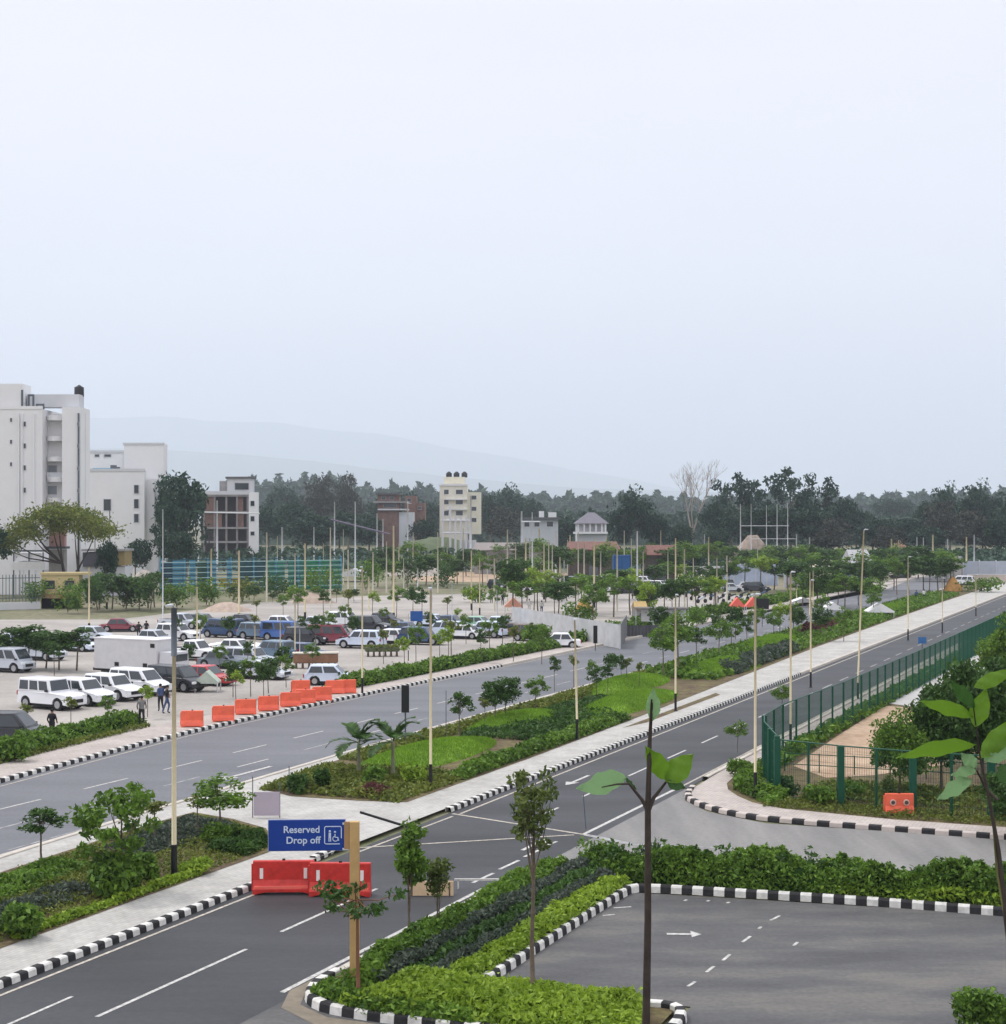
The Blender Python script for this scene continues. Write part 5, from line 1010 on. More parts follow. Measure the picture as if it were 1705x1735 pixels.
def tent(px, py, w, h, m, label, name='tent', cat='tent'):
    a = G(px, py, 0); k = a.y / FPX; W_ = w * k / 2; H = h * k; t = tag(empty(name, a), label, cat); dp = W_ * .8
    MB().add([(-W_, -dp, H * .5), (W_, -dp, H * .5), (W_, dp, H * .5), (-W_, dp, H * .5), (0, -dp, H), (0, dp, H), (-W_, -dp, H * .42), (W_, -dp, H * .42), (W_, dp, H * .42), (-W_, dp, H * .42)], [(0, 4, 5, 3), (1, 2, 5, 4), (0, 1, 4), (2, 3, 5), (6, 7, 1, 0), (7, 8, 2, 1), (8, 9, 3, 2), (9, 6, 0, 3)]).build('canopy', m, t)
    for sx, sy in ((-1, -1), (1, -1), (1, 1), (-1, 1)): MB().tube([(sx * W_ * .95, sy * dp * .95, 0), (sx * W_ * .95, sy * dp * .95, H * .5)], .05, 5).build('leg', greyp, t)
    return t
ws = mat('white_sheet', (.78, .78, .8), var=.06)
tent(1490, 1048, 44, 26, ws, 'white ridge tent beside the far end of the median'); tent(1410, 1042, 34, 22, ws, 'small white tent left of the white ridge tent'); tent(1360, 1026, 40, 14, ws, 'low white tent among trees behind the orange shelters')
tent(1249, 1040, 24, 28, redp_l, 'orange red shelter, left one of the two beside the black board', 'shelter', 'shelter'); tent(1275, 1040, 24, 28, redp_l, 'orange red shelter, right one of the two beside the black board', 'shelter', 'shelter')
tent(870, 1040, 30, 28, mat('salmon_sheet', (.75, .38, .28)), 'salmon coloured canopy on the pale paving behind the sheet fence', 'shelter', 'shelter'); tent(1050, 975, 46, 16, mat('cream_sheet', (.70, .64, .52)), 'cream canopy over the crowded far cars', 'shelter', 'shelter')
tent(1400, 985, 54, 40, mat('cream_sheet', (.70, .64, .52)), 'pale yellowish station canopy before the high trees', 'shelter', 'shelter'); tent(1580, 985, 50, 28, mat('cream_sheet', (.70, .64, .52)), 'long cream canopy at the far right before the wood', 'shelter', 'shelter'); tent(360, 945, 40, 20, mat('mushroom_sheet', (.42, .44, .48)), 'grey domed canopy below the unfinished building', 'shelter', 'shelter'); tent(415, 948, 50, 26, strw, 'thatched straw coloured roof below the unfinished building', 'shelter', 'shelter'); tent(315, 948, 34, 16, mat('tan_sheet', (.42, .34, .18)), 'tan canopy behind the left end of the blue fence', 'shelter', 'shelter')
tent(1190, 1008, 36, 34, mat('oval_cream', (.72, .62, .56)), 'cream parasol roof among the far cars', 'shelter', 'shelter'); tent(600, 985, 60, 22, wall_w2, 'pale low roof behind the bright shrubs', 'shelter', 'shelter'); tent(690, 1012, 50, 14, mat('olive_sheet', (.35, .36, .28)), 'olive canvas cover at the back of the pale paving', 'shelter', 'shelter')
# blue and green slatted fence at the back of the car park
pA, pB = G(272, 1008), G(578, 1000); v = pB - pA; Ln = v.length; t = tag(empty('slatted_fence', pA, math.atan2(v.y, v.x)), 'long blue railed fence with green screens behind the car park', 'fence'); k = pA.y / FPX
for i in range(9): MB().box((Ln * i / 8, 0, 2.9), (.22, .22, 5.8)).build('post', sky_blue, t)
for x_, w_ in ((.1, .25), (.17, .12), (.28, .12), (.37, .10)): MB().box((Ln * x_, .2, 2.8), (1.3 * w_ / .15, .12, 5.2)).build('panel', sky_blue, t)
for z_ in [.5 + .42 * i for i in range(13)]: MB().box((Ln / 2, -.14, z_), (Ln, .05, .14)).build('rail', mat('teal_rail', (.03, .09, .11)) if int(z_ / .42) % 2 else mat('pale_blue_rail', (.34, .52, .54)), t)
for x_, w_, m_ in ((0, .08, mat('navy_screen', (.02, .05, .10), var=.3)), (.2, .07, mat('leaf_screen', (.03, .08, .03), var=.5)), (.43, .14, mat('dark_teal_screen', (.02, .07, .08), var=.4)), (.58, .10, teal), (.70, .11, teal), (.81, .12, mat('green_screen', (.03, .26, .10), var=.25)), (.925, .08, teal)): MB().box((Ln * x_ + Ln * w_ / 2, .45, 2.7), (Ln * w_, .1, 5.0)).build('screen', m_, t)
MB().box((Ln * .42, .5, 1.6), (6.5, .1, 1.6)).build('screen', mat('yellow_sheet', (.55, .40, .04), var=.2), t)
# picket fence at left
pA, pB = G(-60, 1035), G(68, 1032); v = pB - pA; Ln = v.length; t = tag(empty('picket_fence', pA, math.atan2(v.y, v.x)), 'dark upright picket fence on a low wall left of the gatehouse', 'fence')
MB().box((Ln / 2, 0, .5), (Ln, .3, 1.0)).build('base_wall', wall_w2, t)
for z_ in (1.5, 4.2): MB().box((Ln / 2, -.02, z_), (Ln, .06, .09)).build('rail', darkp, t)
for i in range(int(Ln / .42)): MB().box((.2 + .42 * i, 0, 2.85), (.09, .05, 3.6)).build('picket', mat('green_grey_steel', (.11, .16, .15)), t)

# ------------------------------------------------------------------ green mesh fence round the fenced corner
def fence_run(t, P, h, sp, thick_idx=(), thin=.048, th=.11):
    o = t.location; P = resample(P, sp) if sp else P; top = MB(); bot = MB()
    for a, c in zip(P, P[1:]):
        top.tube([a - o + Vector((0, 0, h)), c - o + Vector((0, 0, h))], .03, 5); bot.tube([a - o + Vector((0, 0, .18)), c - o + Vector((0, 0, .18))], .025, 5)
    top.build('top_rail', fence_g, t); bot.build('bottom_rail', fence_g, t)
    for i, p in enumerate(P):
        w = th if i in thick_idx else thin; q = p - o; MB().box((q.x, q.y, h / 2), (w * 2, w * 2, h)).build('post', fence_g, t)
    w = MB()      # welded wire infill
    for a, c in zip(P, P[1:]):
        L2 = (c - a).length; n = max(1, int(L2 / .10))
        if (a - Vector((0, 0, 0))).length < 135:
            for j in range(1, n): q = a.lerp(c, j / n) - o; w.box((q.x, q.y, h / 2 + .08), (.009, .009, h - .2))
            for z_ in np.arange(.5, h - .1, .45): w.tube([a - o + Vector((0, 0, z_)), c - o + Vector((0, 0, z_))], .005, 3, cap=False)
        else:
            for j in range(1, n, 2): q = a.lerp(c, j / n) - o; w.box((q.x, q.y, h / 2 + .08), (.022, .022, h - .2))
    w.build('wire_mesh', fence_g, t)
t = tag(empty('mesh_fence', G(1317, 1352, .1)), 'long dark green wire mesh fence following the right side of the road', 'fence'); t.location.z = 0
fl = [G(1317, 1352, .1), G(1289, 1312, .1), G(1327, 1283, .1)] ; fl = [Vector((p.x, p.y, 0)) for p in fl] + [R(32, 9.6), R(55, 10.0), R(95, 10.4), R(260, 11)]
fence_run(t, fl, 2.75, 2.4, thick_idx=(0, 1, 3))
t = tag(empty('mesh_fence', G(1317, 1352, .1)), 'green wire mesh fence across the front of the fenced ground, with thick posts', 'fence'); t.location.z = 0
fr = [Vector((p.x, p.y, 0)) for p in (G(1317, 1352, .1), G(1425, 1366, .1), G(1547, 1378, .1), G(1680, 1388, .1), G(1800, 1398, .1))]
fr = [fr[0], fr[0].lerp(fr[1], .5), fr[1], fr[1].lerp(fr[2], .5), fr[2], fr[2].lerp(fr[3], .5), fr[3], fr[3].lerp(fr[4], .5), fr[4]]
fence_run(t, fr, 2.6, 0, thick_idx=(0, 2, 4, 6), th=.13)
# low inner rail fence
pA, pB = G(1330, 1310), G(1760, 1335); v = pB - pA; t = tag(empty('rail_fence', pA, math.atan2(v.y, v.x)), 'low thin rail fence running across behind the front green fence', 'fence')
for z_ in (.45, .95): MB().box((v.length / 2, 0, z_), (v.length, .035, .035)).build('rail', fence_g, t)
for i in range(8): MB().box((v.length * i / 7, 0, .5), (.05, .05, 1.0)).build('post', fence_g, t)

# ------------------------------------------------------------------ water filled barriers
def barrier_meshes(Lb, H, Wb, main, light, refl=True):
    b = MB(); x = Lb / 2
    prof = [(-Wb / 2, 0), (-Wb / 2, H * .16), (-Wb * .36, H * .26), (-Wb * .2, H * .42), (-Wb * .17, H * .97), (-Wb * .12, H), (Wb * .12, H), (Wb * .17, H * .97), (Wb * .2, H * .42), (Wb * .36, H * .26), (Wb / 2, H * .16), (Wb / 2, 0)]
    st = [(-x, .86), (-x + .06, 1), (-x * .62, 1), (-x * .58, .8), (x * .58, .8), (x * .62, 1), (x - .06, 1), (x, .86)]; vs = []
    for xx, k in st:
        for y, z in prof: vs.append((xx, y * (k if .3 < z / H < .93 else max(k, .95)), z if z > 0 or abs(xx) > x * .7 else .07 * H))
    n = len(prof); fs = [(i * n + j, (i + 1) * n + j, (i + 1) * n + j + 1, i * n + j + 1) for i in range(len(st) - 1) for j in range(n - 1)] + [tuple(range(n)), tuple(reversed(range((len(st) - 1) * n, len(st) * n)))] + [(i * n, i * n + n - 1, (i + 1) * n + n - 1, (i + 1) * n) for i in range(len(st) - 1)]
    b.add(vs, fs, 0); body = b.mesh('barrier_body', main, bevel=.012)
    lip = MB(); lip.box((0, -Wb * .40, H * .2), (Lb * .94, Wb * .1, H * .12)); lipm = lip.mesh('barrier_lip', light, bevel=.01)
    rf = MB().box((0, 0, 0), (Lb * .055, .02, H * .32)).mesh('reflector', reflw)
    return body, lipm, rf
bigb = barrier_meshes(1.95, 1.05, .55, redp, redp_l)
def barrier(ms, loc, rz, label, Lb, H, Wb, refl=True, group=None, rx=(-.36, .36)):
    t = empty('water_barrier', loc, rz); put('body', ms[0], t); put('lip', ms[1], t)
    if refl:
        for x_ in rx: put('reflector', ms[2], t, loc=(x_ * Lb, -Wb * .185 - .01, H * .62))
    MB().box((-Lb / 2 - .03, 0, H * .5), (.05, Wb * .18, H * .8)).build('hinge_lug', ms[0].materials[0], t); MB().lathe([(.05, 0), (.05, .05)], 10, c=(0, 0, H)).build('filler_cap', black, t)
    return tag(t, label, 'barrier', group)
barrier(bigb, G(481, 1513), .04, 'large red plastic barrier with two white strips, left one across the dark road', 1.95, 1.05, .55)
barrier(bigb, G(577, 1517), -.03, 'large red plastic barrier, right one across the dark road behind the sign post', 1.95, 1.05, .55)
orb = barrier_meshes(1.25, .95, .5, orange, redp_l)
for i, (px, py, rz, lb) in enumerate(((326, 1232, .1, 'orange barrier standing first at the left end of the row by the car park'), (379, 1223, .15, 'orange barrier tapering upward, second from the left in the row by the car park'), (417, 1211, .18, 'orange barrier third from the left in the row by the car park'),
    (456, 1205, .2, 'orange barrier standing apart in the middle of the row by the car park'), (493, 1198, .25, 'orange barrier at the left of the touching group near the white hatchback'), (518, 1193, .25, 'orange barrier second in the touching group near the white hatchback'),
    (546, 1188, .25, 'orange barrier at the right of the touching group near the white hatchback'), (510, 1176, .2, 'orange barrier standing behind the touching group'), (568, 1176, .2, 'orange barrier in front of the white hatchback nose'), (588, 1175, .2, 'last orange barrier at the right end beside the tall cream post'))):
    barrier(orb, G(px, py, .1), rz, lb, 1.25, .95, .5, refl=False, group='orange barriers in a row by the car park')
bx2 = barrier_meshes(1.15, .85, .4, orange, orange); t = barrier(bx2, G(1524, 1380, .12), 0, 'orange plastic barrier with two round holes at the front green fence', 1.15, .85, .4, refl=False)
for x_ in (-.28, .26):
    r_ = MB(); r_.lathe([(.12, -.02), (.13, 0), (.12, .02)], 14); o = r_.build('hole_ring', mat('pale_ring', (.7, .45, .38)), t); o.rotation_euler = (math.radians(90), 0, 0); o.location = (x_, -.13, .5)
    r_ = MB(); r_.lathe([(.08, -.02), (.08, .015)], 14); o = r_.build('hole', mat('dark_hole', (.10, .08, .07)), t); o.rotation_euler = (math.radians(90), 0, 0); o.location = (x_, -.145, .5)
# cream board barrier and white rail at the junction
t = tag(empty('board_barrier', G(730, 1518)), 'low cream plywood board standing behind the shrub beside the road', 'barrier'); MB().box((0, 0, .24), (1.45, .05, .46)).build('board', mat('cream_plywood', (.68, .50, .32), var=.1), t); [MB().box((x_, .12, .2), (.05, .3, .4)).build('foot', bark, t) for x_ in (-.6, .6)]
t = tag(empty('low_rail', G(808, 1506)), 'white low rail lying right of the cream board at the road edge', 'rail'); MB().box((0, 0, .3), (1.45, .05, .06)).build('bar', kerb_w, t); [MB().box((x_, 0, .15), (.05, .05, .3)).build('foot', kerb_w, t) for x_ in (-.6, .6)]
t = tag(empty('boom_barrier', G(690, 1462)), 'black boom bar reaching from behind the sign post over the paving', 'boom barrier'); k = t.location.y / FPX
MB().tube([(-80 * k, 0, 1.62 + .15), (2 * k, 0, 1.25)], .045, 8).build('boom', black, t); MB().box((2 * k, 0, .62), (.14, .14, 1.24)).build('pedestal', darkp, t)

# ------------------------------------------------------------------ blue sign
Ys = 40.3; o = Vector(((601 - 852.5) * Ys / FPX, Ys, 0)); t = tag(empty('sign', o), 'blue sign reading Reserved Drop off on a tan square post', 'sign'); k = Ys / FPX
tan = mat('tan_post_paint', (.50, .33, .14), var=.12, scale=2); zf = lambda py: CAM_H - (py - HOR) * k
MB().box((0, 0, zf(1392) / 2), (.235, .2, zf(1392))).build('post', tan, t, bevel=.01)
MB().box((-.13 - .06, -.02, (zf(1392) + zf(1438)) / 2), (.14, .1, zf(1392) - zf(1438))).build('bracket', mat('brown_bracket', (.36, .22, .10), var=.1), t, bevel=.008)
for py_ in (1395, 1438): MB().box((-.22, -.03, zf(py_)), (.16, .07, .05)).build('clamp', wall_w2, t)
bw = 129 * k; cx = (520.5 - 601) * k; cz = zf(1414.5); bh = 52 * k; sr = math.radians(3)
pn = MB().box((0, 0, 0), (bw, .05, bh)).build('board', mat('sign_blue', (.008, .045, .27), var=.06, rough=.4), t, loc=(cx, -.06, cz), rz=sr, bevel=.006)
MB().box((0, .03, 0), (bw + .03, .02, bh + .03)).build('back_plate', wall_w2, pn)
signw = mat('sign_white', (.55, .64, .78), var=.04)
def text_obj(s, size, x, z, parent, m, name='lettering', y=-.03):
    c = bpy.data.curves.new('txt', 'FONT'); c.body = s; c.size = size; c.extrude = .002; c.align_x = 'CENTER'; c.offset = .004
    to = bpy.data.objects.new('txt', c); col.objects.link(to); dg = bpy.context.evaluated_depsgraph_get(); dg.update(); me = bpy.data.meshes.new_from_object(to.evaluated_get(dg)); bpy.data.objects.remove(to)
    me.materials.clear(); me.materials.append(m); o = bpy.data.objects.new(name, me); link(o, parent); o.location = (x, y, z); o.rotation_euler = (math.radians(90), 0, 0); return o
text_obj('Reserved', .245, -.13, .07, pn, signw); text_obj('Drop off', .245, -.09, -.20, pn, signw)
ic = MB(); W_, H_ = .42, .44; ix = .66
for dx, dz, w_, h_ in ((-W_ / 2, 0, .022, H_ - .08), (W_ / 2, .05, .022, H_ - .18), (0, H_ / 2, W_ - .08, .022), (0, -H_ / 2, W_ - .08, .022)): ic.box((ix + dx, -.032, dz), (w_, .008, h_))
for sx, sz in ((-1, 1), (-1, -1), (1, 1)): ic.tube([(ix + sx * (W_ / 2 - .04 + .04 * math.sin(q)), -.032, sz * (H_ / 2 - .04 + .04 * math.cos(q))) for q in [i * math.pi / 8 for i in range(5)]], .011, 4)
# little figures: a standing person and a wheelchair user
ic.lathe([(.0, -.03), (.03, -.01), (.03, .01), (0, .03)], 8, c=(ix - .08, -.032, .10)); ic.box((ix - .08, -.033, 0), (.06, .006, .13)); ic.box((ix - .10, -.033, -.11), (.025, .006, .1)); ic.box((ix - .06, -.033, -.11), (.025, .006, .1))
ic.lathe([(.0, -.03), (.028, -.01), (.028, .01), (0, .03)], 8, c=(ix + .05, -.032, .08)); ic.tube([(ix + .05, -.033, .03), (ix + .05, -.033, -.05), (ix + .12, -.033, -.06), (ix + .14, -.033, -.14)], .016, 4); ic.tube([(ix + .06 + .065 * math.cos(q), -.033, -.09 + .065 * math.sin(q)) for q in [math.pi * (.6 + i * .12) for i in range(12)]], .011, 4)
ic.build('pictogram', signw, pn)
# ------------------------------------------------------------------ lamp posts and poles
def lamp_post(px, base, top, label, z=.12, blk_top=False, r=.06, black_h=1.1, upper=cream, arm=False, lean=0, group='cream lamp posts'):
    a = G(px, base, z); k = a.y / FPX; H = (base - top) * k; t = tag(empty('lamp_post', a), label, 'lamp post', group)
    MB().lathe([(r * 2.1, 0), (r * 2.1, .04), (r * 1.25, .06), (r * 1.2, black_h)], 12).build('base_sleeve', black, t)
    z2 = H - (1.6 if blk_top else .0); MB().tube([(0, 0, black_h), (lean * .5 * k, 0, (black_h + z2) / 2), (lean * k, 0, z2)], [r, r * .9, r * .75], 12).build('shaft', upper, t, smooth=True)
    if blk_top: MB().tube([(0, 0, z2), (0, 0, H)], [r * 1.15, r * 1.15], 12).build('upper_sleeve', darkp, t, smooth=True)
    b = MB(); b.tube([(lean * k, 0, H), (lean * k, -.25, H + .12), (lean * k, -.6, H + .14)], .03, 6); b.build('arm', greyp, t); MB().box((lean * k, -.75, H + .12), (.16, .42, .07)).build('lamp_head', greyp, t, bevel=.01)
    return t
lamp_post(295, 1487, 1030, 'nearest tall lamp post with black foot and dark top, in the lower left bed', blk_top=True, r=.085)
lamp_post(730, 1337, 1000, 'lamp post rising beside the lime grass mound on the median tip'); lamp_post(978, 1253, 1052, 'lamp post with black foot between the small tree row and the foreground sapling', lean=-4)
lamp_post(1145, 1205, 1010, 'lamp post on the median just right of the foreground sapling top'); lamp_post(1280, 1352, 1010, 'lamp post at the rounded corner outside the green fence, with black foot', z=.1)
lamp_post(1340, 1262, 972, 'lamp post on the right verge where the green fence corner ends', z=.1); lamp_post(1374, 1165, 985, 'lamp post on the median with dark foot, behind the verge posts')
lamp_post(1454, 1185, 900, 'tallest slightly leaning lamp post behind the long green fence', z=.1, lean=10); lamp_post(1539, 1085, 945, 'slender lamp post on the distant median edge'); lamp_post(1597, 1072, 981, 'lamp post on the distant median beyond the slender one')
lamp_post(1654, 1044, 975, 'last lamp post on the median near the right edge'); lamp_post(614, 1176, 963, 'tall cream post at the right end of the orange barriers', z=.1)
PO = [  # px, top, base, material, radius, what
 (151, 961, 1070, cream, .12), (181, 993, 1032, cream, .14), (251, 989, 1030, cream, .1), (276, 863, 1052, greyp, .09), (223, 900, 952, greyp, .22), (246, 868, 945, greyp, .24), (238, 866, 945, greyp, .16), (186, 862, 990, darkp, .14), (161, 858, 990, darkp, .12),
 (297, 898, 948, bamboo, .3), (322, 852, 944, greyp, .28), (336, 854, 946, greyp, .2), (358, 930, 1020, cream, .16), (368, 848, 925, greyp, .3), (405, 933, 1052, cream, .16), (478, 893, 945, greyp, .3), (517, 921, 1050, cream, .14), (532, 893, 945, greyp, .22), (567, 850, 942, greyp, .22), (334, 995, 1100, cream, .09),
 (602, 850, 1007, greyp, .16), (625, 977, 1034, bamboo, .12), (639, 870, 945, greyp, .22), (649, 880, 948, greyp, .22), (667, 891, 1051, cream, .15), (691, 852, 935, greyp, .24), (708, 963, 1000, greyp, .14), (732, 991, 1062, greyp, .07), (799, 933, 1034, cream, .12), (813, 945, 1042, cream, .10), (798, 840, 940, greyp, .3),
 (884, 866, 935, greyp, .3), (891, 912, 998, bamboo, .2), (902, 868, 998, greyp, .16), (914, 896, 938, bamboo, .28), (922, 921, 1016, cream, .14), (942, 900, 980, greyp, .2), (949, 944, 1016, cream, .13), (956, 949, 1035, greyp, .09), (966, 907, 972, bamboo, .2), (1007, 915, 1030, cream, .16), (1028, 910, 965, bamboo, .18), (1034, 918, 968, bamboo, .18), (1080, 900, 1021, greyp, .16), (1100, 921, 962, bamboo, .18),
 (1145, 912, 1004, cream, .16), (1201, 910, 997, cream, .16), (1194, 905, 960, greyp, .16), (1255, 854, 972, greyp, .17), (1273, 854, 965, greyp, .13), (1299, 856, 950, greyp, .14), (1317, 854, 963, greyp, .17), (1335, 852, 956, greyp, .16), (1350, 905, 945, greyp, .22), (1372, 910, 950, greyp, .24), (1340, 975, 1025, greyp, .1), (1350, 998, 1025, bamboo, .1), (1372.5, 970, 1042, bamboo, .09), (1378, 970, 1042, cream, .09),
 (1416, 947, 985, mat('orange_post', (.62, .32, .05)), .3), (1429, 956, 990, mat('orange_post', (.62, .32, .05)), .2), (1511, 913, 955, bamboo, .26), (1516, 920, 955, bamboo, .16), (1523, 915, 955, bamboo, .2), (1554, 910, 950, greyp, .2), (1565, 911, 950, greyp, .2), (1581, 906, 950, bamboo, .28), (1606, 913, 955, greyp, .22), (1638, 910, 970, bamboo, .26), (1651, 906, 980, greyp, .2),
 (766, 985, 1075, greyp, .05), (842, 1000, 1062, greyp, .05), (475, 1045, 1125, cream, .06), (432, 1060, 1150, cream, .06), (500, 1020, 1120, cream, .07), (692, 1040, 1120, greyp, .04), (508, 1065, 1125, greyp, .05)]
wood_p = mat('weathered_pole', (.50, .47, .38), var=.15, scale=2)
rr_ = random.Random(21); xs_ = [452, 470, 500, 548, 560, 582, 590, 632, 655, 676, 684, 700, 720, 742, 758, 785, 826, 838, 860, 874, 898, 930, 936, 962, 980, 990, 1018, 1046, 1058, 1070, 1090, 1120, 1132, 1160, 1175, 1215, 1232, 1284]
PO += [(x_, rr_.uniform(893, 948), rr_.choice((978, 990, 1004, 1022, 1036)), wood_p, rr_.choice((.11, .13, .15))) for x_ in xs_]
ORD = ['first', 'second', 'third', 'fourth', 'fifth', 'sixth', 'seventh', 'eighth', 'ninth', 'tenth', 'eleventh', 'twelfth', 'thirteenth', 'fourteenth', 'fifteenth', 'sixteenth', 'seventeenth', 'eighteenth', 'nineteenth', 'twentieth', 'twenty first', 'twenty second', 'twenty third', 'twenty fourth', 'twenty fifth', 'twenty sixth', 'twenty seventh', 'twenty eighth', 'twenty ninth', 'thirtieth', 'thirty first', 'thirty second', 'thirty third', 'thirty fourth', 'thirty fifth', 'thirty sixth', 'thirty seventh', 'thirty eighth', 'thirty ninth', 'fortieth']
PN = {'weathered_pole': ('weathered wooden', 'across the middle distance'), 'cream_pole_paint': ('cream', 'in the car park area'), 'galvanised_pole': ('grey steel', 'behind the car park'), 'bamboo': ('straw coloured', 'at the back of the site'), 'dark_steel_pole': ('dark steel', 'before the pale building at left'), 'orange_post': ('orange', 'right of the station canopy')}
cnt = {}
for px, top, base, m_, r_ in sorted(PO, key=lambda q: q[0]):
    key = m_.name; cnt[key] = cnt.get(key, 0) + 1; base = max(base, 968); a = G(px, base, 0); k = a.y / FPX; H = (base - top) * k; c_, w_ = PN[key]; r_ = r_ * .82
    t = tag(empty('pole', a), '%s pole %s, %s such pole from left' % (c_, w_, ORD[cnt[key] - 1]), 'pole', '%s poles' % c_)
    MB().tube([(0, 0, 0), (0, 0, H)], [r_, r_ * .75], 8).build('shaft', m_, t, smooth=True)
    if m_ is cream or r_ < .06: MB().lathe([(r_ * 1.25, 0), (r_ * 1.25, .9)], 8).build('base_sleeve', black, t)
    if m_ is greyp and H > 12 and cnt[key] % 3 == 0 and r_ > .15: MB().box((.35 if cnt[key] % 2 else -.35, 0, H - .1), (1.1, .18, .14)).build('lamp_head', greyp, t); MB().lathe([(r_ * .9, 0), (r_ * .5, .18)], 8, c=(0, 0, H)).build('cap', wall_w2, t)
# ropes and cross bars strung between the masts
def bar(name, x0, y0, x1, y1, Y, r, m, label, cat='cross bar'):
    Y = min(Y, 366); a, c = D(x0, y0, Y), D(x1, y1, Y); mid = (a + c) / 2; return tag(MB().tube([a - mid, c - mid], r, 5).build(name, m, loc=mid), label, cat)
bar('cross_bar', 1255, 891, 1337, 891, 352, .07, greyp, 'upper horizontal bar between the five tall grey masts'); bar('cross_bar', 1273, 913, 1350, 913, 352, .06, greyp, 'lower horizontal bar between the five tall grey masts')
bar('cross_bar', 290, 867, 440, 870, 478, .16, greyp, 'long horizontal bar across the front of the unfinished building'); bar('cross_bar', 215, 900, 262, 902, 425, .14, greyp, 'short bar between two masts left of the tall dark tree'); bar('cross_bar', 252, 905, 300, 930, 440, .18, wall_w2, 'slanting pale strut at the foot of the tall dark tree')
bar('cross_bar', 884, 884, 916, 884, 580, .16, greyp, 'bar linking masts in front of the small white house'); bar('cross_bar', 180, 878, 246, 880, 430, .14, darkp, 'dark bar in front of the pale building'); bar('cross_bar', 560, 880, 660, 905, 470, .2, mat('violet_grey_beam', (.16, .14, .2)), 'slanting dark jib crossing the left centre wood')
# black backed traffic signs
def blackboard(px, base, top, w, hpan, label, z=.12):
    a = G(px, base, z); k = a.y / FPX; H = (base - top) * k; t = tag(empty('signal_post', a), label, 'signal'); MB().tube([(0, .03, 0), (0, .03, H)], .045, 8).build('post', darkp, t); MB().box((0, -.06, H - hpan * k / 2), (w * k, .12, hpan * k)).build('board', black, t, bevel=.01); return t
blackboard(687, 1262, 1161, 13, 46, 'black upright signal board on a thin post at the median edge'); blackboard(1292, 1062, 1014, 22, 18, 'black board on a post right of the orange red shelters', z=.1); blackboard(1009, 1103, 1060, 7, 30, 'narrow black signal post beside the grey sheet fence', z=.1)
t = tag(empty('notice_board', G(706, 1072)), 'blue notice board standing behind the parked cars', 'board'); k = t.location.y / FPX; MB().box((0, 0, 28 * k), (21 * k, .1, 17 * k)).build('panel', mat('board_blue', (.02, .09, .30)), t); [MB().box((x_ * k, .05, 10 * k), (.07, .07, 20 * k)).build('leg', darkp, t) for x_ in (-8, 8)]
t = tag(empty('notice_board', G(1563, 1100, .1)), 'small blue board behind the long green fence', 'board'); k = t.location.y / FPX; MB().box((0, 0, 15 * k), (14 * k, .08, 11 * k)).build('panel', mat('board_blue2', (.05, .16, .38)), t); MB().box((0, .05, 6 * k), (.07, .07, 12 * k)).build('leg', darkp, t)
t = tag(empty('road_tint_board', G(452, 1386, .12)), 'added lilac board standing in for pinkish road shading, between two thin posts by the crossing', 'board'); k = t.location.y / FPX
MB().box((0, 0, 24 * k), (44 * k, .04, 40 * k)).build('panel', mat('lilac_road_tint', (.44, .39, .45), var=.05), t); [MB().tube([(x_ * k, .04, 0), (x_ * k, .04, (70 if x_ < 0 else 60) * k)], .02, 6).build('post', darkp, t) for x_ in (-24, 22)]  # panel is added; its lilac stands for pinkish shading on the road
for px, by, ty, lb in ((490, 1345, 1298, 'thin dark stake at the left tip of the long median'), (756, 1252, 1170, 'thin dark stake in the tree row on the far median edge'), (993, 1405, 1345, 'thin dark rod leaning on the road below the pale leaf')):
    a = G(px, by, .12); k = a.y / FPX; t = tag(empty('stake', a), lb, 'stake'); MB().tube([(0, 0, 0), (-.1 if px == 993 else 0, 0, (by - ty) * k)], .022, 6).build('rod', darkp, t)

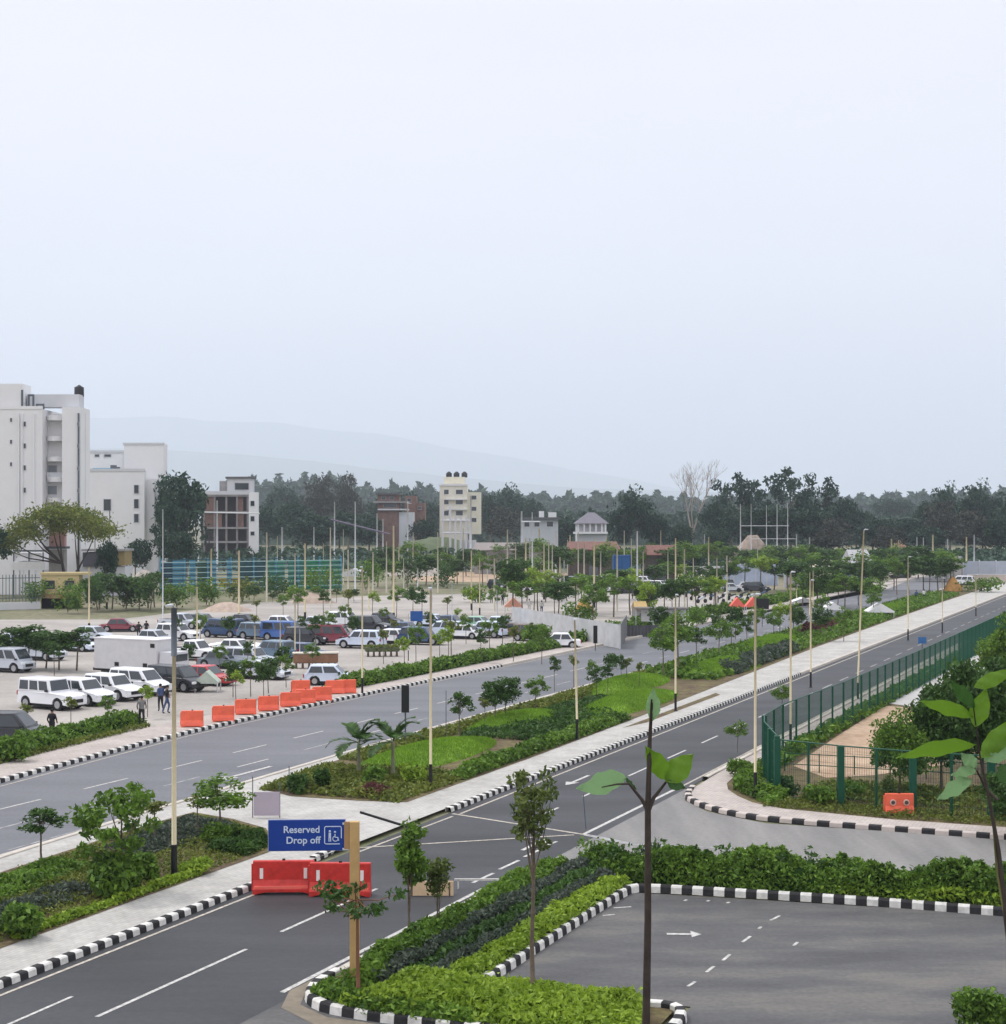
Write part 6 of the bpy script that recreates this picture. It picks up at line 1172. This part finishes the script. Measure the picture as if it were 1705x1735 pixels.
# ------------------------------------------------------------------ vehicles
def car_meshes(kind):
    P_ = dict(saloon=(4.4, 1.72, 1.45, .80, (-1.45, 1.05, -1.0, .35)), hatch=(3.9, 1.68, 1.5, .85, (-1.75, .95, -1.45, .3)), suv=(4.5, 1.85, 1.72, 1.0, (-2.05, 1.05, -1.8, .5)), mpv=(4.6, 1.82, 1.8, 1.0, (-2.15, 1.5, -1.95, .75)), offroad=(4.5, 1.85, 1.95, 1.12, (-2.15, .75, -2.1, .5)), van=(4.4, 1.7, 1.95, 1.0, (-2.12, 1.85, -2.05, 1.2)), pickup=(5.1, 1.85, 1.75, 1.0, (-.75, 1.1, -.6, .5)))[kind]
    L_, W_, H, belt, (xb0, xb1, xt0, xt1) = P_; h = L_ / 2; wr = .33 if kind in ('saloon', 'hatch') else .38; ax = (-h + .85, h - .85); gc = .24 if kind in ('saloon', 'hatch') else .32
    hood = belt - (.06 if kind != 'offroad' else .02) if kind != 'van' else belt
    pr = [(-h, gc + .1), (-h + .02, belt - .1), (-h + .12, belt), (xb1, belt), (h - .35, hood - .08), (h - .06, hood - .22), (h, gc + .18), (h - .05, gc)]
    for ac in (ax[1], ax[0]): pr += [(ac + (wr + .07) * math.cos(q), wr + (wr + .07) * math.sin(q) if wr + (wr + .07) * math.sin(q) > gc else gc) for q in [math.pi * i / 8 for i in range(9)]]
    pr.append((-h + .04, gc)); b = MB(); n = len(pr)
    def yw(x): return W_ / 2 * (1 - .13 * max(0, abs(x) / h - .72) / .28)
    b.add([(x, -yw(x), z) for x, z in pr] + [(x, yw(x), z) for x, z in pr], [tuple(range(n)), tuple(reversed(range(n, 2 * n)))] + [(i, n + i, n + (i + 1) % n, (i + 1) % n) for i in range(n)])
    wb, wt = W_ / 2 * .94, W_ / 2 * (.76 if kind != 'offroad' and kind != 'van' else .86); B = [(xb0, belt), (xb1, belt), (xt1, H), (xt0, H)]
    b.add([(B[0][0], -wb, belt - .02), (B[1][0], -wb, belt - .02), (B[1][0], wb, belt - .02), (B[0][0], wb, belt - .02), (B[3][0], -wt, H - .03), (B[2][0], -wt, H - .03), (B[2][0], wt, H - .03), (B[3][0], wt, H - .03)], [(0, 3, 2, 1), (4, 5, 6, 7), (0, 1, 5, 4), (1, 2, 6, 5), (2, 3, 7, 6), (3, 0, 4, 7)])
    body = b.mesh('car_body', wall_w); bm = bmesh.new(); bm.from_mesh(body); bmesh.ops.recalc_face_normals(bm, faces=bm.faces)
    es = [e for e in bm.edges if len(e.link_faces) == 2 and e.calc_face_angle(0) > .35 and min(v.co.z for v in e.verts) > gc + .3 and not any(abs(v.co.z - wr) < wr + .08 and min(abs((v.co - Vector((a_, v.co.y, wr))).length - (wr + .07)) for a_ in ax) < .02 for v in e.verts)]
    bmesh.ops.bevel(bm, geom=es, offset=.085, segments=3, affect='EDGES', clamp_overlap=True, profile=.55); bm.to_mesh(body); bm.free()
    body.polygons.foreach_set('use_smooth', [True] * len(body.polygons)); body.set_sharp_from_angle(angle=.7)
    def quad(c4, u0, u1, v0, v1, off):
        def p(u, v): return c4[0].lerp(c4[1], u).lerp(c4[3].lerp(c4[2], u), v)
        nn = (c4[1] - c4[0]).cross(c4[3] - c4[0]).normalized() * off; q = MB(); q.add([p(u0, v0) + nn, p(u1, v0) + nn, p(u1, v1) + nn, p(u0, v1) + nn, p(u0, v0) - nn, p(u1, v0) - nn, p(u1, v1) - nn, p(u0, v1) - nn], [(0, 1, 2, 3), (7, 6, 5, 4), (0, 4, 5, 1), (1, 5, 6, 2), (2, 6, 7, 3), (3, 7, 4, 0)]); return q
    V3 = Vector; bl = belt - .02; tl = H - .03
    Rr = [V3((xb0, -wb, bl)), V3((xb1, -wb, bl)), V3((xt1, -wt, tl)), V3((xt0, -wt, tl))]; Lf = [V3((xb1, wb, bl)), V3((xb0, wb, bl)), V3((xt0, wt, tl)), V3((xt1, wt, tl))]
    Fr = [V3((xb1, -wb, bl)), V3((xb1, wb, bl)), V3((xt1, wt, tl)), V3((xt1, -wt, tl))]; Bk = [V3((xb0, wb, bl)), V3((xb0, -wb, bl)), V3((xt0, -wt, tl)), V3((xt0, wt, tl))]
    sp = {'offroad': ((.05, .32), (.37, .62), (.67, .93)), 'van': ((.06, .36), (.41, .66), (.70, .93)), 'suv': ((.05, .27), (.31, .61), (.65, .92)), 'mpv': ((.05, .27), (.31, .58), (.62, .92)), 'pickup': ((.08, .46), (.52, .9))}.get(kind, ((.06, .46), (.51, .92)))
    parts = [('windscreen', quad(Fr, .07, .93, .10, .87, .014)), ('rear_window', quad(Bk, .1, .9, .25, .84, .014))]
    for u0, u1 in sp: parts += [('side_window', quad(Rr, u0, u1, .14, .83, .014)), ('side_window', quad(Lf, 1 - u1, 1 - u0, .14, .83, .014))]
    out = [(nm, q.mesh(nm, glass_c), (0, 0, 0)) for nm, q in parts]
    for sy in (-1, 1):
        out.append(('headlight', MB().box((h - .10, sy * W_ * .36, hood - .25), (.16, .34, .16)).mesh('headlight', lampw, bevel=.02), (0, 0, 0))); out.append(('tail_light', MB().box((-h + .03, sy * W_ * .40, belt - .16), (.08, .2, .26)).mesh('tail_light', lampr, bevel=.02), (0, 0, 0)))
        out.append(('mirror', MB().box((xb1 - .25, sy * (W_ / 2 + .05), belt + .08), (.14, .18, .13)).mesh('mirror', black, bevel=.02), (0, 0, 0)))
    out.append(('grille', MB().box((h - .005, 0, gc + .26), (.05, W_ * .5, .22)).mesh('grille', black, bevel=.01), (0, 0, 0))); out.append(('underbody_shade', MB().box((0, 0, gc + .02), (L_ * .84, W_ * .84, .3)).mesh('underbody_shade', black), (0, 0, 0)))  # black underbody, set low and wide to stand in for contact shade
    if kind == 'pickup': out.append(('load_bed', MB().box((-h * .62, 0, belt + .01), (h * .6, W_ * .8, .04)).mesh('load_bed', black), (0, 0, 0)))
    wm = MB(); wm.lathe([(wr * .7, -.11), (wr, -.09), (wr, .09), (wr * .7, .11)], 18); tyre = wm.mesh('tyre', rubber, smooth=False); rm = MB(); rm.lathe([(wr * .62, -.115), (wr * .62, .115)], 12); rm.lathe([(wr * .2, -.13), (wr * .2, .13)], 8); rim = rm.mesh('rim', rimm)
    return dict(body=body, parts=out, tyre=tyre, rim=rim, ax=ax, wr=wr, W=W_)
CM = {k: car_meshes(k) for k in ('saloon', 'hatch', 'suv', 'mpv', 'offroad', 'van', 'pickup')}
def paint(nm, c, r=.25): return mat('paint_' + nm, c, rough=r, var=.03, spec=.6)
PT = dict(white=paint('white', (.80, .81, .84)), silver=paint('silver', (.50, .54, .60)), blue_white=paint('ice', (.62, .70, .84)), black=paint('black', (.02, .022, .03)), darkblue=paint('dark_blue', (.03, .07, .16)), blue=paint('blue', (.05, .14, .42)), grey=paint('grey', (.16, .19, .22)), slate=paint('slate', (.12, .19, .27)), maroon=paint('maroon', (.22, .03, .05)), red=paint('red', (.5, .04, .05)), brown=paint('brown', (.16, .12, .10)), green=paint('green', (.30, .5, .38)), yellow=paint('yellow', (.6, .42, .05)))
def car(kind, color, px, py, rz, label, detail=2, group=None, sc=1):
    C_ = CM[kind]; t = empty('parked_car' if kind != 'van' else 'parked_van', G(px, py, .02), rz); t.scale = (sc,) * 3
    bo = put('body', C_['body'], t); bo.material_slots[0].link = 'OBJECT'; bo.material_slots[0].material = PT[color]
    for nm, me, lc in C_['parts']:
        if detail < 2 and nm in ('mirror', 'grille'): continue
        put(nm, me, t, lc)
    for sx in C_['ax']:
        for sy in (-1, 1):
            w = empty('wheel', (sx, sy * (C_['W'] / 2 - .12), C_['wr'])) if False else put('wheel', C_['tyre'], t, (sx, sy * (C_['W'] / 2 - .12), C_['wr'])); w.rotation_euler = (math.radians(90), 0, 0)
            if detail > 1: put('rim', C_['rim'], w)
    return tag(t, label, 'van' if kind == 'van' else ('pickup' if kind == 'pickup' else 'car'), group)
NH = math.atan2(UN.y, UN.x)      # heading of +n: parked cars point towards the road
CARS = [
 ('offroad', 'white', 88, 1200, NH - .12, 'boxy white off road car, frontmost of the white cars at left'),
 ('suv', 'white', 140, 1193, NH - .15, 'white high bonneted car parked second in the row behind the boxy off road car'),
 ('suv', 'white', 190, 1185, NH - .15, 'white car with dark grille parked third in the front row at left'),
 ('mpv', 'white', 235, 1176, NH - .1, 'white people carrier parked fourth in the front row at left'),
 ('mpv', 'black', 298, 1170, NH - .1, 'dark people carrier with a pale bonnet at the right end of the front row'),
 ('hatch', 'blue_white', 562, 1160, NH + .35, 'pale blue white hatchback behind the orange barriers'),
 ('suv', 'slate', 462, 1118, NH + math.pi - .2, 'slate blue grey car with its tailgate up, above the orange barriers'),
 ('pickup', 'white', 330, 1118, NH, 'white pickup with dark windows right of the white box body'),
 ('van', 'silver', 12, 1138, NH, 'silver van cut by the left edge behind the white cars'), ('suv', 'silver', 70, 1118, NH - .1, 'silver car hidden behind the leafy trees at left'),
 ('hatch', 'blue_white', 132, 1103, NH, 'pale blue car left of the white box body'), ('saloon', 'maroon', 205, 1070, NH + .5, 'dark red car at the back of the left car park'),
 ('mpv', 'black', 10, 1262, NH + .3, 'dark car cut by the left edge in front of the hedge'), ('pickup', 'silver', 308, 1065, NH + .1, 'silver grey pickup behind the dark topped lamp post'),
 ('van', 'darkblue', 378, 1080, NH + math.pi, 'dark blue van at the back of the middle rows'), ('suv', 'slate', 440, 1083, NH, 'slate car right of the dark blue van'), ('van', 'blue', 480, 1085, NH + .1, 'bright blue small van between slate cars'), ('hatch', 'white', 482, 1066, NH + .2, 'white car behind the bright blue van'),
 ('suv', 'black', 520, 1092, NH + .1, 'dark car behind the tall pole left of the maroon van'), ('van', 'maroon', 560, 1092, NH + .3, 'maroon van right of the dark cars'),
 ('suv', 'blue_white', 612, 1098, NH + math.pi + .1, 'ice coloured car with a rounded roof right of the maroon van'), ('saloon', 'white', 660, 1090, NH + math.pi + .1, 'white saloon right of the ice coloured car'), ('suv', 'darkblue', 715, 1092, NH + .1, 'dark blue car right of the white saloon'),
 ('suv', 'black', 628, 1070, NH, 'dark car behind the ice coloured car'), ('hatch', 'darkblue', 690, 1078, NH, 'dark blue hatchback behind the gap between white cars'),
 ('suv', 'blue_white', 750, 1080, NH + math.pi, 'ice coloured car, first of the pale row right of the dark blue car'), ('saloon', 'white', 785, 1082, NH + math.pi, 'white saloon, second of the pale row right of the dark blue car'), ('suv', 'blue_white', 822, 1080, NH + math.pi, 'pale car, third of the row with a bush before it'), ('saloon', 'green', 812, 1066, NH, 'grey green car roof behind the pale row'),
 ('saloon', 'brown', 868, 1078, NH, 'brownish grey car at the right end of the pale row'), ('suv', 'brown', 905, 1086, NH, 'brownish car half hidden behind bushes near the sheet fence'), ('saloon', 'white', 945, 1098, NH + math.pi + .4, 'white saloon parked alone at the end of the roadside hedge'),
 ('saloon', 'white', 402, 1110, NH, 'white car between the pickup and the slate blue grey car'), ('hatch', 'blue_white', 35, 1100, NH, 'pale hatchback at the left edge behind the silver van'), ('saloon', 'silver', 445, 1150, NH, 'silver car half hidden by the dense tree behind the orange barriers'),
 ('saloon', 'silver', 262, 1092, NH, 'silver saloon tucked behind the white box body near the dark topped lamp post'), ('suv', 'white', 300, 1085, NH, 'white high car behind the pickup left of centre in the rear rows'),
 ('hatch', 'grey', 345, 1062, NH, 'grey hatchback left of the dark blue van'), ('saloon', 'black', 415, 1062, NH, 'black saloon in the rearmost row behind the dark blue van'), ('saloon', 'silver', 540, 1066, NH, 'silver saloon in the rearmost row behind the maroon van'),
 ('suv', 'white', 586, 1062, NH, 'white high car in the rearmost row left of the small round trees'), ('hatch', 'black', 655, 1060, NH, 'black hatchback in the rearmost row behind the white saloon'), ('saloon', 'blue_white', 735, 1062, NH, 'ice coloured saloon in the rearmost row right of the blue notice board'),
 ('hatch', 'silver', 160, 1086, NH, 'silver hatchback behind the garden cars left of the white box body'), ('saloon', 'white', 60, 1094, NH, 'white saloon behind the dark spreading trees at left'), ('saloon', 'grey', 380, 1132, NH, 'grey saloon between the white pickup and the slate blue grey car row'),
 ('suv', 'silver', 425, 1132, NH, 'silver high car in front of the slate blue grey car'), ('hatch', 'darkblue', 520, 1118, NH, 'dark blue hatchback behind the brown covered stack'), ('saloon', 'blue_white', 850, 1066, NH, 'ice coloured saloon behind the brownish grey car'), ('saloon', 'darkblue', 765, 1064, NH, 'dark blue saloon behind the ice coloured row'),
]
for c in CARS: car(*c)
far = [(845, 998), (872, 1000), (930, 990), (948, 993), (968, 989), (985, 992), (1003, 988), (1030, 990), (1045, 994), (1060, 990), (1052, 1000), (1076, 996), (1092, 992), (1108, 990), (1120, 998), (1094, 1003), (1140, 995), (1120, 985), (1160, 992), (700, 945), (760, 944), (822, 942), (690, 950), (975, 955), (930, 940), (1100, 972), (1095, 980), (1330, 978), (1500, 972), (1525, 980), (1560, 975), (1630, 992), (1000, 1000), (1018, 996), (905, 1003), (925, 1004), (1140, 1006), (1160, 1004), (1180, 1000), (1200, 1003), (1222, 1000), (1240, 1003), (1065, 1006), (1035, 1004), (1260, 1000), (1282, 1003)]
cc = ['white', 'darkblue', 'silver', 'white', 'blue_white', 'black', 'white', 'grey']
farn = {}
for i, (px, py) in enumerate(sorted(far)):
    c_ = cc[(i * 5 + i // 3) % 8]; kd = ('suv', 'saloon', 'hatch', 'mpv')[(i * 7) % 4]; kn = {'suv': 'high', 'saloon': 'saloon', 'hatch': 'hatchback', 'mpv': 'people carrier'}[kd]; key = (c_, kn); farn[key] = farn.get(key, 0) + 1
    car(kd, c_, px, py, NH + rnd.uniform(-.5, .5) + (math.pi if i % 2 else 0), '%s %s car far back in the site, %s such car from the left' % (c_.replace('_', ' ').replace('blue white', 'ice blue').replace('darkblue', 'dark blue'), kn, ORD[farn[key] - 1]), 1, 'far parked cars', 1.0)
# white box truck body
t = tag(empty('box_truck', G(228, 1146, .02), NH - .05), 'long white box body of a truck behind the white cars at left', 'truck'); MB().box((0, 0, 1.75), (6.0, 2.2, 2.3)).build('box_body', mat('truck_white', (.60, .60, .61), var=.06, rough=.5), t, bevel=.04); MB().box((0, 0, 2.93), (6.1, 2.3, .08)).build('roof_rim', wall_w, t)
MB().box((3.75, 0, 1.2), (1.4, 2.0, 1.7), taper=.9).build('cab', wall_w2, t, bevel=.06); MB().box((4.38, 0, 1.55), (.06, 1.6, .6)).build('windscreen', glass_c, t); MB().box((.3, 0, .5), (7.5, 1.4, .2)).build('chassis', black, t)
for x_ in (-2.0, 3.5):
    for y_ in (-.9, .9): w = MB().lathe([(.3, -.12), (.42, -.1), (.42, .1), (.3, .12)], 16).build('wheel', rubber, t, loc=(x_, y_, .42)); w.rotation_euler = (math.radians(90), 0, 0)
for x_, z_ in ((2.6, 2.5), (1.9, 1.0), (-.8, 1.0)): MB().box((x_, -1.11, z_), (.4, .03, .3)).build('side_hatch', black, t)
# rows of planters (brown stack and dark green one) on short white feet
def planter_row(px, py, n, rz, m, label, L_, H_, leaf=None, top=None):
    t = tag(empty('planter_row', G(px, py, .02), rz), label, 'planter'); MB().box((0, 0, .42 + H_ / 2), (L_, .9, H_)).build('trough', m, t, bevel=.12)
    for i in range(n):
        x_ = -L_ / 2 + .25 + (L_ - .5) * i / (n - 1); MB().box((x_, -.3, .21), (.22, .3, .42), taper=.7).build('foot', mat('dark_foot', (.10, .07, .05)), t)
    if top: MB().box((0, 0, .42 + H_ + .06), (L_ * 1.03, 1.0, .12)).build('cover', top, t, bevel=.03)
    if leaf:
        rng = np.random.default_rng(int(px)); P = np.stack([rng.uniform(-L_ / 2, L_ / 2, 700), rng.uniform(-.5, .5, 700), .5 + H_ * rng.random(700) * 1.3], 1); V, F_ = leafquads(P, .12, rng); MB().leaves(V, F_).build('plants', leaf, t)
planter_row(535, 1132, 7, .12, mat('brown_cover', (.24, .13, .08), var=.3, scale=1), 'long brown covered stack with pale top on short feet in the car park', 3.6, .75, top=mat('cream_cover', (.62, .58, .5))); planter_row(648, 1112, 6, .12, mat('dull_green_trough', (.10, .12, .07), var=.3), 'row of dull green planters on feet below the white saloon', 3.0, .4, LO)
tent(352, 1172, 40, 36, mat('pale_green_sheet', (.45, .52, .45)), 'pale canvas awning with a red car beneath it near the dark people carrier', 'awning', 'awning'); car('saloon', 'red', 350, 1160, NH, 'red car under the pale canvas awning')
tent(395, 1100, 90, 14, ws, 'long white flat canopy in the middle of the car park', 'awning', 'awning')
# motorcycles parked in a far row
mb = MB(); mb.tube([(-.55, 0, .55), (.1, 0, .8), (.5, 0, .85)], [.12, .16, .09], 6); mb.tube([(.45, 0, .95), (.7, 0, .3)], .04, 5); mb.tube([(.42, -.33, 1.05), (.45, 0, 1.0), (.42, .33, 1.05)], .025, 5); mcb = mb.mesh('motorcycle_body', black); mw = MB().lathe([(.2, -.05), (.31, -.05), (.31, .05), (.2, .05)], 14).mesh('motorcycle_wheel', rubber)
for i in range(14):
    px = 1168 + i * 10.5; t = tag(empty('motorcycle', G(px, 1012 + (i % 3) * 5), .5 + rnd.uniform(-.3, .3)), 'dark motorcycle in the far crowded row, %s from the left' % ORD[i], 'motorcycle', 'motorcycles in the far row'); bo = put('body', mcb, t); bo.material_slots[0].link = 'OBJECT'; bo.material_slots[0].material = PT[('darkblue', 'black', 'silver', 'black')[i % 4]]
    for x_ in (-.65, .7): w = put('wheel', mw, t, (x_, 0, .31)); w.rotation_euler = (math.radians(90), 0, 0)

# ------------------------------------------------------------------ people
def person(px, py, z, rz, shirt, trousers, label, pose='stand', H=1.7):
    J = dict(pelvis=(0, 0, .93), chest=(0.02, 0, 1.3), neck=(.02, 0, 1.47), head=(.03, 0, 1.56), top=(.03, 0, 1.68)); st = .16 if pose == 'walk' else .02
    V = [J['pelvis'], J['chest'], J['neck'], J['head'], J['top'], (0, .10, .88), (st, .11, .5), (st - .1 if pose == 'walk' else 0, .11, .08), (st + .06, .12, .03), (0, -.10, .88), (-st, -.11, .5), (-st - .12, -.11, .1), (-st, -.12, .04),
         (0, .19, 1.38), (-.05, .25, 1.12), (.1, .24, .9), (0, -.19, 1.38), (.05, -.25, 1.12), (.16, -.22, .92)]
    E_ = [(0, 1), (1, 2), (2, 3), (3, 4), (0, 5), (5, 6), (6, 7), (7, 8), (0, 9), (9, 10), (10, 11), (11, 12), (1, 13), (13, 14), (14, 15), (1, 16), (16, 17), (17, 18)]
    Rd = [(.15, .12), (.17, .12), (.055, .055), (.10, .085), (.07, .06), (.10, .10), (.065, .065), (.045, .045), (.05, .035), (.10, .10), (.065, .065), (.045, .045), (.05, .035), (.07, .06), (.045, .045), (.035, .035), (.07, .06), (.045, .045), (.035, .035)]
    me = bpy.data.meshes.new('person_skeleton'); me.from_pydata(V, E_, []); me.update(); o = bpy.data.objects.new('tmp', me); col.objects.link(o)
    md = o.modifiers.new('skin', 'SKIN'); sv = me.skin_vertices[0].data
    for i, r in enumerate(Rd): sv[i].radius = r
    sv[0].use_root = True; ss = o.modifiers.new('sub', 'SUBSURF'); ss.levels = 1; ss.render_levels = 1
    dg = bpy.context.evaluated_depsgraph_get(); dg.update(); nm = bpy.data.meshes.new_from_object(o.evaluated_get(dg)); bpy.data.objects.remove(o); nm.materials.clear()
    for m_ in (skin, shirt, trousers, black): nm.materials.append(m_)
    for p in nm.polygons:
        c = p.center; p.material_index = 3 if c.z < .1 else 2 if (c.z < .95 and abs(c.y) < .2) else (1 if c.z < 1.46 and (abs(c.y) < .23 or c.z > 1.1) else 0); p.use_smooth = True
    t = tag(empty('person', G(px, py, z), rz), label, 'person'); put('body', nm, t, sc=H / 1.7)
    hb = MB(); hb.lathe([(.075, 0), (.10, .05), (.09, .11), (.03, .15)], 10); hb.build('hair', hairm, t, loc=(.01, 0, 1.56 * H / 1.7), smooth=True); return t
dk = mat('dark_cloth', (.02, .02, .025)); bl = mat('blue_cloth', (.06, .09, .2)); wh = mat('white_cloth', (.7, .7, .7)); gr = mat('grey_cloth', (.2, .2, .2))
person(88, 1256, .12, 1.2, dk, dk, 'person in dark clothes walking behind the car park hedge at left', 'walk', 1.75); person(240, 1229, .12, 1.6, gr, dk, 'person in grey standing before the hedge right of the small trees')
person(283, 1209, .12, .4, dk, bl, 'person in dark top beside the dark people carrier, left of the lamp post', 'walk', 1.75); person(272, 1205, .12, 2.4, bl, dk, 'person in blue close to the white people carrier')
person(235, 1082, .02, 1.5, dk, dk, 'person in black left of the pair behind the white box body'); person(248, 1080, .02, 1.5, dk, dk, 'person in black right of the pair behind the white box body', 'walk')
person(716, 1015, .02, 1.5, dk, dk, 'distant person in black on the pale paving'); person(833, 1022, .02, 1.5, wh, dk, 'distant person in white left of the salmon canopy'); person(897, 1038, .02, 1.5, wh, wh, 'distant person all in white beside the sheet fence', H=1.8); person(918, 1040, .02, 1.2, wh, bl, 'distant person in white shirt right of the one all in white')
person(852, 1026, .02, 1.5, dk, dk, 'distant person in black before the dark tree'); person(1553, 1020, .05, 1.0, bl, dk, 'distant person in blue on the far pavement'); person(1566, 1018, .05, 1.0, wh, dk, 'distant person in white on the far pavement')

# ------------------------------------------------------------------ haze: one closed body of air round everything
hz = MB().box((0, 0, 0), (24400, 23000, 1501)).build('haze', [], loc=(0, 11000, 749.4))
hm = bpy.data.materials.new('haze_air'); hm.use_nodes = True; nt = hm.node_tree; nt.nodes.clear(); out = nt.nodes.new('ShaderNodeOutputMaterial'); pv = nt.nodes.new('ShaderNodeVolumePrincipled')
pv.inputs['Color'].default_value = (.79, .87, 1.0, 1); pv.inputs['Density'].default_value = 0.00015; pv.inputs['Anisotropy'].default_value = 0.2
nt.links.new(pv.outputs[0], out.inputs['Volume']); hz.data.materials.append(hm); tag(hz, 'thin pale blue haze filling the air over the whole scene', 'haze', kind='stuff')
